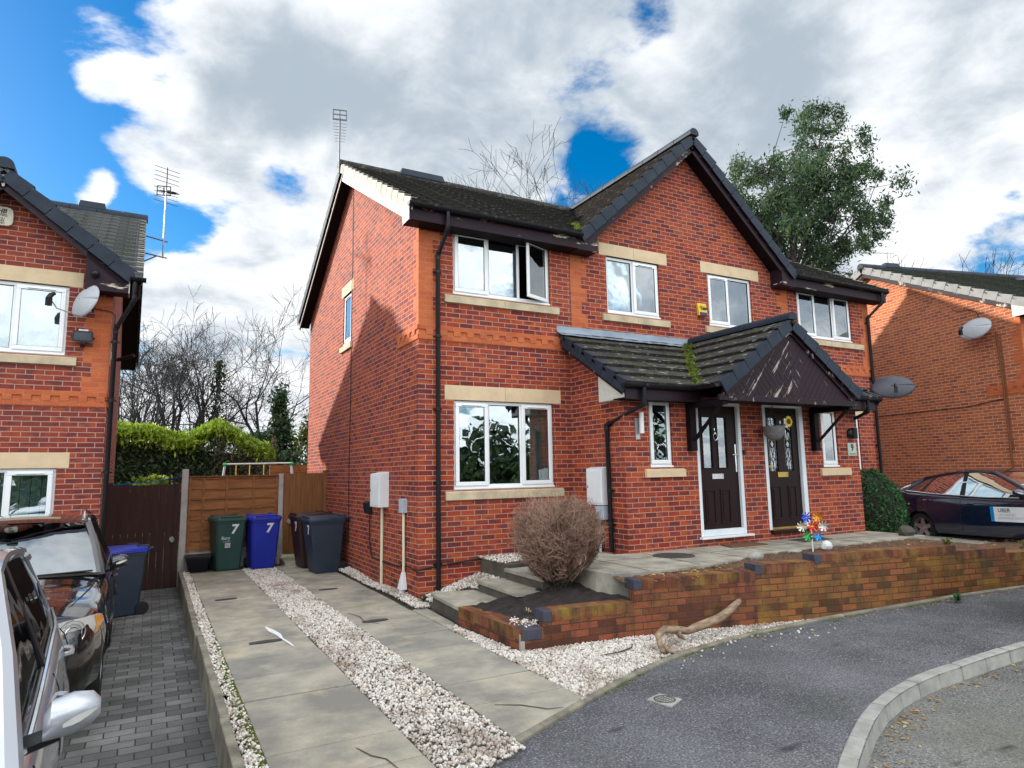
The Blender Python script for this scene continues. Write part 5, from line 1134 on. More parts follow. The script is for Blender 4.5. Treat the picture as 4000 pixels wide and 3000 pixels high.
# raised ground: path, steps, planter, the far drive
S3(MB().prism([(1.33, -.80, -1.7), (1.33, -2.45, -1.7), (1.40, -2.66, -1.7), (1.58, -2.75, -1.7), (2.2, -2.79, -1.7), (2.99, -2.76, -1.7), (3.6, -2.62, -1.7), (4.35, -2.38, -1.7), (5.77, -2.36, -1.7), (8.3, -2.36, -1.7), (8.3, -1.3, -1.7), (2.5, -1.3, -1.7), (2.5, -.6, -1.7)], (0, 0, .755)).build('path', 'concrete', None, bevel=.008))
J = MB()
for a, c in (((1.95, -1.0), (1.9, -2.75)), ((2.9, -1.4), (2.75, -2.72)), ((3.75, -1.4), (3.7, -2.55)), ((1.4, -1.75), (4.0, -1.92)), ((4.6, -1.4), (4.55, -2.34)), ((5.5, -1.4), (5.5, -2.33)), ((6.6, -1.4), (6.6, -2.33)), ((4.0, -1.9), (8.2, -1.85))): J.obox((*a, -.9455), (*c, -.9455), (0, 0, 1), Vector((c[1]-a[1], a[0]-c[0], 0)), 0, .003, -.006, .006)
S3(J.build('path_joints', 'dark_concrete', None))
def slabstep(label, P, z, riser):
    T = thing('stone_step', label, 'step', (*P[0], z-.2)); MB().prism([(x, y, z-.05) for x, y in P], (0, 0, .05)).build('tread', 'concrete', T, bevel=.008)
    c = Vector((sum(p[0] for p in P)/len(P), sum(p[1] for p in P)/len(P))); MB().prism([(c.x+(x-c.x)*.93, c.y+(y-c.y)*.95, z-riser) for x, y in P], (0, 0, riser-.051)).build('riser', 'dark_concrete', T)
slabstep('lowest of the three concrete steps, at the corner of the drive', [(.02, -.42), (-.05, -1.50), (.66, -1.72), (.72, -.55)], -1.36, .22)
slabstep('middle one of the three concrete steps up from the drive', [(.60, -.66), (.57, -1.85), (1.05, -1.92), (1.08, -.72)], -1.21, .3)
slabstep('top one of the three concrete steps, just below the path', [(.94, -.84), (.92, -1.9), (1.40, -1.95), (1.40, -.82)], -1.06, .3)
# planter soil, sloping up to the path
b = MB(); rows = []
for i in range(22):
    u = i/21; row = []
    for j in range(18):
        v = j/17; x0 = .10+.0*v; x = .10+(1.42-.10)*u; ylo = -2.95-.09*u; yhi = -1.55+(-.30)*u; y = ylo+(yhi-ylo)*v
        z = -1.41+.16*u*1.35+.06*v+.05*math.exp(-((x-1.1)**2+(y+2.05)**2)/.12)+random.uniform(-.014, .014); row.append((x, y, z))
    rows.append(row)
S3(b.grid(rows).build('soil', 'soil', None, smooth=2, recalc=False))
b = MB(); wl = [p for p in WALL if 1.38 < p.x < 12]; pth = lerp_poly([(1.42, -2.62, 0), (2.2, -2.75, 0), (2.99, -2.70, 0), (4.35, -2.33, 0), (5.77, -2.30, 0), (8.5, -2.25, 0), (11.6, -2.6, 0)], len(wl))
b.grid([[tuple(Vector((p.x, p.y+.12, (-1.02 if p.x < 2.9 else -.95 if p.x < 3.7 else -.905)-(.0 if p.x < 6.5 else .12))).lerp(Vector((q.x, q.y, -.975 if q.x < 8 else -1.2)), j/5)+Vector((0, 0, random.uniform(-.015, .015)))) for p, q in zip(wl, pth)] for j in range(6)])
S3(b.build('soil', 'leaf_litter', None, smooth=2, recalc=False))
S3(MB().prism([(8.35, -2.2, -1.9), (8.35, .0, -1.9), (10.9, .0, -1.9), (10.9, 7.5, -1.9), (15.2, 7.5, -1.9), (13.6, -1.9, -1.9), (12.2, -4.6, -1.9), (9.5, -4.1, -1.9)], (0, 0, .67)).build('far_drive', 'concrete', None))
S3(MB().prism([(13.4, -2.0, -1.9), (12.0, -5.2, -1.9), (40, -12, -1.9), (40, 10, -1.9), (15.6, 6.4, -1.9)], (0, 0, .62)).build('far_garden', 'grass_ground', None))
# retaining wall
LW = [0]
for a, c in zip(WALL, WALL[1:]): LW.append(LW[-1]+(c-a).length)
def wall_strip(m, s0, s1, z0, z1, d0, d1, n=None):
    """a run of wall between two arc lengths; the uv keeps running along the curve"""
    n = n or max(2, int((s1-s0)/.12)); ring_ = []
    for k in range(n+1):
        s = s0+(s1-s0)*k/n; p = at_len(WALL, LW, s); q = at_len(WALL, LW, min(s+.02, LW[-1])) if s < LW[-1]-.03 else p; r = at_len(WALL, LW, max(s-.02, 0)); d = (q-r).normalized(); nn = Vector((d.y, -d.x, 0))
        ring_.append(([m.pt((*(p+nn*d1).xy, z0)), m.pt((*(p+nn*d1).xy, z1)), m.pt((*(p+nn*d0).xy, z1)), m.pt((*(p+nn*d0).xy, z0))], s))
    uvs = []
    for (a, sa), (c, sc) in zip(ring_, ring_[1:]):
        for i in range(4):
            j = (i+1) % 4; m.face((a[i], c[i], c[j], a[j])); h = ((0, z0), (0, z1), (.215, z1), (.215, z0)); 
            uvs.append([(sa, h[i][1]-(h[i][0])), (sc, h[i][1]-h[i][0]), (sc, h[j][1]-h[j][0]), (sa, h[j][1]-h[j][0])])
    m.face(ring_[0][0][::-1]); uvs.append([(0, z0), (.215, z0), (.215, z1), (0, z1)]); m.face(ring_[-1][0]); uvs.append([(0, z0), (0, z1), (.215, z1), (.215, z0)]); return uvs
RW = thing('retaining_wall', 'mossy brown brick garden wall that steps up along the pavement', 'wall', (.03, -2.95, -1.65))
def strip_obj(name, mat, s0, s1, z0, z1, d0, d1):
    m = MB(); uv = wall_strip(m, s0, s1, z0, z1, d0, d1); o = m.build(name, mat, RW, recalc=False, uv=False); ul = o.data.uv_layers.new(name='UVMap')
    for p, q in zip(o.data.polygons, uv):
        for li, c in zip(p.loop_indices, q): ul.data[li].uv = (c[0], c[1]+.0)
    return o
c1 = -.965; RUN = [(.0, .24, -1.36), (.24, 1.36, -1.20), (1.36, 2.96, c1), (2.96, 3.80, c1+.075), (3.80, 6.10, c1+.15), (6.10, 7.02, c1+.075), (7.02, 9.3, c1), (9.3, 12, c1-.075)]
for s0, s1, zt in RUN:
    strip_obj('brickwork', 'garden_wall_brick' if s0 < 2.9 else 'mossy_wall_brick', s0, s1, -1.85, zt-.1125, -.1, 0)
    strip_obj('coping', 'garden_coping_brick', s0+(.10 if s0 in (.24, 1.36, 2.96, 3.80) else 0), s1, zt-.1115, zt, -.215, .004)
for s0, zt in ((.0, -1.36), (.24, -1.20), (1.36, c1), (2.96, c1+.075), (3.80, c1+.15)):
    p = at_len(WALL, LW, s0+.001); q = at_len(WALL, LW, s0+.10); d = (q-p).normalized(); nn = Vector((d.y, -d.x, 0)); e = .22 if s0 == 0 else .098
    MB().obox((*p.xy, zt-.1115), (*(p+d*e).xy, zt-.1115), nn, (0, 0, 1), -.215, .007, 0, .1135).build('blue_brick', 'blue_brick', RW, bevel=.006)
m = MB(); m.obox((.03, -2.95, -1.85), (-.04, -1.50, -1.85), (1, 0, 0), (0, 0, 1), 0, .1, 0, .49-.1125); m.build('brickwork', 'garden_wall_brick', RW); m = MB(); m.obox((.03, -2.95, -1.85), (-.04, -1.50, -1.85), (1, 0, 0), (0, 0, 1), -.004, .215, .379, .49); m.build('coping', 'garden_coping_brick', RW)
m = MB(); m.obox((.025, -2.93, -1.50), (.024, -2.90, -1.5), (-1, 0, 0), (0, 0, 1), -.01, .006, -.1, .09); m.obox((.0, -2.955, -1.5), (.05, -2.958, -1.5), (0, -1, 0), (0, 0, 1), -.01, .0065, -.1, .03); m.build('mortar_patch', 'cream_verge', RW)
# stopcock cover, manhole, log, windmill, stones
C1 = thing('stopcock_cover', 'square pale stopcock cover set in the dark pavement', 'cover', (.24, -4.77, -1.6)); cx = [(.22, -4.66), (.405, -4.60), (.47, -4.80), (.275, -4.89)]
MB().prism([(x, y, -1.605) for x, y in cx], (0, 0, .015)).build('frame', 'kerb_concrete', C1, bevel=.003); m = MB(); m.tube([(.342+.085*math.cos(t), -4.738+.085*math.sin(t), -1.589) for t in [6.2832*i/24 for i in range(25)]], .004, 5)
for k in range(-2, 3):
    w_ = math.sqrt(.08**2-(k*.03)**2); m.tube([(.342+k*.03, -4.738-w_, -1.589), (.342+k*.03, -4.738+w_, -1.589)], .002, 4); m.tube([(.342-w_, -4.738+k*.03, -1.589), (.342+w_, -4.738+k*.03, -1.589)], .002, 4)
m.build('grid_lid', 'iron', C1)
C1 = thing('manhole_cover', 'round rusty iron manhole cover in the path below the porch', 'cover', (3.06, -1.9, -.945)); m = MB(); m.lathe([(.29, -.95), (.29, -.938), (.26, -.936)], (3.06, -1.9, 0), 32); m.build('frame', 'iron', C1); m = MB(); m.lathe([(.25, -.945), (.25, -.934)], (3.06, -1.9, 0), 32)
for k in range(-3, 4): w_ = math.sqrt(.22**2-(k*.06)**2); m.box(3.06-w_, 3.06+w_, -1.9+k*.06-.012, -1.9+k*.06+.012, -.935, -.93)
m.build('lid', 'iron', C1)
Lg = thing('driftwood_log', 'bent weathered branch lying on the white gravel below the garden wall', 'log', (1.6, -3.55, -1.57))
P = [(1.16, -3.80, -1.55), (1.19, -3.72, -1.50), (1.22, -3.66, -1.42), (1.33, -3.62, -1.385), (1.50, -3.62, -1.41), (1.68, -3.60, -1.45), (1.80, -3.57, -1.44), (1.98, -3.58, -1.41), (2.2, -3.56, -1.38), (2.42, -3.50, -1.33), (2.56, -3.48, -1.275), (2.60, -3.48, -1.25)]
m = MB(); m.tube(P, [.022, .029, .034, .038, .042, .036, .046, .05, .046, .042, .036, .026], 10); m.tube([(1.50, -3.62, -1.41), (1.52, -3.66, -1.47), (1.55, -3.70, -1.50)], [.035, .025, .008], 8); m.tube([(1.19, -3.72, -1.5), (1.24, -3.80, -1.55), (1.27, -3.84, -1.56)], [.03, .022, .01], 8)
o = m.build('branch', 'log_wood', Lg, smooth=2); m = MB(); m.tube([(2.575, -3.475, -1.268), (2.61, -3.475, -1.245)], [.031, .03], 10); m.build('cut_end', 'bark', Lg); m = MB(); m.tube([(.62, -3.55, -1.55), (.8, -3.58, -1.54), (1.0, -3.5, -1.545), (1.08, -3.42, -1.54)], [.005, .008, .008, .004], 6); tag(m.build('stick', 'bark', None), 'thin dark stick on the white gravel left of the log', 'stick')
Wm = thing('garden_windmill', 'rainbow foil pinwheel on a white stick behind the garden wall', 'windmill', (5.05, -2.62, -1.0)); m = MB(); m.tube([(5.05, -2.62, -1.05), (5.05, -2.62, -.62)], .010, 8); m.build('stick', 'white_plastic', Wm)
hub = Vector((5.05, -2.64, -.60)); fx_ = Vector((.86, -.5, 0)).normalized(); fz = Vector((0, 0, 1)); fy = Vector((-.5, -.86, 0))
for k, c_ in enumerate(('foil_orange', 'foil_blue', 'foil_white', 'foil_green', 'foil_sky', 'foil_white', 'foil_red')):
    a = R(60+60*k); ctr = hub+(fx_*math.cos(a)+fz*math.sin(a))*.155 if k < 6 else hub; m = MB()
    for j in range(8):
        b_ = j*.785; d0 = fx_*math.cos(b_)+fz*math.sin(b_); d1 = fx_*math.cos(b_+.75)+fz*math.sin(b_+.75); m.poly([tuple(ctr), tuple(ctr+d0*.075+fy*.004), tuple(ctr+(d0+d1)*.042+fy*.03), tuple(ctr+d1*.03+fy*.012)])
    m.build('pinwheel', c_, Wm, recalc=False)
m = MB()
for k in range(6): a = R(60*k); d = fx_*math.cos(a)+fz*math.sin(a); d2 = fx_*math.cos(a+.5)+fz*math.sin(a+.5); m.tube([tuple(hub), tuple(hub+d*.08+d2*.03), tuple(hub+d*.155)], .006, 5)
m.build('spokes', 'cushion_yellow', Wm)
def rock(label, c, s, mat='white_mark', sq=(1, .8, .6)):
    bm = bmesh.new(); bmesh.ops.create_icosphere(bm, subdivisions=2, radius=1); m = MB()
    for v in bm.verts: k = 1+random.uniform(-.08, .08); m.v.append(Vector((c[0]+v.co.x*s*sq[0]*k, c[1]+v.co.y*s*sq[1]*k, c[2]+v.co.z*s*sq[2]*k)))
    m.fc = [tuple(v.index for v in f.verts) for f in bm.faces]; bm.free(); return tag(m.build('rock', mat, None), label, 'rock')
rock('white block of stone right of the pinwheel', (5.36, -2.62, -.90), .10, sq=(1, .7, .75)); rock('low pale flat stone left of the pinwheel', (4.82, -2.5, -.95), .12, 'kerb_concrete', (1.2, .7, .3))
rock('dark broken lump of stone on the path end at the porch corner', (8.05, -2.2, -.88), .17, 'dark_concrete', (1, .7, .65)); rock('loose grey rubble stone against the path edge above the wall', (3.8, -2.68, -.93), .11, 'kerb_concrete', (1.3, .6, .6))
# leaves caught along the kerb and the wall foot
lm = MB()
def litter(x, y, z, s):
    a = random.uniform(0, 6.28); t = random.uniform(-.4, .4); c, q = math.cos(a)*s, math.sin(a)*s; lm.poly([(x+c, y+q, z+.004+abs(t)*s), (x-q*.5, y+c*.5, z+.004), (x-c, y-q, z+.004), (x+q*.5, y-c*.5, z+.006+abs(t)*s*.5)])
for k in range(330):
    p = at_len(KERB, L_, random.uniform(9.2, 17)); d = abs(random.gauss(0, .09))+.045; litter(p.x+d*.35+random.uniform(-.02, .02), p.y-d, zp(p.x)-.113, random.uniform(.010, .030))
for k in range(90): p = at_len(EDGE, LE, random.uniform(6.8, 10.5)); litter(p.x, p.y-abs(random.gauss(0, .07))-.03, zp(p.x), random.uniform(.012, .03))
for k in range(60): litter(random.uniform(0, 5), random.uniform(-5.4, -4), -1.6 if True else 0, random.uniform(.006, .014))
for k in range(500): x = random.uniform(1.6, 4.2); litter(x, random.uniform(-3.2-.14*(x-1.6), -2.78), -1.0+random.uniform(0, .03), random.uniform(.012, .035))
for k in range(260): x = random.uniform(5, 9.5); litter(x, random.uniform(-3.8, -2.5)-.12*(x-5), -.95+random.uniform(0, .03)-(.1 if x > 7.5 else 0), random.uniform(.012, .04))
tag(lm.build('fallen_leaves', 'litter', None, recalc=False), 'dry brown leaves scattered in the gutter and along the wall', 'leaves', kind='stuff')
mm = MB()
for k in range(700): p = at_len(EDGE, LE, random.uniform(3.2, 9.5)); leafblob(mm, (p.x+random.gauss(0, .01), p.y-abs(random.gauss(0, .03)), zp(p.x)+.002), random.uniform(.006, .014)*(1 if math.sin(p.x*5) > -.2 else .3))
for k in range(900):
    y = random.uniform(-5.3, -2.6)+(random.random()**2)*3; leafblob(mm, (-2.66-abs(random.gauss(0, .035)), y, ZD+.006), random.uniform(.006, .016))
tag(mm.build('moss', 'moss', None, recalc=False), 'green moss along the edging and the gravel margins', 'moss', kind='stuff')

# ------------------------------------------------------------------ fences, gates, bins
YF = 5.82
P1 = thing('concrete_post', 'tall pale concrete fence post between the brown gate and orange panel', 'post', (-2.80, YF, -1.9)); MB().box(-2.86, -2.74, YF-.06, YF+.06, -1.95, .42).build('post', 'concrete_post', P1, bevel=.012)
P1 = thing('concrete_post', 'shorter concrete post between the orange panel and orange gate', 'post', (-.95, YF, -1.6)); MB().box(-1.0, -.90, YF-.05, YF+.05, -1.6, .30).build('post', 'concrete_post', P1, bevel=.012)
FP = thing('fence_panel', 'orange stained waney lap fence panel behind the green bin', 'fence panel', (-1.87, YF, -1.6)); MB().box(-2.74, -1.0, YF-.02, YF+.02, -1.6, -1.22).build('gravel_board', 'concrete_post', FP)
m = MB(); z = -1.22; k = 0
while z < .24:
    h = .205; n = 14; zz = [z+.008*math.sin(i*.9+k*2.1)+.006*math.sin(i*2.3+k) for i in range(n+1)]; dy = YF-.045
    rows = [[(-2.74+1.74*i/n, dy, zz[i]) for i in range(n+1)], [(-2.74+1.74*i/n, dy+.028, min(z+h+.03, .26)) for i in range(n+1)], [(-2.74+1.74*i/n, dy+.032, min(z+h+.03, .26)) for i in range(n+1)], [(-2.74+1.74*i/n, dy+.02, zz[i]) for i in range(n+1)]]
    m.grid(rows+[rows[0]]); z += h; k += 1
m.build('lap_boards', 'fence_orange', FP); m = MB()
for x in (-2.70, -2.45, -2.02, -1.50, -1.04): m.box(x-.02, x+.02, YF-.062, YF-.03, -1.22, .24)
m.box(-2.74, -1.0, YF-.06, YF+.0, .255, .28); m.build('battens', 'fence_orange', FP)
G1 = thing('garden_gate', 'orange stained closed board gate against the main side wall', 'gate', (-.45, YF, -1.5)); m = MB(); x = -.88
while x < -.04: x2 = min(x+.115, -.03); m.box(x, x2-.003, YF-.03+random.uniform(0, .003), YF-.008, -1.40, .30+random.uniform(-.004, .004)); x = x2
m.build('boards', 'gate_orange', G1); m = MB(); m.lathe([(.045, YF-.07), (.055, YF-.05), (.055, YF-.03)], (-.77, 0, -.72), 16, 'y'); m.build('ring_handle', 'galvanised', G1); MB().box(-.07, .0, YF-.07, YF, -1.4, .36).build('gate_post', 'gate_orange', G1)
MB().box(-.95, -.02, 5.0, 5.72, -1.62, -1.46).build('gate_step', 'concrete', None, bevel=.008); tag(bpy.data.objects['gate_step'], 'low concrete step at the foot of the orange gate', 'step')
G1 = thing('garden_gate', 'dark brown close boarded gate between the left house and concrete post', 'gate', (-3.5, YF, -1.95)); m = MB(); x = -4.12
while x < -2.88: x2 = min(x+.125, -2.87); m.box(x, x2-.003, YF-.03+random.uniform(0, .003), YF-.008, -1.90, .12+random.uniform(-.01, .01)); x = x2
m.build('boards', 'fence_brown', G1); m = MB(); m.box(-4.14, -4.04, YF-.05, YF+.04, -1.9, .17); m.box(-2.96, -2.87, YF-.055, YF-.005, -1.9, .14); m.build('gate_post', 'fence_brown', G1); m = MB(); m.tube([(-2.985+.035*math.cos(t), YF-.06, -.96+.045*math.sin(t)) for t in [6.28*i/14 for i in range(15)]], .009, 6); m.lathe([(.05, YF-.045), (.05, YF-.03)], (-2.985, 0, -.95), 14, 'y'); m.build('ring_handle', 'galvanised', G1)
FP = thing('fence_panel', 'pale orange fence panel far back in the garden beside the house', 'fence panel', (.3, 11, -1.2)); m = MB()
for k in range(8): m.box(-.42, 1.6, 10.98-.01*(k % 2), 11.02, -1.2+k*.22, -1.2+k*.22+.21)
for x in (-.4, 0, .4, .8): m.box(x-.02, x+.02, 10.95, 10.98, -1.2, .56)
m.build('lap_boards', 'fence_orange', FP); FP = thing('trellis', 'short dark picket of slats above the brown gate by the post', 'trellis', (-2.95, 6.3, 0)); m = MB()
for x in (-3.06, -2.98, -2.90): m.box(x-.022, x+.022, 6.28, 6.31, -1.6, .30)
m.box(-3.1, -2.88, 6.31, 6.33, .2, .24); m.build('slats', 'dark_bark', FP)
SW = thing('swing_frame', 'garden swing frame with lime green joints behind the orange panel', 'swing', (-.9, 10, -1.5)); m = MB(); m.tube([(-1.72, 10, .58), (.02, 10, .60)], .022, 8); m.build('top_bar', 'white_plastic', SW, smooth=True)
for x, s in ((-1.70, -1), (.0, 1)):
    m = MB(); m.tube([(x, 10, .57), (x+s*.22, 9.5, -1.6)], .028, 8); m.tube([(x, 10, .57), (x+s*.22, 10.6, -1.6)], .028, 8); m.build('leg', 'grey_plastic', SW, smooth=True); MB().lathe([(.045, -.05), (.045, .05)], (x, 10, .57), 12, 'x').build('joint', 'foil_green', SW)
m = MB()
for x in (-1.42, -1.08, -.72): m.tube([(x, 10, .57), (x, 10, -.9)], .012, 5)
m.build('ropes', 'sunflower', SW)
m = MB(); m.tube([(-4.2, 9.4, .10), (-3.4, 9.3, .16), (-2.7, 9.2, .28)], .012, 5); tag(m.build('washing_line', 'foil_sky', None), 'pale blue line slung behind the brown gate', 'line')

def bin_(label, loc, yaw, mat, num=None, extra=None, lid=None):
    """two wheeled bin, 1.07 m; its front looks to -y in its own frame"""
    B = thing('wheelie_bin', label, 'wheelie bin', loc, yaw, 'wheeled bins', local=True)
    m = MB(); rows = []; sec = lambda w, d0, d1, z, r: [(-w+r, d0, z), (w-r, d0, z), (w, d0+r, z), (w, d1-r, z), (w-r, d1, z), (-w+r, d1, z), (-w, d1-r, z), (-w, d0+r, z), (-w+r, d0, z)]
    for z, w, d0, d1 in ((.02, .215, -.20, .26), (.06, .222, -.215, .27), (.5, .25, -.275, .30), (.88, .272, -.32, .325), (.93, .275, -.325, .33), (.931, .288, -.34, .345), (.975, .29, -.342, .347)): rows.append(sec(w, d0, d1, z, .035))
    m.grid(rows); m.poly([(p[0], p[1], .02) for p in rows[0][:-1]]); m.build('body', mat, B, smooth=True)
    m = MB(); m.hexa([(-.235, -.24, .45), (-.215, -.24, .45), (-.215, -.22, .45), (-.235, -.22, .45), (-.26, -.31, .9), (-.24, -.31, .9), (-.24, -.29, .9), (-.26, -.29, .9)]); m.hexa([(.215, -.24, .45), (.235, -.24, .45), (.235, -.22, .45), (.215, -.22, .45), (.24, -.31, .9), (.26, -.31, .9), (.26, -.29, .9), (.24, -.29, .9)]); m.build('ribs', mat, B)
    m = MB(); rows = [sec(w, d0, d1, z, .05) for z, w, d0, d1 in ((.975, .305, -.365, .36), (1.01, .302, -.362, .36), (1.04, .285, -.33, .34), (1.055, .24, -.27, .30))]; m.grid(rows); m.poly([(p[0], p[1], 1.055) for p in rows[-1][:-1]]); m.poly([(p[0], p[1], .975) for p in rows[0][:-1]][::-1])
    L = m.build('lid', lid or mat, B, smooth=True); m = MB(); m.tube([(-.2, -.33, 1.03), (-.19, -.345, 1.055), (.19, -.345, 1.055), (.2, -.33, 1.03)], .014, 8); m.box(-.24, -.19, .2, .36, 1.03, 1.075); m.box(.19, .24, .2, .36, 1.03, 1.075); m.build('lid_grip', mat, L, bevel=.004)
    m = MB(); m.tube([(-.24, .36, 1.0), (-.24, .42, 1.02), (.24, .42, 1.02), (.24, .36, 1.0)], .018, 8); m.build('handle', mat, B, smooth=True)
    for x in (-.235, .235): m = MB(); m.lathe([(.085, x-.025), (.10, x-.02), (.10, x+.02), (.085, x+.025)], (0, .30, .10), 18, 'x'); m.build('wheel', 'black_rubber', B)
    if num: text(B, 'number', num, .25, (.06, -.312, .80), (R(96.8), 0, 0), 'white_mark', shear=.1, bold=.008)
    if extra: extra(B)
    return B
def council(B):
    text(B, 'lettering', 'Bury', .085, (-.09, -.297, .64), (R(96.8), 0, 0), 'grey_mark', bold=.003); text(B, 'lettering', 'Council', .045, (-.07, -.290, .575), (R(96.8), 0, 0), 'grey_mark')
    m = MB()
    for k in range(4): m.hexa([(-.10, -.292+.0064*k-.004, .53-.024*k), (.0, -.292+.0064*k-.004, .53-.024*k), (.0, -.285+.0064*k, .53-.024*k), (-.10, -.285+.0064*k, .53-.024*k), (-.10, -.294+.0064*k-.004, .543-.024*k), (0, -.294+.0064*k-.004, .543-.024*k), (0, -.287+.0064*k, .543-.024*k), (-.10, -.287+.0064*k, .543-.024*k)])
    m.build('small_print', 'white_mark', B)
bin_('green bin with a large white 7 and council lettering by the fence', (-2.02, 5.38, ZD), R(8), 'bin_green', '7', council)
bin_('bright blue bin with a white 7 on the gravel strip', (-1.38, 5.22, ZD), R(5), 'bin_blue', '7')
def sidenum(B): pass
bin_('dark grey bin standing side on against the brick side wall', (-.46, 3.90, ZD), R(-84), 'bin_grey', '7')
bin_('brown lidded bin half hidden behind the grey bin at the wall', (-.56, 4.62, ZD+.03), R(-82), 'bin_brown', '7')
bin_('black and blue lidded bin by the brown gate of the lower drive', (-3.80, 3.25, ZLD), R(-70), 'bin_grey', '5', lid='bin_blue')
pb = MB(); pb.hexa([(-2.68, 5.42, ZD), (-2.36, 5.42, ZD), (-2.36, 5.68, ZD), (-2.68, 5.68, ZD), (-2.74, 5.36, ZD+.27), (-2.30, 5.36, ZD+.27), (-2.30, 5.72, ZD+.27), (-2.74, 5.72, ZD+.27)]); pb.hexa([(-2.76, 5.34, ZD+.27), (-2.28, 5.34, ZD+.27), (-2.28, 5.74, ZD+.27), (-2.76, 5.74, ZD+.27), (-2.76, 5.34, ZD+.31), (-2.28, 5.34, ZD+.31), (-2.28, 5.74, ZD+.31), (-2.76, 5.74, ZD+.31)])
tag(pb.build('recycling_box', 'black_plastic', None, bevel=.012), 'small black open box tucked beside the green bin', 'box')

# ------------------------------------------------------------------ plants
def leaves(m, pts, size, aspect=2.2, droop=0.0, up=None, jit=1.0):
    for p, s in pts:
        a = Vector((random.gauss(0, 1), random.gauss(0, 1), random.gauss(0, 1)-droop))
        if up: a += Vector(up)
        a.normalize(); b = a.cross(Vector((random.gauss(0, 1), random.gauss(0, 1), random.gauss(0, 1)))).normalized(); s = size*s
        p = Vector(p); m.poly([tuple(p-a*s), tuple(p+b*s/aspect), tuple(p+a*s), tuple(p-b*s/aspect)])
def branch(m, p, d, L, r, depth, tips, spread=.55, up=.15, kids=(2, 3), seg=3, curl=.18, minr=.004, n=5, shrink=.72):
    pts = [p.copy()]; rs = [r]; q = p.copy(); dd = d.copy()
    for k in range(seg):
        dd = (dd+Vector((random.gauss(0, curl), random.gauss(0, curl), random.gauss(0, curl)+up*.4))).normalized(); q = q+dd*(L/seg); pts.append(q.copy()); rs.append(max(minr, r*(1-.45*(k+1)/seg)))
    m.tube([tuple(x) for x in pts], rs, n if r > .02 else 3, cap=False); tips.append((q.copy(), depth))
    if depth == 0: return
    for k in range(random.randint(*kids)):
        t = random.uniform(.45, 1.0) if k else 1.0; i = min(int(t*seg), seg-1); s = pts[i].lerp(pts[i+1], t*seg-i) if t < 1 else q
        nd = (dd+Vector((random.gauss(0, spread), random.gauss(0, spread), random.gauss(0, spread)+up))).normalized()
        branch(m, s, nd, L*random.uniform(shrink-.12, shrink+.1), max(minr, rs[min(i+1, seg)]*random.uniform(.6, .85)), depth-1, tips, spread, up, kids, seg, curl, minr, n, shrink)
def bare_tree(label, x, y, z0, h, r=.14, seed=0, lean=(0, 0), trunks=1, depth=6, ivy=None, mat='twig', trunkfrac=.32, spread=.58, up=.10):
    random.seed(seed); T = thing('bare_tree', label, 'tree', (x, y, z0), group='bare winter trees'); tm = MB(); cm = MB(); tips = []
    for k in range(trunks):
        a = k*2.4; base = Vector((x+.25*k*math.cos(a), y+.25*k*math.sin(a), z0)); d = Vector((lean[0]+.12*k*math.cos(a), lean[1]+.12*k*math.sin(a), 1)).normalized(); H = h*trunkfrac*random.uniform(.9, 1.1); pts = [base]; dd = d
        for j in range(4): dd = (dd+Vector((random.gauss(0, .07), random.gauss(0, .07), 0))).normalized(); pts.append(pts[-1]+dd*H/4)
        tm.tube([tuple(p) for p in pts], [r*(1-.09*j) for j in range(5)], 8)
        for j in range(4 if trunks == 1 else 3):
            s = pts[random.choice((3, 4, 4))]; nd = (dd+Vector((random.gauss(0, .42), random.gauss(0, .42), .25))).normalized(); branch(cm, s, nd, h*.27*random.uniform(.85, 1.15), r*.58, depth-1, tips, spread, up, (2, 3), 3, .13, .008)
        for j in range(3): s = pts[random.choice((2, 3))]; nd = Vector((random.gauss(0, 1), random.gauss(0, 1), .5)).normalized(); branch(cm, s, nd, h*.18, r*.35, depth-2, tips, spread, up, (2, 3), 3, .13, .008)
    tm.build('trunk', 'bark' if ivy is None else 'dark_bark', T, smooth=2, recalc=False, uv=False); cm.build('crown', mat, T, recalc=False, uv=False)
    if ivy:
        im = MB(); pts = []
        for k in range(ivy[2]): zz = random.uniform(ivy[0], ivy[1]); rr = abs(random.gauss(.1, .22))*(1.5-.8*(zz-ivy[0])/(ivy[1]-ivy[0])); a = random.uniform(0, 6.28); pts.append(((x+lean[0]*(zz-z0)+rr*math.cos(a), y+rr*math.sin(a), zz), random.uniform(.6, 1.3)))
        leaves(im, pts, .085, 1.6); im.build('ivy', 'dark_leaf', T, recalc=False, uv=False)
    return T
TREES = [('bare many-stemmed tree standing nearest the left house wall', -4.3, 23, -1.5, 7.9, .12, 3, (.05, 0), 3), ('bare tree with leaning stems just right of the left house roof', -3.5, 25, -1.5, 8.4, .12, 14, (-.05, 0), 2), ('tall bare tree with two crossing stems over the bright hedge', -2.3, 24, -1.5, 8.6, .17, 25, (.06, 0), 2),
         ('bare tree wrapped in dark ivy above the hedge', -1.0, 24, -1.5, 8.4, .16, 31, (.02, 0), 2, 6, (1.5, 5.6, 900)), ('slim bare tree rising beside the main house side wall', 1.35, 24, -1.5, 9.9, .15, 47, (.0, 0), 1), ('bare tree with a wide crown between the ivy tree and slim tree', .2, 27, -1.5, 7.4, .11, 59, (.02, 0), 2),
         ('bare tree deep behind the hedge on the left', -2.9, 29, -1.5, 8.6, .13, 63, (0, 0), 2)]
for t in TREES: bare_tree(*t[:9], **({'depth': 6, 'ivy': t[10]} if len(t) > 10 else {}))
bare_tree('dark bare treetop showing above the main roof by the gable', 13.3, 15.5, -1.5, 12.9, .17, 71, (0, 0), 1, 6, None, 'twig', .62, .5, .08)
bare_tree('spindly bare treetop showing above the middle of the main roof', 10.3, 16.0, -1.5, 12.0, .13, 83, (0, 0), 1, 6, None, 'twig', .66, .5, .12)
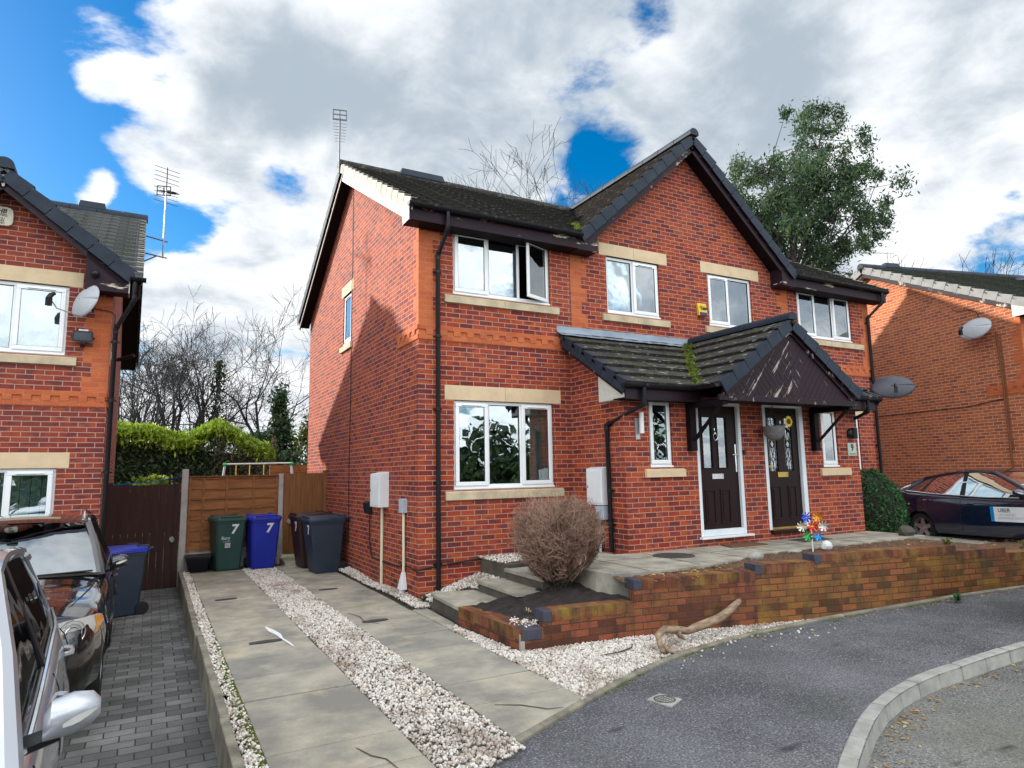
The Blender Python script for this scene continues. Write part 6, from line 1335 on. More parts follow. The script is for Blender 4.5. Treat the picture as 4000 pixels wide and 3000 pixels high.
for i, (tx, h_, lab) in enumerate(((24.0, 7.6, 'small bare treetop peeping over the right house ridge, nearest the grid aerial'), (25.6, 7.7, 'small bare treetop in the middle of the right house ridge'), (27.4, 7.9, 'small bare treetop at the dip between the two right hand roofs'))): bare_tree(lab, tx, 4.5, -1.2, h_, .10, 90+i, (0, 0), 1, 5, None, 'twig', .68, .5, .1)
random.seed(5)
def hedge():
    Hd = thing('conifer_hedge', 'tall conifer hedge with bright yellow green top and bare brown flank', 'hedge', (-2, 16, -1.5)); x0, x1 = -5.2, .35
    top = lambda x: 1.86+.25*math.exp(-((x+4.3)/1.0)**2)+.42*math.exp(-((x+1.5)/.45)**2)-.10*math.exp(-((x+2.5)/.4)**2)-.55*max(0, (x+.9)/1.25)**1.2+.05*math.sin(x*5)
    MB().hexa([(x0, 15.5, -1.5), (x1-.25, 15.5, -1.5), (x1-.25, 17, -1.5), (x0, 17, -1.5), (x0, 15.6, 1.55), (x1-.5, 15.6, .95), (x1-.5, 17, .95), (x0, 17, 1.55)]).build('core', 'soil', Hd)
    a, b, c = [], [], []
    for k in range(11000):
        x = random.uniform(x0, x1); t = top(x); u = random.random(); z = t-abs(random.gauss(0, .22))-(random.random()**2)*.3; y = random.uniform(15.2, 17.2) if z > t-.25 else 15.3+random.gauss(0, .12)
        a.append(((x, y, z), random.uniform(.6, 1.4)))
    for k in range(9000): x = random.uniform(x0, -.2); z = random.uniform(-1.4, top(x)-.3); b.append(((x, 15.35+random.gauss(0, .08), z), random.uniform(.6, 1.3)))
    for k in range(5200): x = random.uniform(-1.6, x1); z = random.uniform(-1.4, top(x)-.12-.5*max(0, -.6-x)); c.append(((x if random.random() < .8 else x1+random.gauss(-.05, .08), 15.24+random.gauss(0, .08)+(.9*random.random() if x > x1-.1 else 0), z), random.uniform(.6, 1.2)))
    m = MB(); leaves(m, a, .085, 3.0, up=(0, 0, 1.4)); m.build('sun_toned_top', 'hedge_leaf', Hd, recalc=False, uv=False)  # sunlight on the hedge top is put into the brighter leaf colour
    m = MB(); leaves(m, b, .07, 2.6); m.build('shade_toned_foliage', 'dark_leaf', Hd, recalc=False, uv=False)  # shade lower down is put into a darker leaf colour
    m = MB(); leaves(m, c, .06, 5.0); m.build('bare_flank', 'dead_leaf', Hd, recalc=False, uv=False)
hedge()
def bush(name, label, cat, c, rad, n, mat, size, aspect=2.2, cone=False, trunk=None, up=None, clumps=26, group=None):
    T = thing(name, label, cat, (c[0], c[1], c[2]-rad[2]), group=group); cl = []
    for k in range(clumps):
        v = Vector((random.gauss(0, 1), random.gauss(0, 1), random.gauss(0, 1))).normalized()*random.uniform(.35, .95)
        if cone: v.z = random.uniform(-1, 1); s = max(.06, (1-v.z)/2)*random.uniform(.4, 1.1); a = random.uniform(0, 6.28); v.x, v.y = s*math.cos(a), s*math.sin(a)
        cl.append(v)
    pts = []
    for k in range(n):
        v = random.choice(cl); g = .15; p = Vector((c[0]+(v.x+random.gauss(0, g))*rad[0], c[1]+(v.y+random.gauss(0, g))*rad[1], c[2]+(v.z+random.gauss(0, g*.7))*rad[2])); pts.append((p, random.uniform(.6, 1.4)))
    m = MB(); leaves(m, pts, size, aspect, up=up); m.build('foliage', mat, T, recalc=False, uv=False)
    if trunk: m = MB(); m.tube([(c[0], c[1], c[2]-rad[2]-trunk), (c[0], c[1], c[2]+rad[2]*.5)], [.09, .03], 7); m.build('trunk', 'dark_bark', T, recalc=False, uv=False)
    return T
bush('conifer', 'dark conical evergreen in front of the slim bare tree', 'tree', (1.45, 21, 1.2), (1.0, 1.0, 2.7), 5200, 'dark_leaf', .11, 2.6, cone=True, trunk=.4, clumps=70)
bush('evergreen_shrub', 'mid green evergreen bush left of the dark conifer', 'shrub', (.35, 20.5, .9), (.95, .8, 1.6), 3600, 'dark_leaf', .09, 2.2, trunk=.6, clumps=40)
bush('olive_shrub', 'yellow olive bush between the conifer and the main side wall', 'shrub', (2.55, 20.5, .9), (.75, .8, 2.2), 3200, 'olive_leaf', .08, 2.0, trunk=.6, clumps=40)
bush('dark_shrub', 'low black green evergreen mass at the hedge end', 'shrub', (1.3, 17.5, .0), (1.2, .7, 1.3), 3600, 'dark_leaf', .08, 2.0, trunk=.4, clumps=30)
bush('laurel_bush', 'clipped lime green leafy bush just behind the brown gate', 'shrub', (-3.28, 9.6, .0), (.52, .4, .34), 1500, 'bright_leaf', .055, 1.6, trunk=1.2, clumps=40)
# big evergreen gum tree behind the houses
def gum():
    random.seed(12); base = Vector((25.3, 13, -1.2)); T = thing('eucalyptus_tree', 'big airy grey green evergreen tree rising behind the right roof', 'tree', tuple(base)); tm = MB(); tips = []
    c0 = base+Vector((.3, 0, 12.4)); tm.tube([tuple(base), tuple(base+Vector((.1, .1, 6))), tuple(base+Vector((.25, 0, 11))), tuple(c0)], [.32, .26, .2, .17], 9)
    limbs = [((2.6, -.4, 8.6), .13), ((1.2, .6, 6.6), .11), ((-1.4, .2, 5.4), .11), ((5.2, .4, 6.6), .12), ((5.6, -.5, 3.4), .10), ((-3.0, .3, 2.6), .09), ((5.4, .4, -.6), .09), ((2.6, 0, -1.2), .08), ((-.8, .3, 1.6), .08), ((3.4, -.6, 5.4), .10), ((3.6, .6, 1.6), .09), ((-2.6, -.3, 4.2), .08), ((1.3, -1.2, 3.0), .08), ((.6, 1.4, -.4), .07)]
    cl = []
    for (dx, dy, dz), r in limbs:
        e = c0+Vector((dx, dy*2, dz)); s = c0-Vector((0, 0, random.uniform(.2, 2.2))); mid = s.lerp(e, .5)+Vector((random.gauss(0, .3), random.gauss(0, .3), random.uniform(-.3, .5))); tm.tube([tuple(s), tuple(s.lerp(mid, .5)+Vector((random.gauss(0, .12), 0, random.gauss(0, .12)))), tuple(mid), tuple(mid.lerp(e, .5)+Vector((random.gauss(0, .12), 0, .1))), tuple(e)], [r, r*.8, r*.62, r*.4, r*.15], 6)
        L = (e-s).length
        for k in range(int(5+L*1.9)):
            t = random.uniform(.32, 1.02); p = s.lerp(mid, t*2) if t < .5 else mid.lerp(e, t*2-1); w = .45+.75*(1-abs(t-.62)); off = Vector((random.gauss(0, w), random.gauss(0, w*1.2), random.gauss(.12, w*.75))); q = p+off; tm.tube([tuple(p), tuple(p.lerp(q, .5)+Vector((0, 0, .1))), tuple(q)], [.03, .018, .008], 4); cl.append((q, random.uniform(.22, .50)))
    pts = []
    for q, s in cl:
        for k in range(int(420*s)+60): pts.append((q+Vector((random.gauss(0, s*.62), random.gauss(0, s*.62), random.gauss(0, s*.72))), random.uniform(.6, 1.4)))
    m = MB(); leaves(m, pts, .115, 3.2, droop=.8); tm.build('trunk', 'bark', T, smooth=2, recalc=False, uv=False); m.build('crown', 'gum_leaf', T, recalc=False, uv=False)
gum()
# twiggy brown shrub in the planter
def twig_shrub():
    random.seed(21); c = Vector((1.13, -1.97, -1.20)); T = thing('bare_shrub', 'dense round leafless brown shrub in the corner planter', 'shrub', tuple(c)); st = MB(); tw = MB()
    ctr = c+Vector((-.03, 0, .62))
    def rmax(h): return (.10+.50*min(1, max(0, h)/.62)**.7) if h < .62 else .60*math.sqrt(max(0, 1-((h-.62)/.62)**2.6))
    def inside(p): h = p.z-c.z; return math.hypot(p.x-ctr.x, p.y-ctr.y) < rmax(h)*(1+.10*math.sin(9*math.atan2(p.y-c.y, p.x-c.x)+h*7)) and 0 < h < 1.17
    ends = []
    for k in range(70):
        a = random.uniform(0, 6.28); el = random.uniform(.45, 1.45); d = Vector((math.cos(a)*math.cos(el), math.sin(a)*math.cos(el), math.sin(el))); p = c+Vector((math.cos(a), math.sin(a), 0))*random.uniform(0, .10); pts = [p]; L = random.uniform(.5, .95)
        for j in range(6): d = (d+Vector((random.gauss(0, .15), random.gauss(0, .15), .07+random.gauss(0, .09)))).normalized(); pts.append(pts[-1]+d*L/6)
        st.tube([tuple(x) for x in pts], [.010, .009, .008, .007, .006, .005, .004], 5, cap=False); ends += [(pts[j], d) for j in (2, 3, 3, 4, 4, 5, 5, 6, 6)]
    for p, d in ends:
        for k in range(8):
            q = p.copy(); out = Vector((q.x-c.x, q.y-c.y, .25)).normalized(); dd = (d*.5+out*.35+Vector((random.gauss(0, .7), random.gauss(0, .7), random.gauss(.25, .6)))).normalized(); pts = [q.copy()]
            for j in range(6):
                dd = (dd+Vector((random.gauss(0, .26), random.gauss(0, .26), random.gauss(.05, .24)))).normalized(); q = q+dd*random.uniform(.05, .085)
                if not inside(q): break
                pts.append(q.copy())
                if random.random() < .55:
                    sd = (dd+Vector((random.gauss(0, .6), random.gauss(0, .6), random.gauss(.1, .5)))).normalized(); s1 = q+sd*random.uniform(.03, .07); s2 = s1+(sd+Vector((random.gauss(0, .35), random.gauss(0, .35), random.gauss(.1, .3)))).normalized()*random.uniform(.03, .07)
                    if inside(s1): tw.tube([tuple(q), tuple(s1), tuple(s2)], [.0026, .0022, .0014], 3, cap=False)
            if len(pts) > 1: tw.tube([tuple(x) for x in pts], [.0038]+[.0026]*(len(pts)-1), 3, cap=False)
    for k in range(700):
        a = random.uniform(0, 6.28); h = random.uniform(.35, 1.12); r = rmax(h); p = Vector((ctr.x+r*math.cos(a)*random.uniform(.7, 1), ctr.y+r*math.sin(a)*random.uniform(.7, 1), c.z+h)); d = Vector((math.cos(a)*.5+random.gauss(0, .4), math.sin(a)*.5+random.gauss(0, .4), .5+random.gauss(0, .4))).normalized(); tw.tube([tuple(p-d*.08), tuple(p+Vector((random.gauss(0, .01), random.gauss(0, .01), 0))), tuple(p+d*.09)], [.0028, .0022, .0012], 3, cap=False)
    st.build('stems', 'bark', T, recalc=False, uv=False); tw.build('twigs', 'shrub_twig', T, recalc=False, uv=False)
twig_shrub()
def yew():
    random.seed(33); c = Vector((9.45, -.75, -1.22)); T = thing('evergreen_shrub', 'clipped dark green shrub leaning away from the porch corner', 'shrub', tuple(c)); pts = []; core = []
    def srf(a, h): # a bulging mound that leans to the right
        r = .72*math.sqrt(max(0, 1-((h-.52)/.72)**2)); return Vector((c.x-.30+.55*h*0+.30*(1-h)*.6+r*math.cos(a)*1.0, c.y+r*math.sin(a)*.8, c.z+h*1.12))
    m = MB(); m.grid([[tuple(srf(6.2832*j/20, h)*1.0) for j in range(21)] for h in [i/10*1.15-.02 for i in range(11)]])
    co = m
    for k in range(9000):
        a, h = random.uniform(0, 6.28), random.uniform(.0, 1.22); p = srf(a, h); n = Vector((math.cos(a), math.sin(a), (h-.5))).normalized(); pts.append((p+n*(random.gauss(.03, .025)+.03*math.sin(a*7+h*11)*math.sin(h*13)), random.uniform(.6, 1.3)))
    co.build('core', 'soil', T, recalc=False, uv=False); m = MB(); leaves(m, pts, .034, 2.4, up=(0, 0, .6)); m.build('foliage', 'yew_leaf', T, recalc=False, uv=False); m = MB(); m.tube([(c.x, c.y, c.z-.1), (c.x, c.y, c.z+.4)], .04, 7); m.build('stem', 'bark', T)
yew()
def weed(label, x, y, z, n, s, mat='dark_leaf'):
    m = MB()
    for k in range(n):
        a = random.uniform(0, 6.28); r = random.uniform(.3, 1)*s; h = random.uniform(.2, .9)*s; w_ = .25*s; c, q = math.cos(a), math.sin(a); m.poly([(x, y, z), (x+r*.5*c-w_*q*.5, y+r*.5*q+w_*c*.5, z+h), (x+r*c, y+r*q, z+h*.7), (x+r*.5*c+w_*q*.5, y+r*.5*q-w_*c*.5, z+h)])
    return tag(m.build('weed', mat, None, recalc=False, uv=False), label, 'plant')
weed('dark leafy weed at the foot of the main brick corner', .02, -.16, -1.52, 26, .10, 'dark_leaf'); weed('tiny bright green seedling in the planter soil near the blue brick', .55, -2.55, -1.34, 16, .07, 'bright_leaf'); weed('small pale dry tuft in the planter soil', .42, -2.4, -1.33, 10, .07, 'pampas')
weed('small green weed at the kerb edging under the garden wall', 5.6, -4.22, -1.47, 40, .12, 'yew_leaf'); weed('withered weed on top of the garden wall by the path end', 6.4, -3.75, -.90, 22, .16, 'olive_leaf'); weed('spiky green weed behind the garden wall in front of the navy car', 7.75, -4.1, -1.02, 26, .2, 'olive_leaf')

random.seed(77); m = MB(); pts = []
for k in range(16000):
    x = random.uniform(-22, 26); cx_ = round(x/4.5)*4.5; h = 4.5+2.6*math.sin(cx_*1.7)+1.5*math.cos(x*1.3); z = random.uniform(-1.2, h)*random.random()**.2; pts.append((( x, -27+random.gauss(0, 1.2), z), random.uniform(.5, 1.4)))
leaves(m, pts, .26, 1.8); tag(m.build('far_wood', 'dark_leaf', None, recalc=False, uv=False), 'dark belt of trees across the road, mirrored in the front windows', 'wood', kind='stuff')

# ------------------------------------------------------------------ cars: front at y = 0, tail at y = L, in their own frame
def interp(P, y):
    if y <= P[0][0]: return P[0][1]
    for (a, va), (b, vb) in zip(P, P[1:]):
        if y <= b: t = (y-a)/(b-a); t = t*t*(3-2*t)*.5+t*.5; return va+(vb-va)*t
    return P[-1][1]
def car(label, loc, rot, paint, L, belt, width, sill, wheels, rw_, cabin, rails=False, strip=True, glass='car_glass', screen='screen_glass', low_front=.30, parts=True, clad=None):
    C = thing('parked_car', label, 'car', loc, 0, 'parked cars', local=True); C.rotation_euler = rot
    R_ = rw_+.055; ys = set(np.linspace(0, L, 46).round(4)) | {.03, .08, L-.03, L-.08}
    for w in wheels: ys |= {round(w+R_*math.cos(a), 4) for a in np.linspace(0, math.pi, 15)}
    ys = sorted(ys)
    def low(y):
        z = interp([(0, low_front), (.25, sill-.03), (.6, sill), (L-.6, sill), (L-.2, sill+.05), (L, low_front+.08)], y)
        for w in wheels:
            if abs(y-w) < R_-1e-4: z = max(z, rw_+math.sqrt(R_*R_-(y-w)**2))
            elif abs(y-w) < R_+1e-4: z = max(z, rw_*.9)
        return z
    T = [(0, .955), (.12, .985), (.38, 1.0), (.62, .995), (.80, .975), (.90, .955), (.965, .92), (1.0, .86)]
    rows = []
    for y in ys:
        zb, w, zl = interp(belt, y), interp(width, y), low(y); z00 = interp([(0, low_front), (.3, sill), (L-.3, sill), (L, low_front+.08)], y); half = []
        for t, k in T:
            z = max(z00+(zb-.015-z00)*t, zl+(zb-.015-zl)*t*.0 if z00+(zb-.015-z00)*t > zl else zl+.0015*t); flare = .0
            for q in wheels:
                dd = math.hypot(y-q, z-rw_)
                if dd < R_+.10: flare = max(flare, .018*(1-max(0, dd-R_)/.10))
            half.append((-(w*k+flare), y, z))
        half += [(-w*.60, y, zb+.012), (-w*.30, y, zb+.024), (0, y, zb+.028)]
        rows.append(half+[(-p[0], p[1], p[2]) for p in half[-2::-1]])
    m = MB(); m.grid(rows); n = len(rows[0]); m.poly(rows[0]); m.poly(rows[-1])
    body = m.build('body', paint, C, smooth=True, recalc=True)
    u = MB(); u.box(-interp(width, L/2)*.80, interp(width, L/2)*.80, .15, L-.15, sill-.02, sill+.35); u.build('underbody', 'black_rubber', C)
    # cabin
    yb, yf, yp, yr, ye, zf, zpk, zr = cabin
    roof = [(yb, interp(belt, yb)+.02), (yf, zf), (yp, zpk), (yr, zr), (ye, interp(belt, ye)+.01)]
    def sec(y, inset=0):
        zb = interp(belt, y)-.01
        t = (y-yb)/(yf-yb)
        zt = roof[0][1]+(zf-roof[0][1])*t if y < yf else (zr+(roof[4][1]-zr)*(y-yr)/(ye-yr) if y > yr else zf+(zpk-zf)*math.sin(min(1, (y-yf)/(yp-yf))*math.pi/2) if y < yp else zpk+(zr-zpk)*((y-yp)/(yr-yp))**1.6)
        wb = interp(width, y)*.90; k = (zt-zb)/(zpk-zb+1e-6); wt = wb*(1-.27*max(0, k))
        return zb, zt, wb-inset, wt-inset
    sy = [y for y in np.linspace(yb+.03, ye-.03, 30)] + [yf, yr]; sy.sort()
    for s in (-1, 1):
        m = MB(); m.grid([[(s*sec(y, .012)[2], y, sec(y)[0]) for y in sy], [(s*(sec(y, .012)[2]*.45+sec(y, .012)[3]*.55)+s*.012, y, sec(y)[0]*.45+sec(y)[1]*.55) for y in sy], [(s*sec(y, .012)[3], y, sec(y)[1]-.01) for y in sy]]); m.build('side_window', glass, C, smooth=2, recalc=False)
    m = MB(); w0, w1 = sec(yb+.02)[2], sec(yf)[3]; zb0 = sec(yb)[0]; m.grid([[(x*(w0+(w1-w0)*t), yb+(yf-yb)*t-.05*(1-x*x)+.012, zb0+.02+(zf-zb0-.02)*t+.03*math.sin(math.pi*t)*.5+.012*(1-x*x)) for x in np.linspace(-1, 1, 11)] for t in np.linspace(0, 1, 8)]); m.build('windscreen', screen, C, smooth=2, recalc=False)
    m = MB(); w0, w1 = sec(ye-.03)[2], sec(yr)[3]; zb1 = roof[4][1]; m.grid([[(x*(w0+(w1-w0)*t), ye+(yr-ye)*t+.03*(1-x*x)-.01, zb1+(zr-zb1)*t+.02*math.sin(math.pi*t)) for x in np.linspace(-1, 1, 9)] for t in np.linspace(0, 1, 6)]); m.build('rear_window', glass, C, smooth=2, recalc=False)
    m = MB(); ry = np.linspace(yf-.02, yr+.02, 16); m.grid([[(x*sec(y)[3]*1.0, y, sec(y)[1]-.012+.05*(1-abs(x)**2.5)) for x in np.linspace(-1, 1, 13)] for y in ry]); m.build('roof', paint, C, smooth=2)
    for s in (-1, 1):
        pm = MB(); e = [(s*sec(y)[2] if k == 0 else 0, y, 0) for k, y in enumerate([yb])]
        A_, B_ = Vector((s*(sec(yb+.03)[2]-.01), yb-.0, sec(yb)[0]-.02)), Vector((s*(sec(yf)[3]-.005), yf, zf-.0)); pm.tube([tuple(A_), tuple(A_.lerp(B_, .5)+Vector((s*.012, 0, .022))), tuple(B_)], [.052, .045, .042], 8)
        pm.tube([(s*(sec(y)[3]-.004), y, sec(y)[1]-.02) for y in ry], .034, 8)
        yq = yr+(ye-yr)*.0; pm.prism([(s*(sec(y)[2]+.004), y, sec(y)[0]) for y in (ye-.42, ye-.02)]+[(s*(sec(y)[3]+.008), y, sec(y)[1]-.005) for y in (ye-.04, yr)]+[(s*(sec(yr-.12)[3]+.008), yr-.12, sec(yr-.12)[1]-.01)], (-s*.03, 0, 0))
        pm.build('pillars', paint, C, smooth=True)
    ym = yb+(ye-yb)*.46
    for s in (-1, 1):
        tm = MB()
        tm.prism([(s*(sec(ym+d)[2]+.003), ym+d, sec(ym+d)[0]) for d in (-.05, .05)]+[(s*(sec(ym+d)[3]+.004), ym+d, sec(ym+d)[1]-.02) for d in (.04, -.05)], (-s*.02, 0, 0))
        dl = [yb+.25+(ye-.45-yb-.25)*i/14 for i in range(15)]
        if not strip: tm.tube([(s*(sec(y)[2]+.006), y, sec(y)[0]+.008) for y in dl], .013, 6)
        tm.build('window_trim', 'car_trim', C)
    if strip:
        for s in (-1, 1): MB().tube([(s*(sec(y)[2]+.008), y, sec(y)[0]+.010) for y in dl], .011, 6).build('bright_strip', 'chrome', C, smooth=True)
    if rails:
        for s in (-1, 1): MB().tube([(s*(sec(y)[3]-.05), y, sec(y)[1]+z) for y, z in ((yf+.12, .0), (yf+.2, .055), (yp, .065), (yr-.15, .06), (yr-.05, .0))], .016, 8).build('roof_rail', 'chrome', C, smooth=True)
    # doors and sills as fine dark seams, handles
    for s in (-1, 1):
        for y in (yb+.28, ym, min(ye-.75, wheels[1]-.05)):
            sm = MB(); z0_ = sill+.08 if abs(y-wheels[1]) > R_ else rw_+math.sqrt(max(0, R_*R_-(y-wheels[1])**2))+.02; sm.tube([(s*interp(width, y)*k, y, z0_+(interp(belt, y)-.02-z0_)*t) for t, k in ((0, .986), (.35, 1.001), (.62, .998), (.82, .974), (.93, .942))], .004, 4); sm.build('door_seam', 'black_rubber', C)
    for s in (-1, 1):
        for y in (ym-.17, min(ye-.75, wheels[1]-.05)-.17): hm = MB(); z = interp(belt, y)-.14; x = s*(interp(width, y)*.985+.012); hm.tube([(x-s*.02, y-.10, z), (x+s*.018, y-.07, z), (x+s*.018, y+.07, z), (x-s*.02, y+.10, z)], .014, 6); hm.build('door_handle', paint, C, smooth=True)
    for s in (-1, 1):
        for y in wheels:
            wd = MB(); x0 = s*(interp(width, y)-.015); prof = [(rw_*.64, x0-s*.02), (rw_*.70, x0-s*.0), (rw_*.93, x0), (rw_, x0-s*.03), (rw_, x0-s*.17), (rw_*.93, x0-s*.2), (rw_*.64, x0-s*.2)]; wd.lathe(prof, (0, y, rw_), 30, 'x', cap=False); wh = wd.build('wheel', 'black_rubber', C, smooth=True)
            rm = MB(); rm.lathe([(rw_*.60, x0-s*.10), (rw_*.66, x0-s*.012), (rw_*.71, x0-s*.004), (rw_*.71, x0-s*.06)], (0, y, rw_), 30, 'x', cap=False)
            for k in range(5):
                a = R(90+72*k); d = Vector((0, math.cos(a), math.sin(a))); t_ = Vector((0, -math.sin(a), math.cos(a))); o_ = Vector((x0-s*.035, y, rw_)); P_ = [o_+d*r_+t_*w_+Vector((e_, 0, 0)) for e_ in (0, -s*.03) for r_, w_ in ((.05, -.05), (rw_*.66, -.035), (rw_*.66, .035), (.05, .05))]; rm.hexa([tuple(p) for p in P_])
            rm.lathe([(.05, x0-s*.06), (.05, x0-s*.025), (.001, x0-s*.02)], (0, y, rw_), 16, 'x'); rm.build('rim', 'alloy', wh); bk = MB(); bk.lathe([(rw_*.62, x0-s*.09), (.001, x0-s*.09)], (0, y, rw_), 24, 'x', cap=False); bk.build('brake_disc', 'black_rubber', wh)
    # mirrors
    for s in (-1, 1):
        y = yb+.30; zb = interp(belt, y); xw = interp(width, y)*.92; mm = MB()
        secs = []
        for t, r0, r1, dz in ((0, .045, .05, .065), (.12, .07, .068, .085), (.5, .082, .075, .095), (.85, .07, .06, .10), (1, .035, .03, .10)): secs.append([(s*(xw+.04+.175*t), y-.03+r0*math.cos(a)*.75+.03*t, zb+dz+r1*math.sin(a)) for a in [6.2832*i/16 for i in range(17)]])
        mm.grid(secs); mm.poly(secs[-1][:-1]); mm.poly(secs[0][:-1]); mi = mm.build('door_mirror', paint, C, smooth=True); am = MB(); am.tube([(s*(xw-.03), y, zb+.0), (s*(xw+.09), y, zb+.03)], [.035, .03], 8); am.build('mirror_arm', 'car_trim', mi)
        im = MB(); im.grid([[(s*(xw+.10+.105*t), y-.03+.018*t-.0625*(1-.45*t*t)+.0, zb+.10-.012+h*(.014*math.sin(math.pi*min(1, .15+t*.8)))-.012+.03*t) for t in (0, .25, .5, .75, 1)] for h in (-1, 1)]); im.build('mirror_indicator', 'lamp_clear', mi, smooth=2, recalc=False)
    return C, dict(belt=belt, width=width, sec=sec, yb=yb, yf=yf, zf=zf, L=L)
# black SUV
SUV, si = car('black off road style car facing the street on the lower drive', (-4.62, -2.30, ZLD), (0, 0, R(.8)), 'black_paint', 4.5, [(0, .72), (.06, .84), (.2, .94), (.6, 1.02), (1.2, 1.075), (1.75, 1.115), (2.6, 1.10), (3.6, 1.14), (4.3, 1.17), (4.5, 1.02)], [(0, .62), (.06, .74), (.18, .835), (.45, .90), (1, .925), (3.5, .925), (4.3, .88), (4.5, .74)], .34, (.87, 3.42), .36, (1.72, 2.52, 3.1, 4.05, 4.44, 1.62, 1.68, 1.60), rails=True, low_front=.30)
for s in (-1, 1):
    hl = MB(); pts = []
    for k in range(20): a = 6.2832*k/20; pts.append((a, 1))
    def hp(u, v, o=0): # patch wrapped over the front corner of the body
        y = .05+.42*u**1.3; w = interp(si['width'], y); z = .815+.05*u+v*(.125-.05*u); return (s*(w*(1.0-.02*abs(v))-.30*(1-u)**2.2*.9+o*.8), y-o-.03*(1-u), z)
    hl.grid([[hp(u, v*math.sqrt(max(.02, 1-(2*u-1)**4)), .012) for v in np.linspace(-1, 1, 9)] for u in np.linspace(0, 1, 13)]); h = hl.build('headlight', 'lamp_clear', SUV, smooth=2, recalc=False)
    ly = MB(); c = Vector(hp(.30, 0, .014))
    for r_ in (.105, .078, .05): ly.tube([tuple(c+Vector((s*r_*math.cos(a)*.9, -.004+.05*math.cos(a)*(.9), r_*math.sin(a)))) for a in [6.2832*i/20 for i in range(21)]], .0045, 5)
    ly.build('lamp_ring', 'chrome', h, smooth=True); am = MB(); am.grid([[hp(u, v*math.sqrt(max(.02, 1-(2*u-1)**4))*.93, .015) for v in (-1, -.5, 0, .5, 1)] for u in np.linspace(.70, .97, 6)]); am.build('indicator', 'amber', h, smooth=2, recalc=False)
m = MB(); m.box(-.16, -.02, -.02, .03, .68, .84); m.box(.02, .16, -.02, .03, .68, .84); m.box(-.55, .55, -.012, .06, .36, .52); m.build('grille', 'car_trim', SUV, bevel=.02)
m = MB(); m.box(-.26, .26, -.03, .0, .50, .61); m.build('number_plate', 'white_plastic', SUV, bevel=.004)
m = MB(); 
for s in (-1, 1): m.lathe([(.055, -.01), (.05, -.02), (.001, -.024)], (s*.60, .04, .47), 16, 'y')
m.build('fog_lamp', 'lamp_clear', SUV)
for x0, x1 in ((-.70, .10), (-.02, .74)): m = MB(); m.tube([(x0+.1, 1.62, 1.13), (x0+.3, 1.70, 1.145), (x1, 1.735, 1.155)], [.016, .012, .010], 6); m.build('wiper', 'car_trim', SUV)
m = MB()
for s in (-1, 1): m.tube([(s*.80, 1.62, 1.095), (s*.76, 1.1, 1.065), (s*.66, .5, 1.005), (s*.50, .14, .905)], .0045, 5)
m.build('bonnet_seam', 'black_rubber', SUV); m = MB()
m.grid([[(x*.86, y, interp(si['belt'], y)+.036-.012*abs(x)) for x in np.linspace(-1, 1, 9)] for y in (1.58, 1.70)]); m.build('scuttle', 'car_trim', SUV, recalc=False)
m = MB(); m.lathe([(.025, -.02), (.05, .0), (.055, .03), (.03, .05)], (0, 2.48, 1.56), 12); m.hexa([(-.1, 2.33, 1.36), (.1, 2.33, 1.36), (.1, 2.36, 1.36), (-.1, 2.36, 1.36), (-.1, 2.36, 1.44), (.1, 2.36, 1.44), (.1, 2.39, 1.44), (-.1, 2.39, 1.44)]); m.build('interior_mirror', 'car_trim', SUV)
# silver hatchback nearest the camera
SIL, si2 = car('silver hatchback at the left edge, nearest the camera', (-4.445, -7.38, -1.66), (0, 0, R(3.7)), 'silver_paint', 4.25, [(0, .62), (.06, .72), (.25, .82), (.7, .91), (1.1, .965), (2, .975), (3, 1.03), (4.0, 1.07), (4.25, .9)], [(0, .6), (.08, .70), (.25, .78), (.7, .84), (1.5, .865), (3.2, .865), (4, .80), (4.25, .66)], .27, (.85, 3.4), .31, (1.0, 1.98, 2.5, 3.75, 4.2, 1.50, 1.55, 1.45), glass='car_glass')
m = MB()
for x in (-.36, .36): m.hexa([(x-.22, 2.0, .5), (x+.22, 2.0, .5), (x+.22, 2.5, .5), (x-.22, 2.5, .5), (x-.2, 2.25, 1.12), (x+.2, 2.25, 1.12), (x+.2, 2.42, 1.12), (x-.2, 2.42, 1.12)]); m.hexa([(x-.13, 2.28, 1.14), (x+.13, 2.28, 1.14), (x+.13, 2.38, 1.14), (x-.13, 2.38, 1.14), (x-.11, 2.32, 1.32), (x+.11, 2.32, 1.32), (x+.11, 2.4, 1.32), (x-.11, 2.4, 1.32)])
m.build('front_seats', 'room_dark', SIL, bevel=.03)
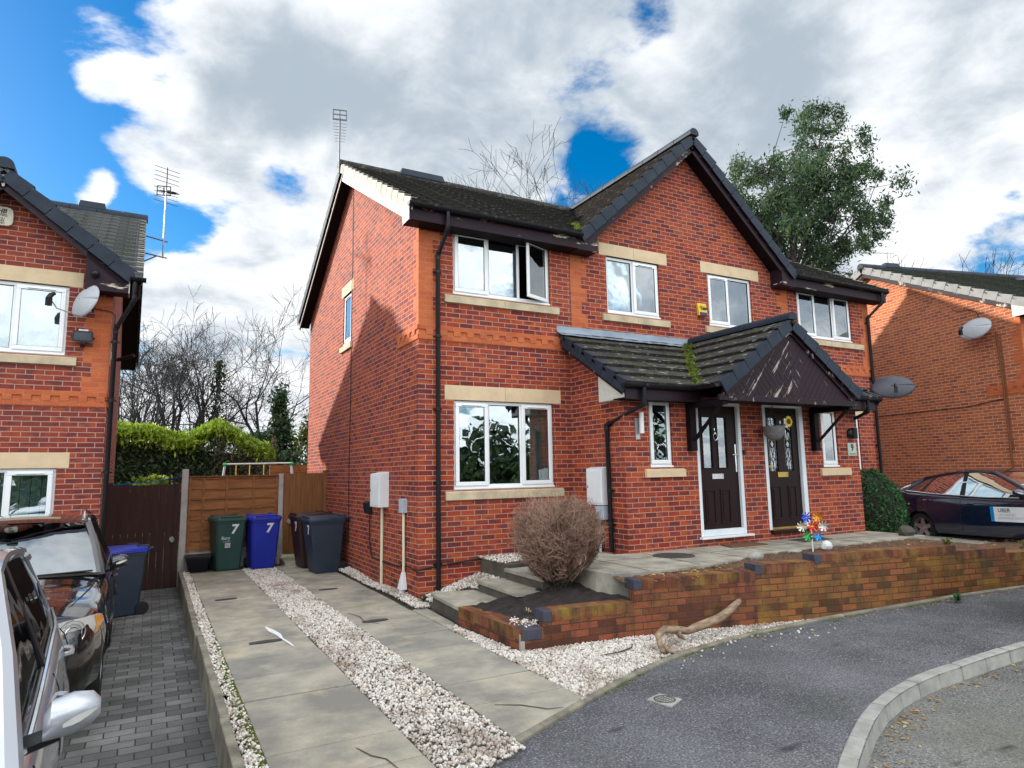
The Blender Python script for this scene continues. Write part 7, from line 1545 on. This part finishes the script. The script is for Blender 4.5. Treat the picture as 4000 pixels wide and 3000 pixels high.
# navy hatchback on the far drive
_dir = Vector((-.247, -.969, 0)); _rear = Vector((11.0, -.75, 0)); _side = Vector((.969, -.247, 0))
PR, si3 = car('dark navy fastback saloon with a white door sign, reversed onto the far drive', tuple(_rear+_side*.86+_dir*3.56+Vector((0, 0, -1.30))), (R(-1.4), 0, math.atan2(_dir.x, -_dir.y)), 'navy_paint', 4.46, [(0, .55), (.06, .66), (.25, .76), (.7, .88), (1.1, .955), (2, .955), (3, 1.01), (3.9, 1.08), (4.35, 1.15), (4.46, .95)], [(0, .5), (.08, .65), (.3, .78), (.8, .845), (1.5, .87), (3.3, .87), (4.1, .80), (4.46, .68)], .23, (.88, 3.56), .315, (1.02, 1.95, 2.45, 3.55, 4.40, 1.42, 1.485, 1.36), glass='car_glass')
for s in (-1, 1):
    m = MB(); m.prism([(s*.735, 4.12, 1.155), (s*.66, 4.43, 1.16), (s*.64, 4.475, .86), (s*.70, 4.40, .80), (s*.745, 4.28, .98)], (s*.03, .0, 0)); m.build('tail_light', 'lamp_clear', PR, bevel=.012)
    sg = MB(); xs = s*.875; sg.box(*sorted((xs-s*.01, xs+s*.004)), 1.22, 1.93, .52, .79); pn = sg.build('door_sign', 'white_plastic', PR); MB().box(*sorted((xs, xs+s*.006)), (1.86 if s < 0 else 1.86), 1.93, .52, .79).build('door_sign_edge', 'foil_sky', PR)
    rz = R(-90) if s < 0 else R(90); xo = xs+s*.007
    for body, size, yy, zz, mt in (('UBER', .10, 1.655, .725, 'dark_mark'), ('ADVANCED', .058, 1.60, .645, 'grey_mark'), ('BOOKINGS ONLY', .058, 1.545, .585, 'grey_mark')): text(pn, 'lettering', body, size, (xo, yy, zz), (R(90), 0, rz), mt, ext=.001)
m = MB(); m.tube([(0, 3.2, 1.42), (0, 3.42, 1.60)], .006, 5); m.build('radio_mast', 'car_trim', PR)
# a sliver of a white car at the right edge
WH, si4 = car('white hatchback with red tail lamps cut off by the right edge', (5.16+3.95, -5.98, -1.66), (0, 0, R(90)), 'white_paint', 3.95, [(0, .62), (.1, .78), (.7, .9), (1.1, .96), (2, .97), (3, 1.0), (3.8, 1.02), (3.95, .93)], [(0, .6), (.3, .78), (1, .84), (3.2, .84), (3.75, .80), (3.95, .70)], .27, (.8, 3.2), .30, (1.0, 1.9, 2.4, 3.5, 3.9, 1.45, 1.5, 1.42))
for s in (-1, 1): m = MB(); m.prism([(s*.80, 3.62, 1.02), (s*.62, 3.955, 1.01), (s*.60, 3.97, .80), (s*.80, 3.74, .70)], (s*.035, 0, 0)); tl = m.build('tail_light', 'tail_red', WH, bevel=.015); MB().prism([(s*.80, 3.74, .88), (s*.62, 3.965, .88), (s*.62, 3.97, .83), (s*.80, 3.76, .83)], (s*.038, 0, 0)).build('reverse_lens', 'lamp_clear', tl)
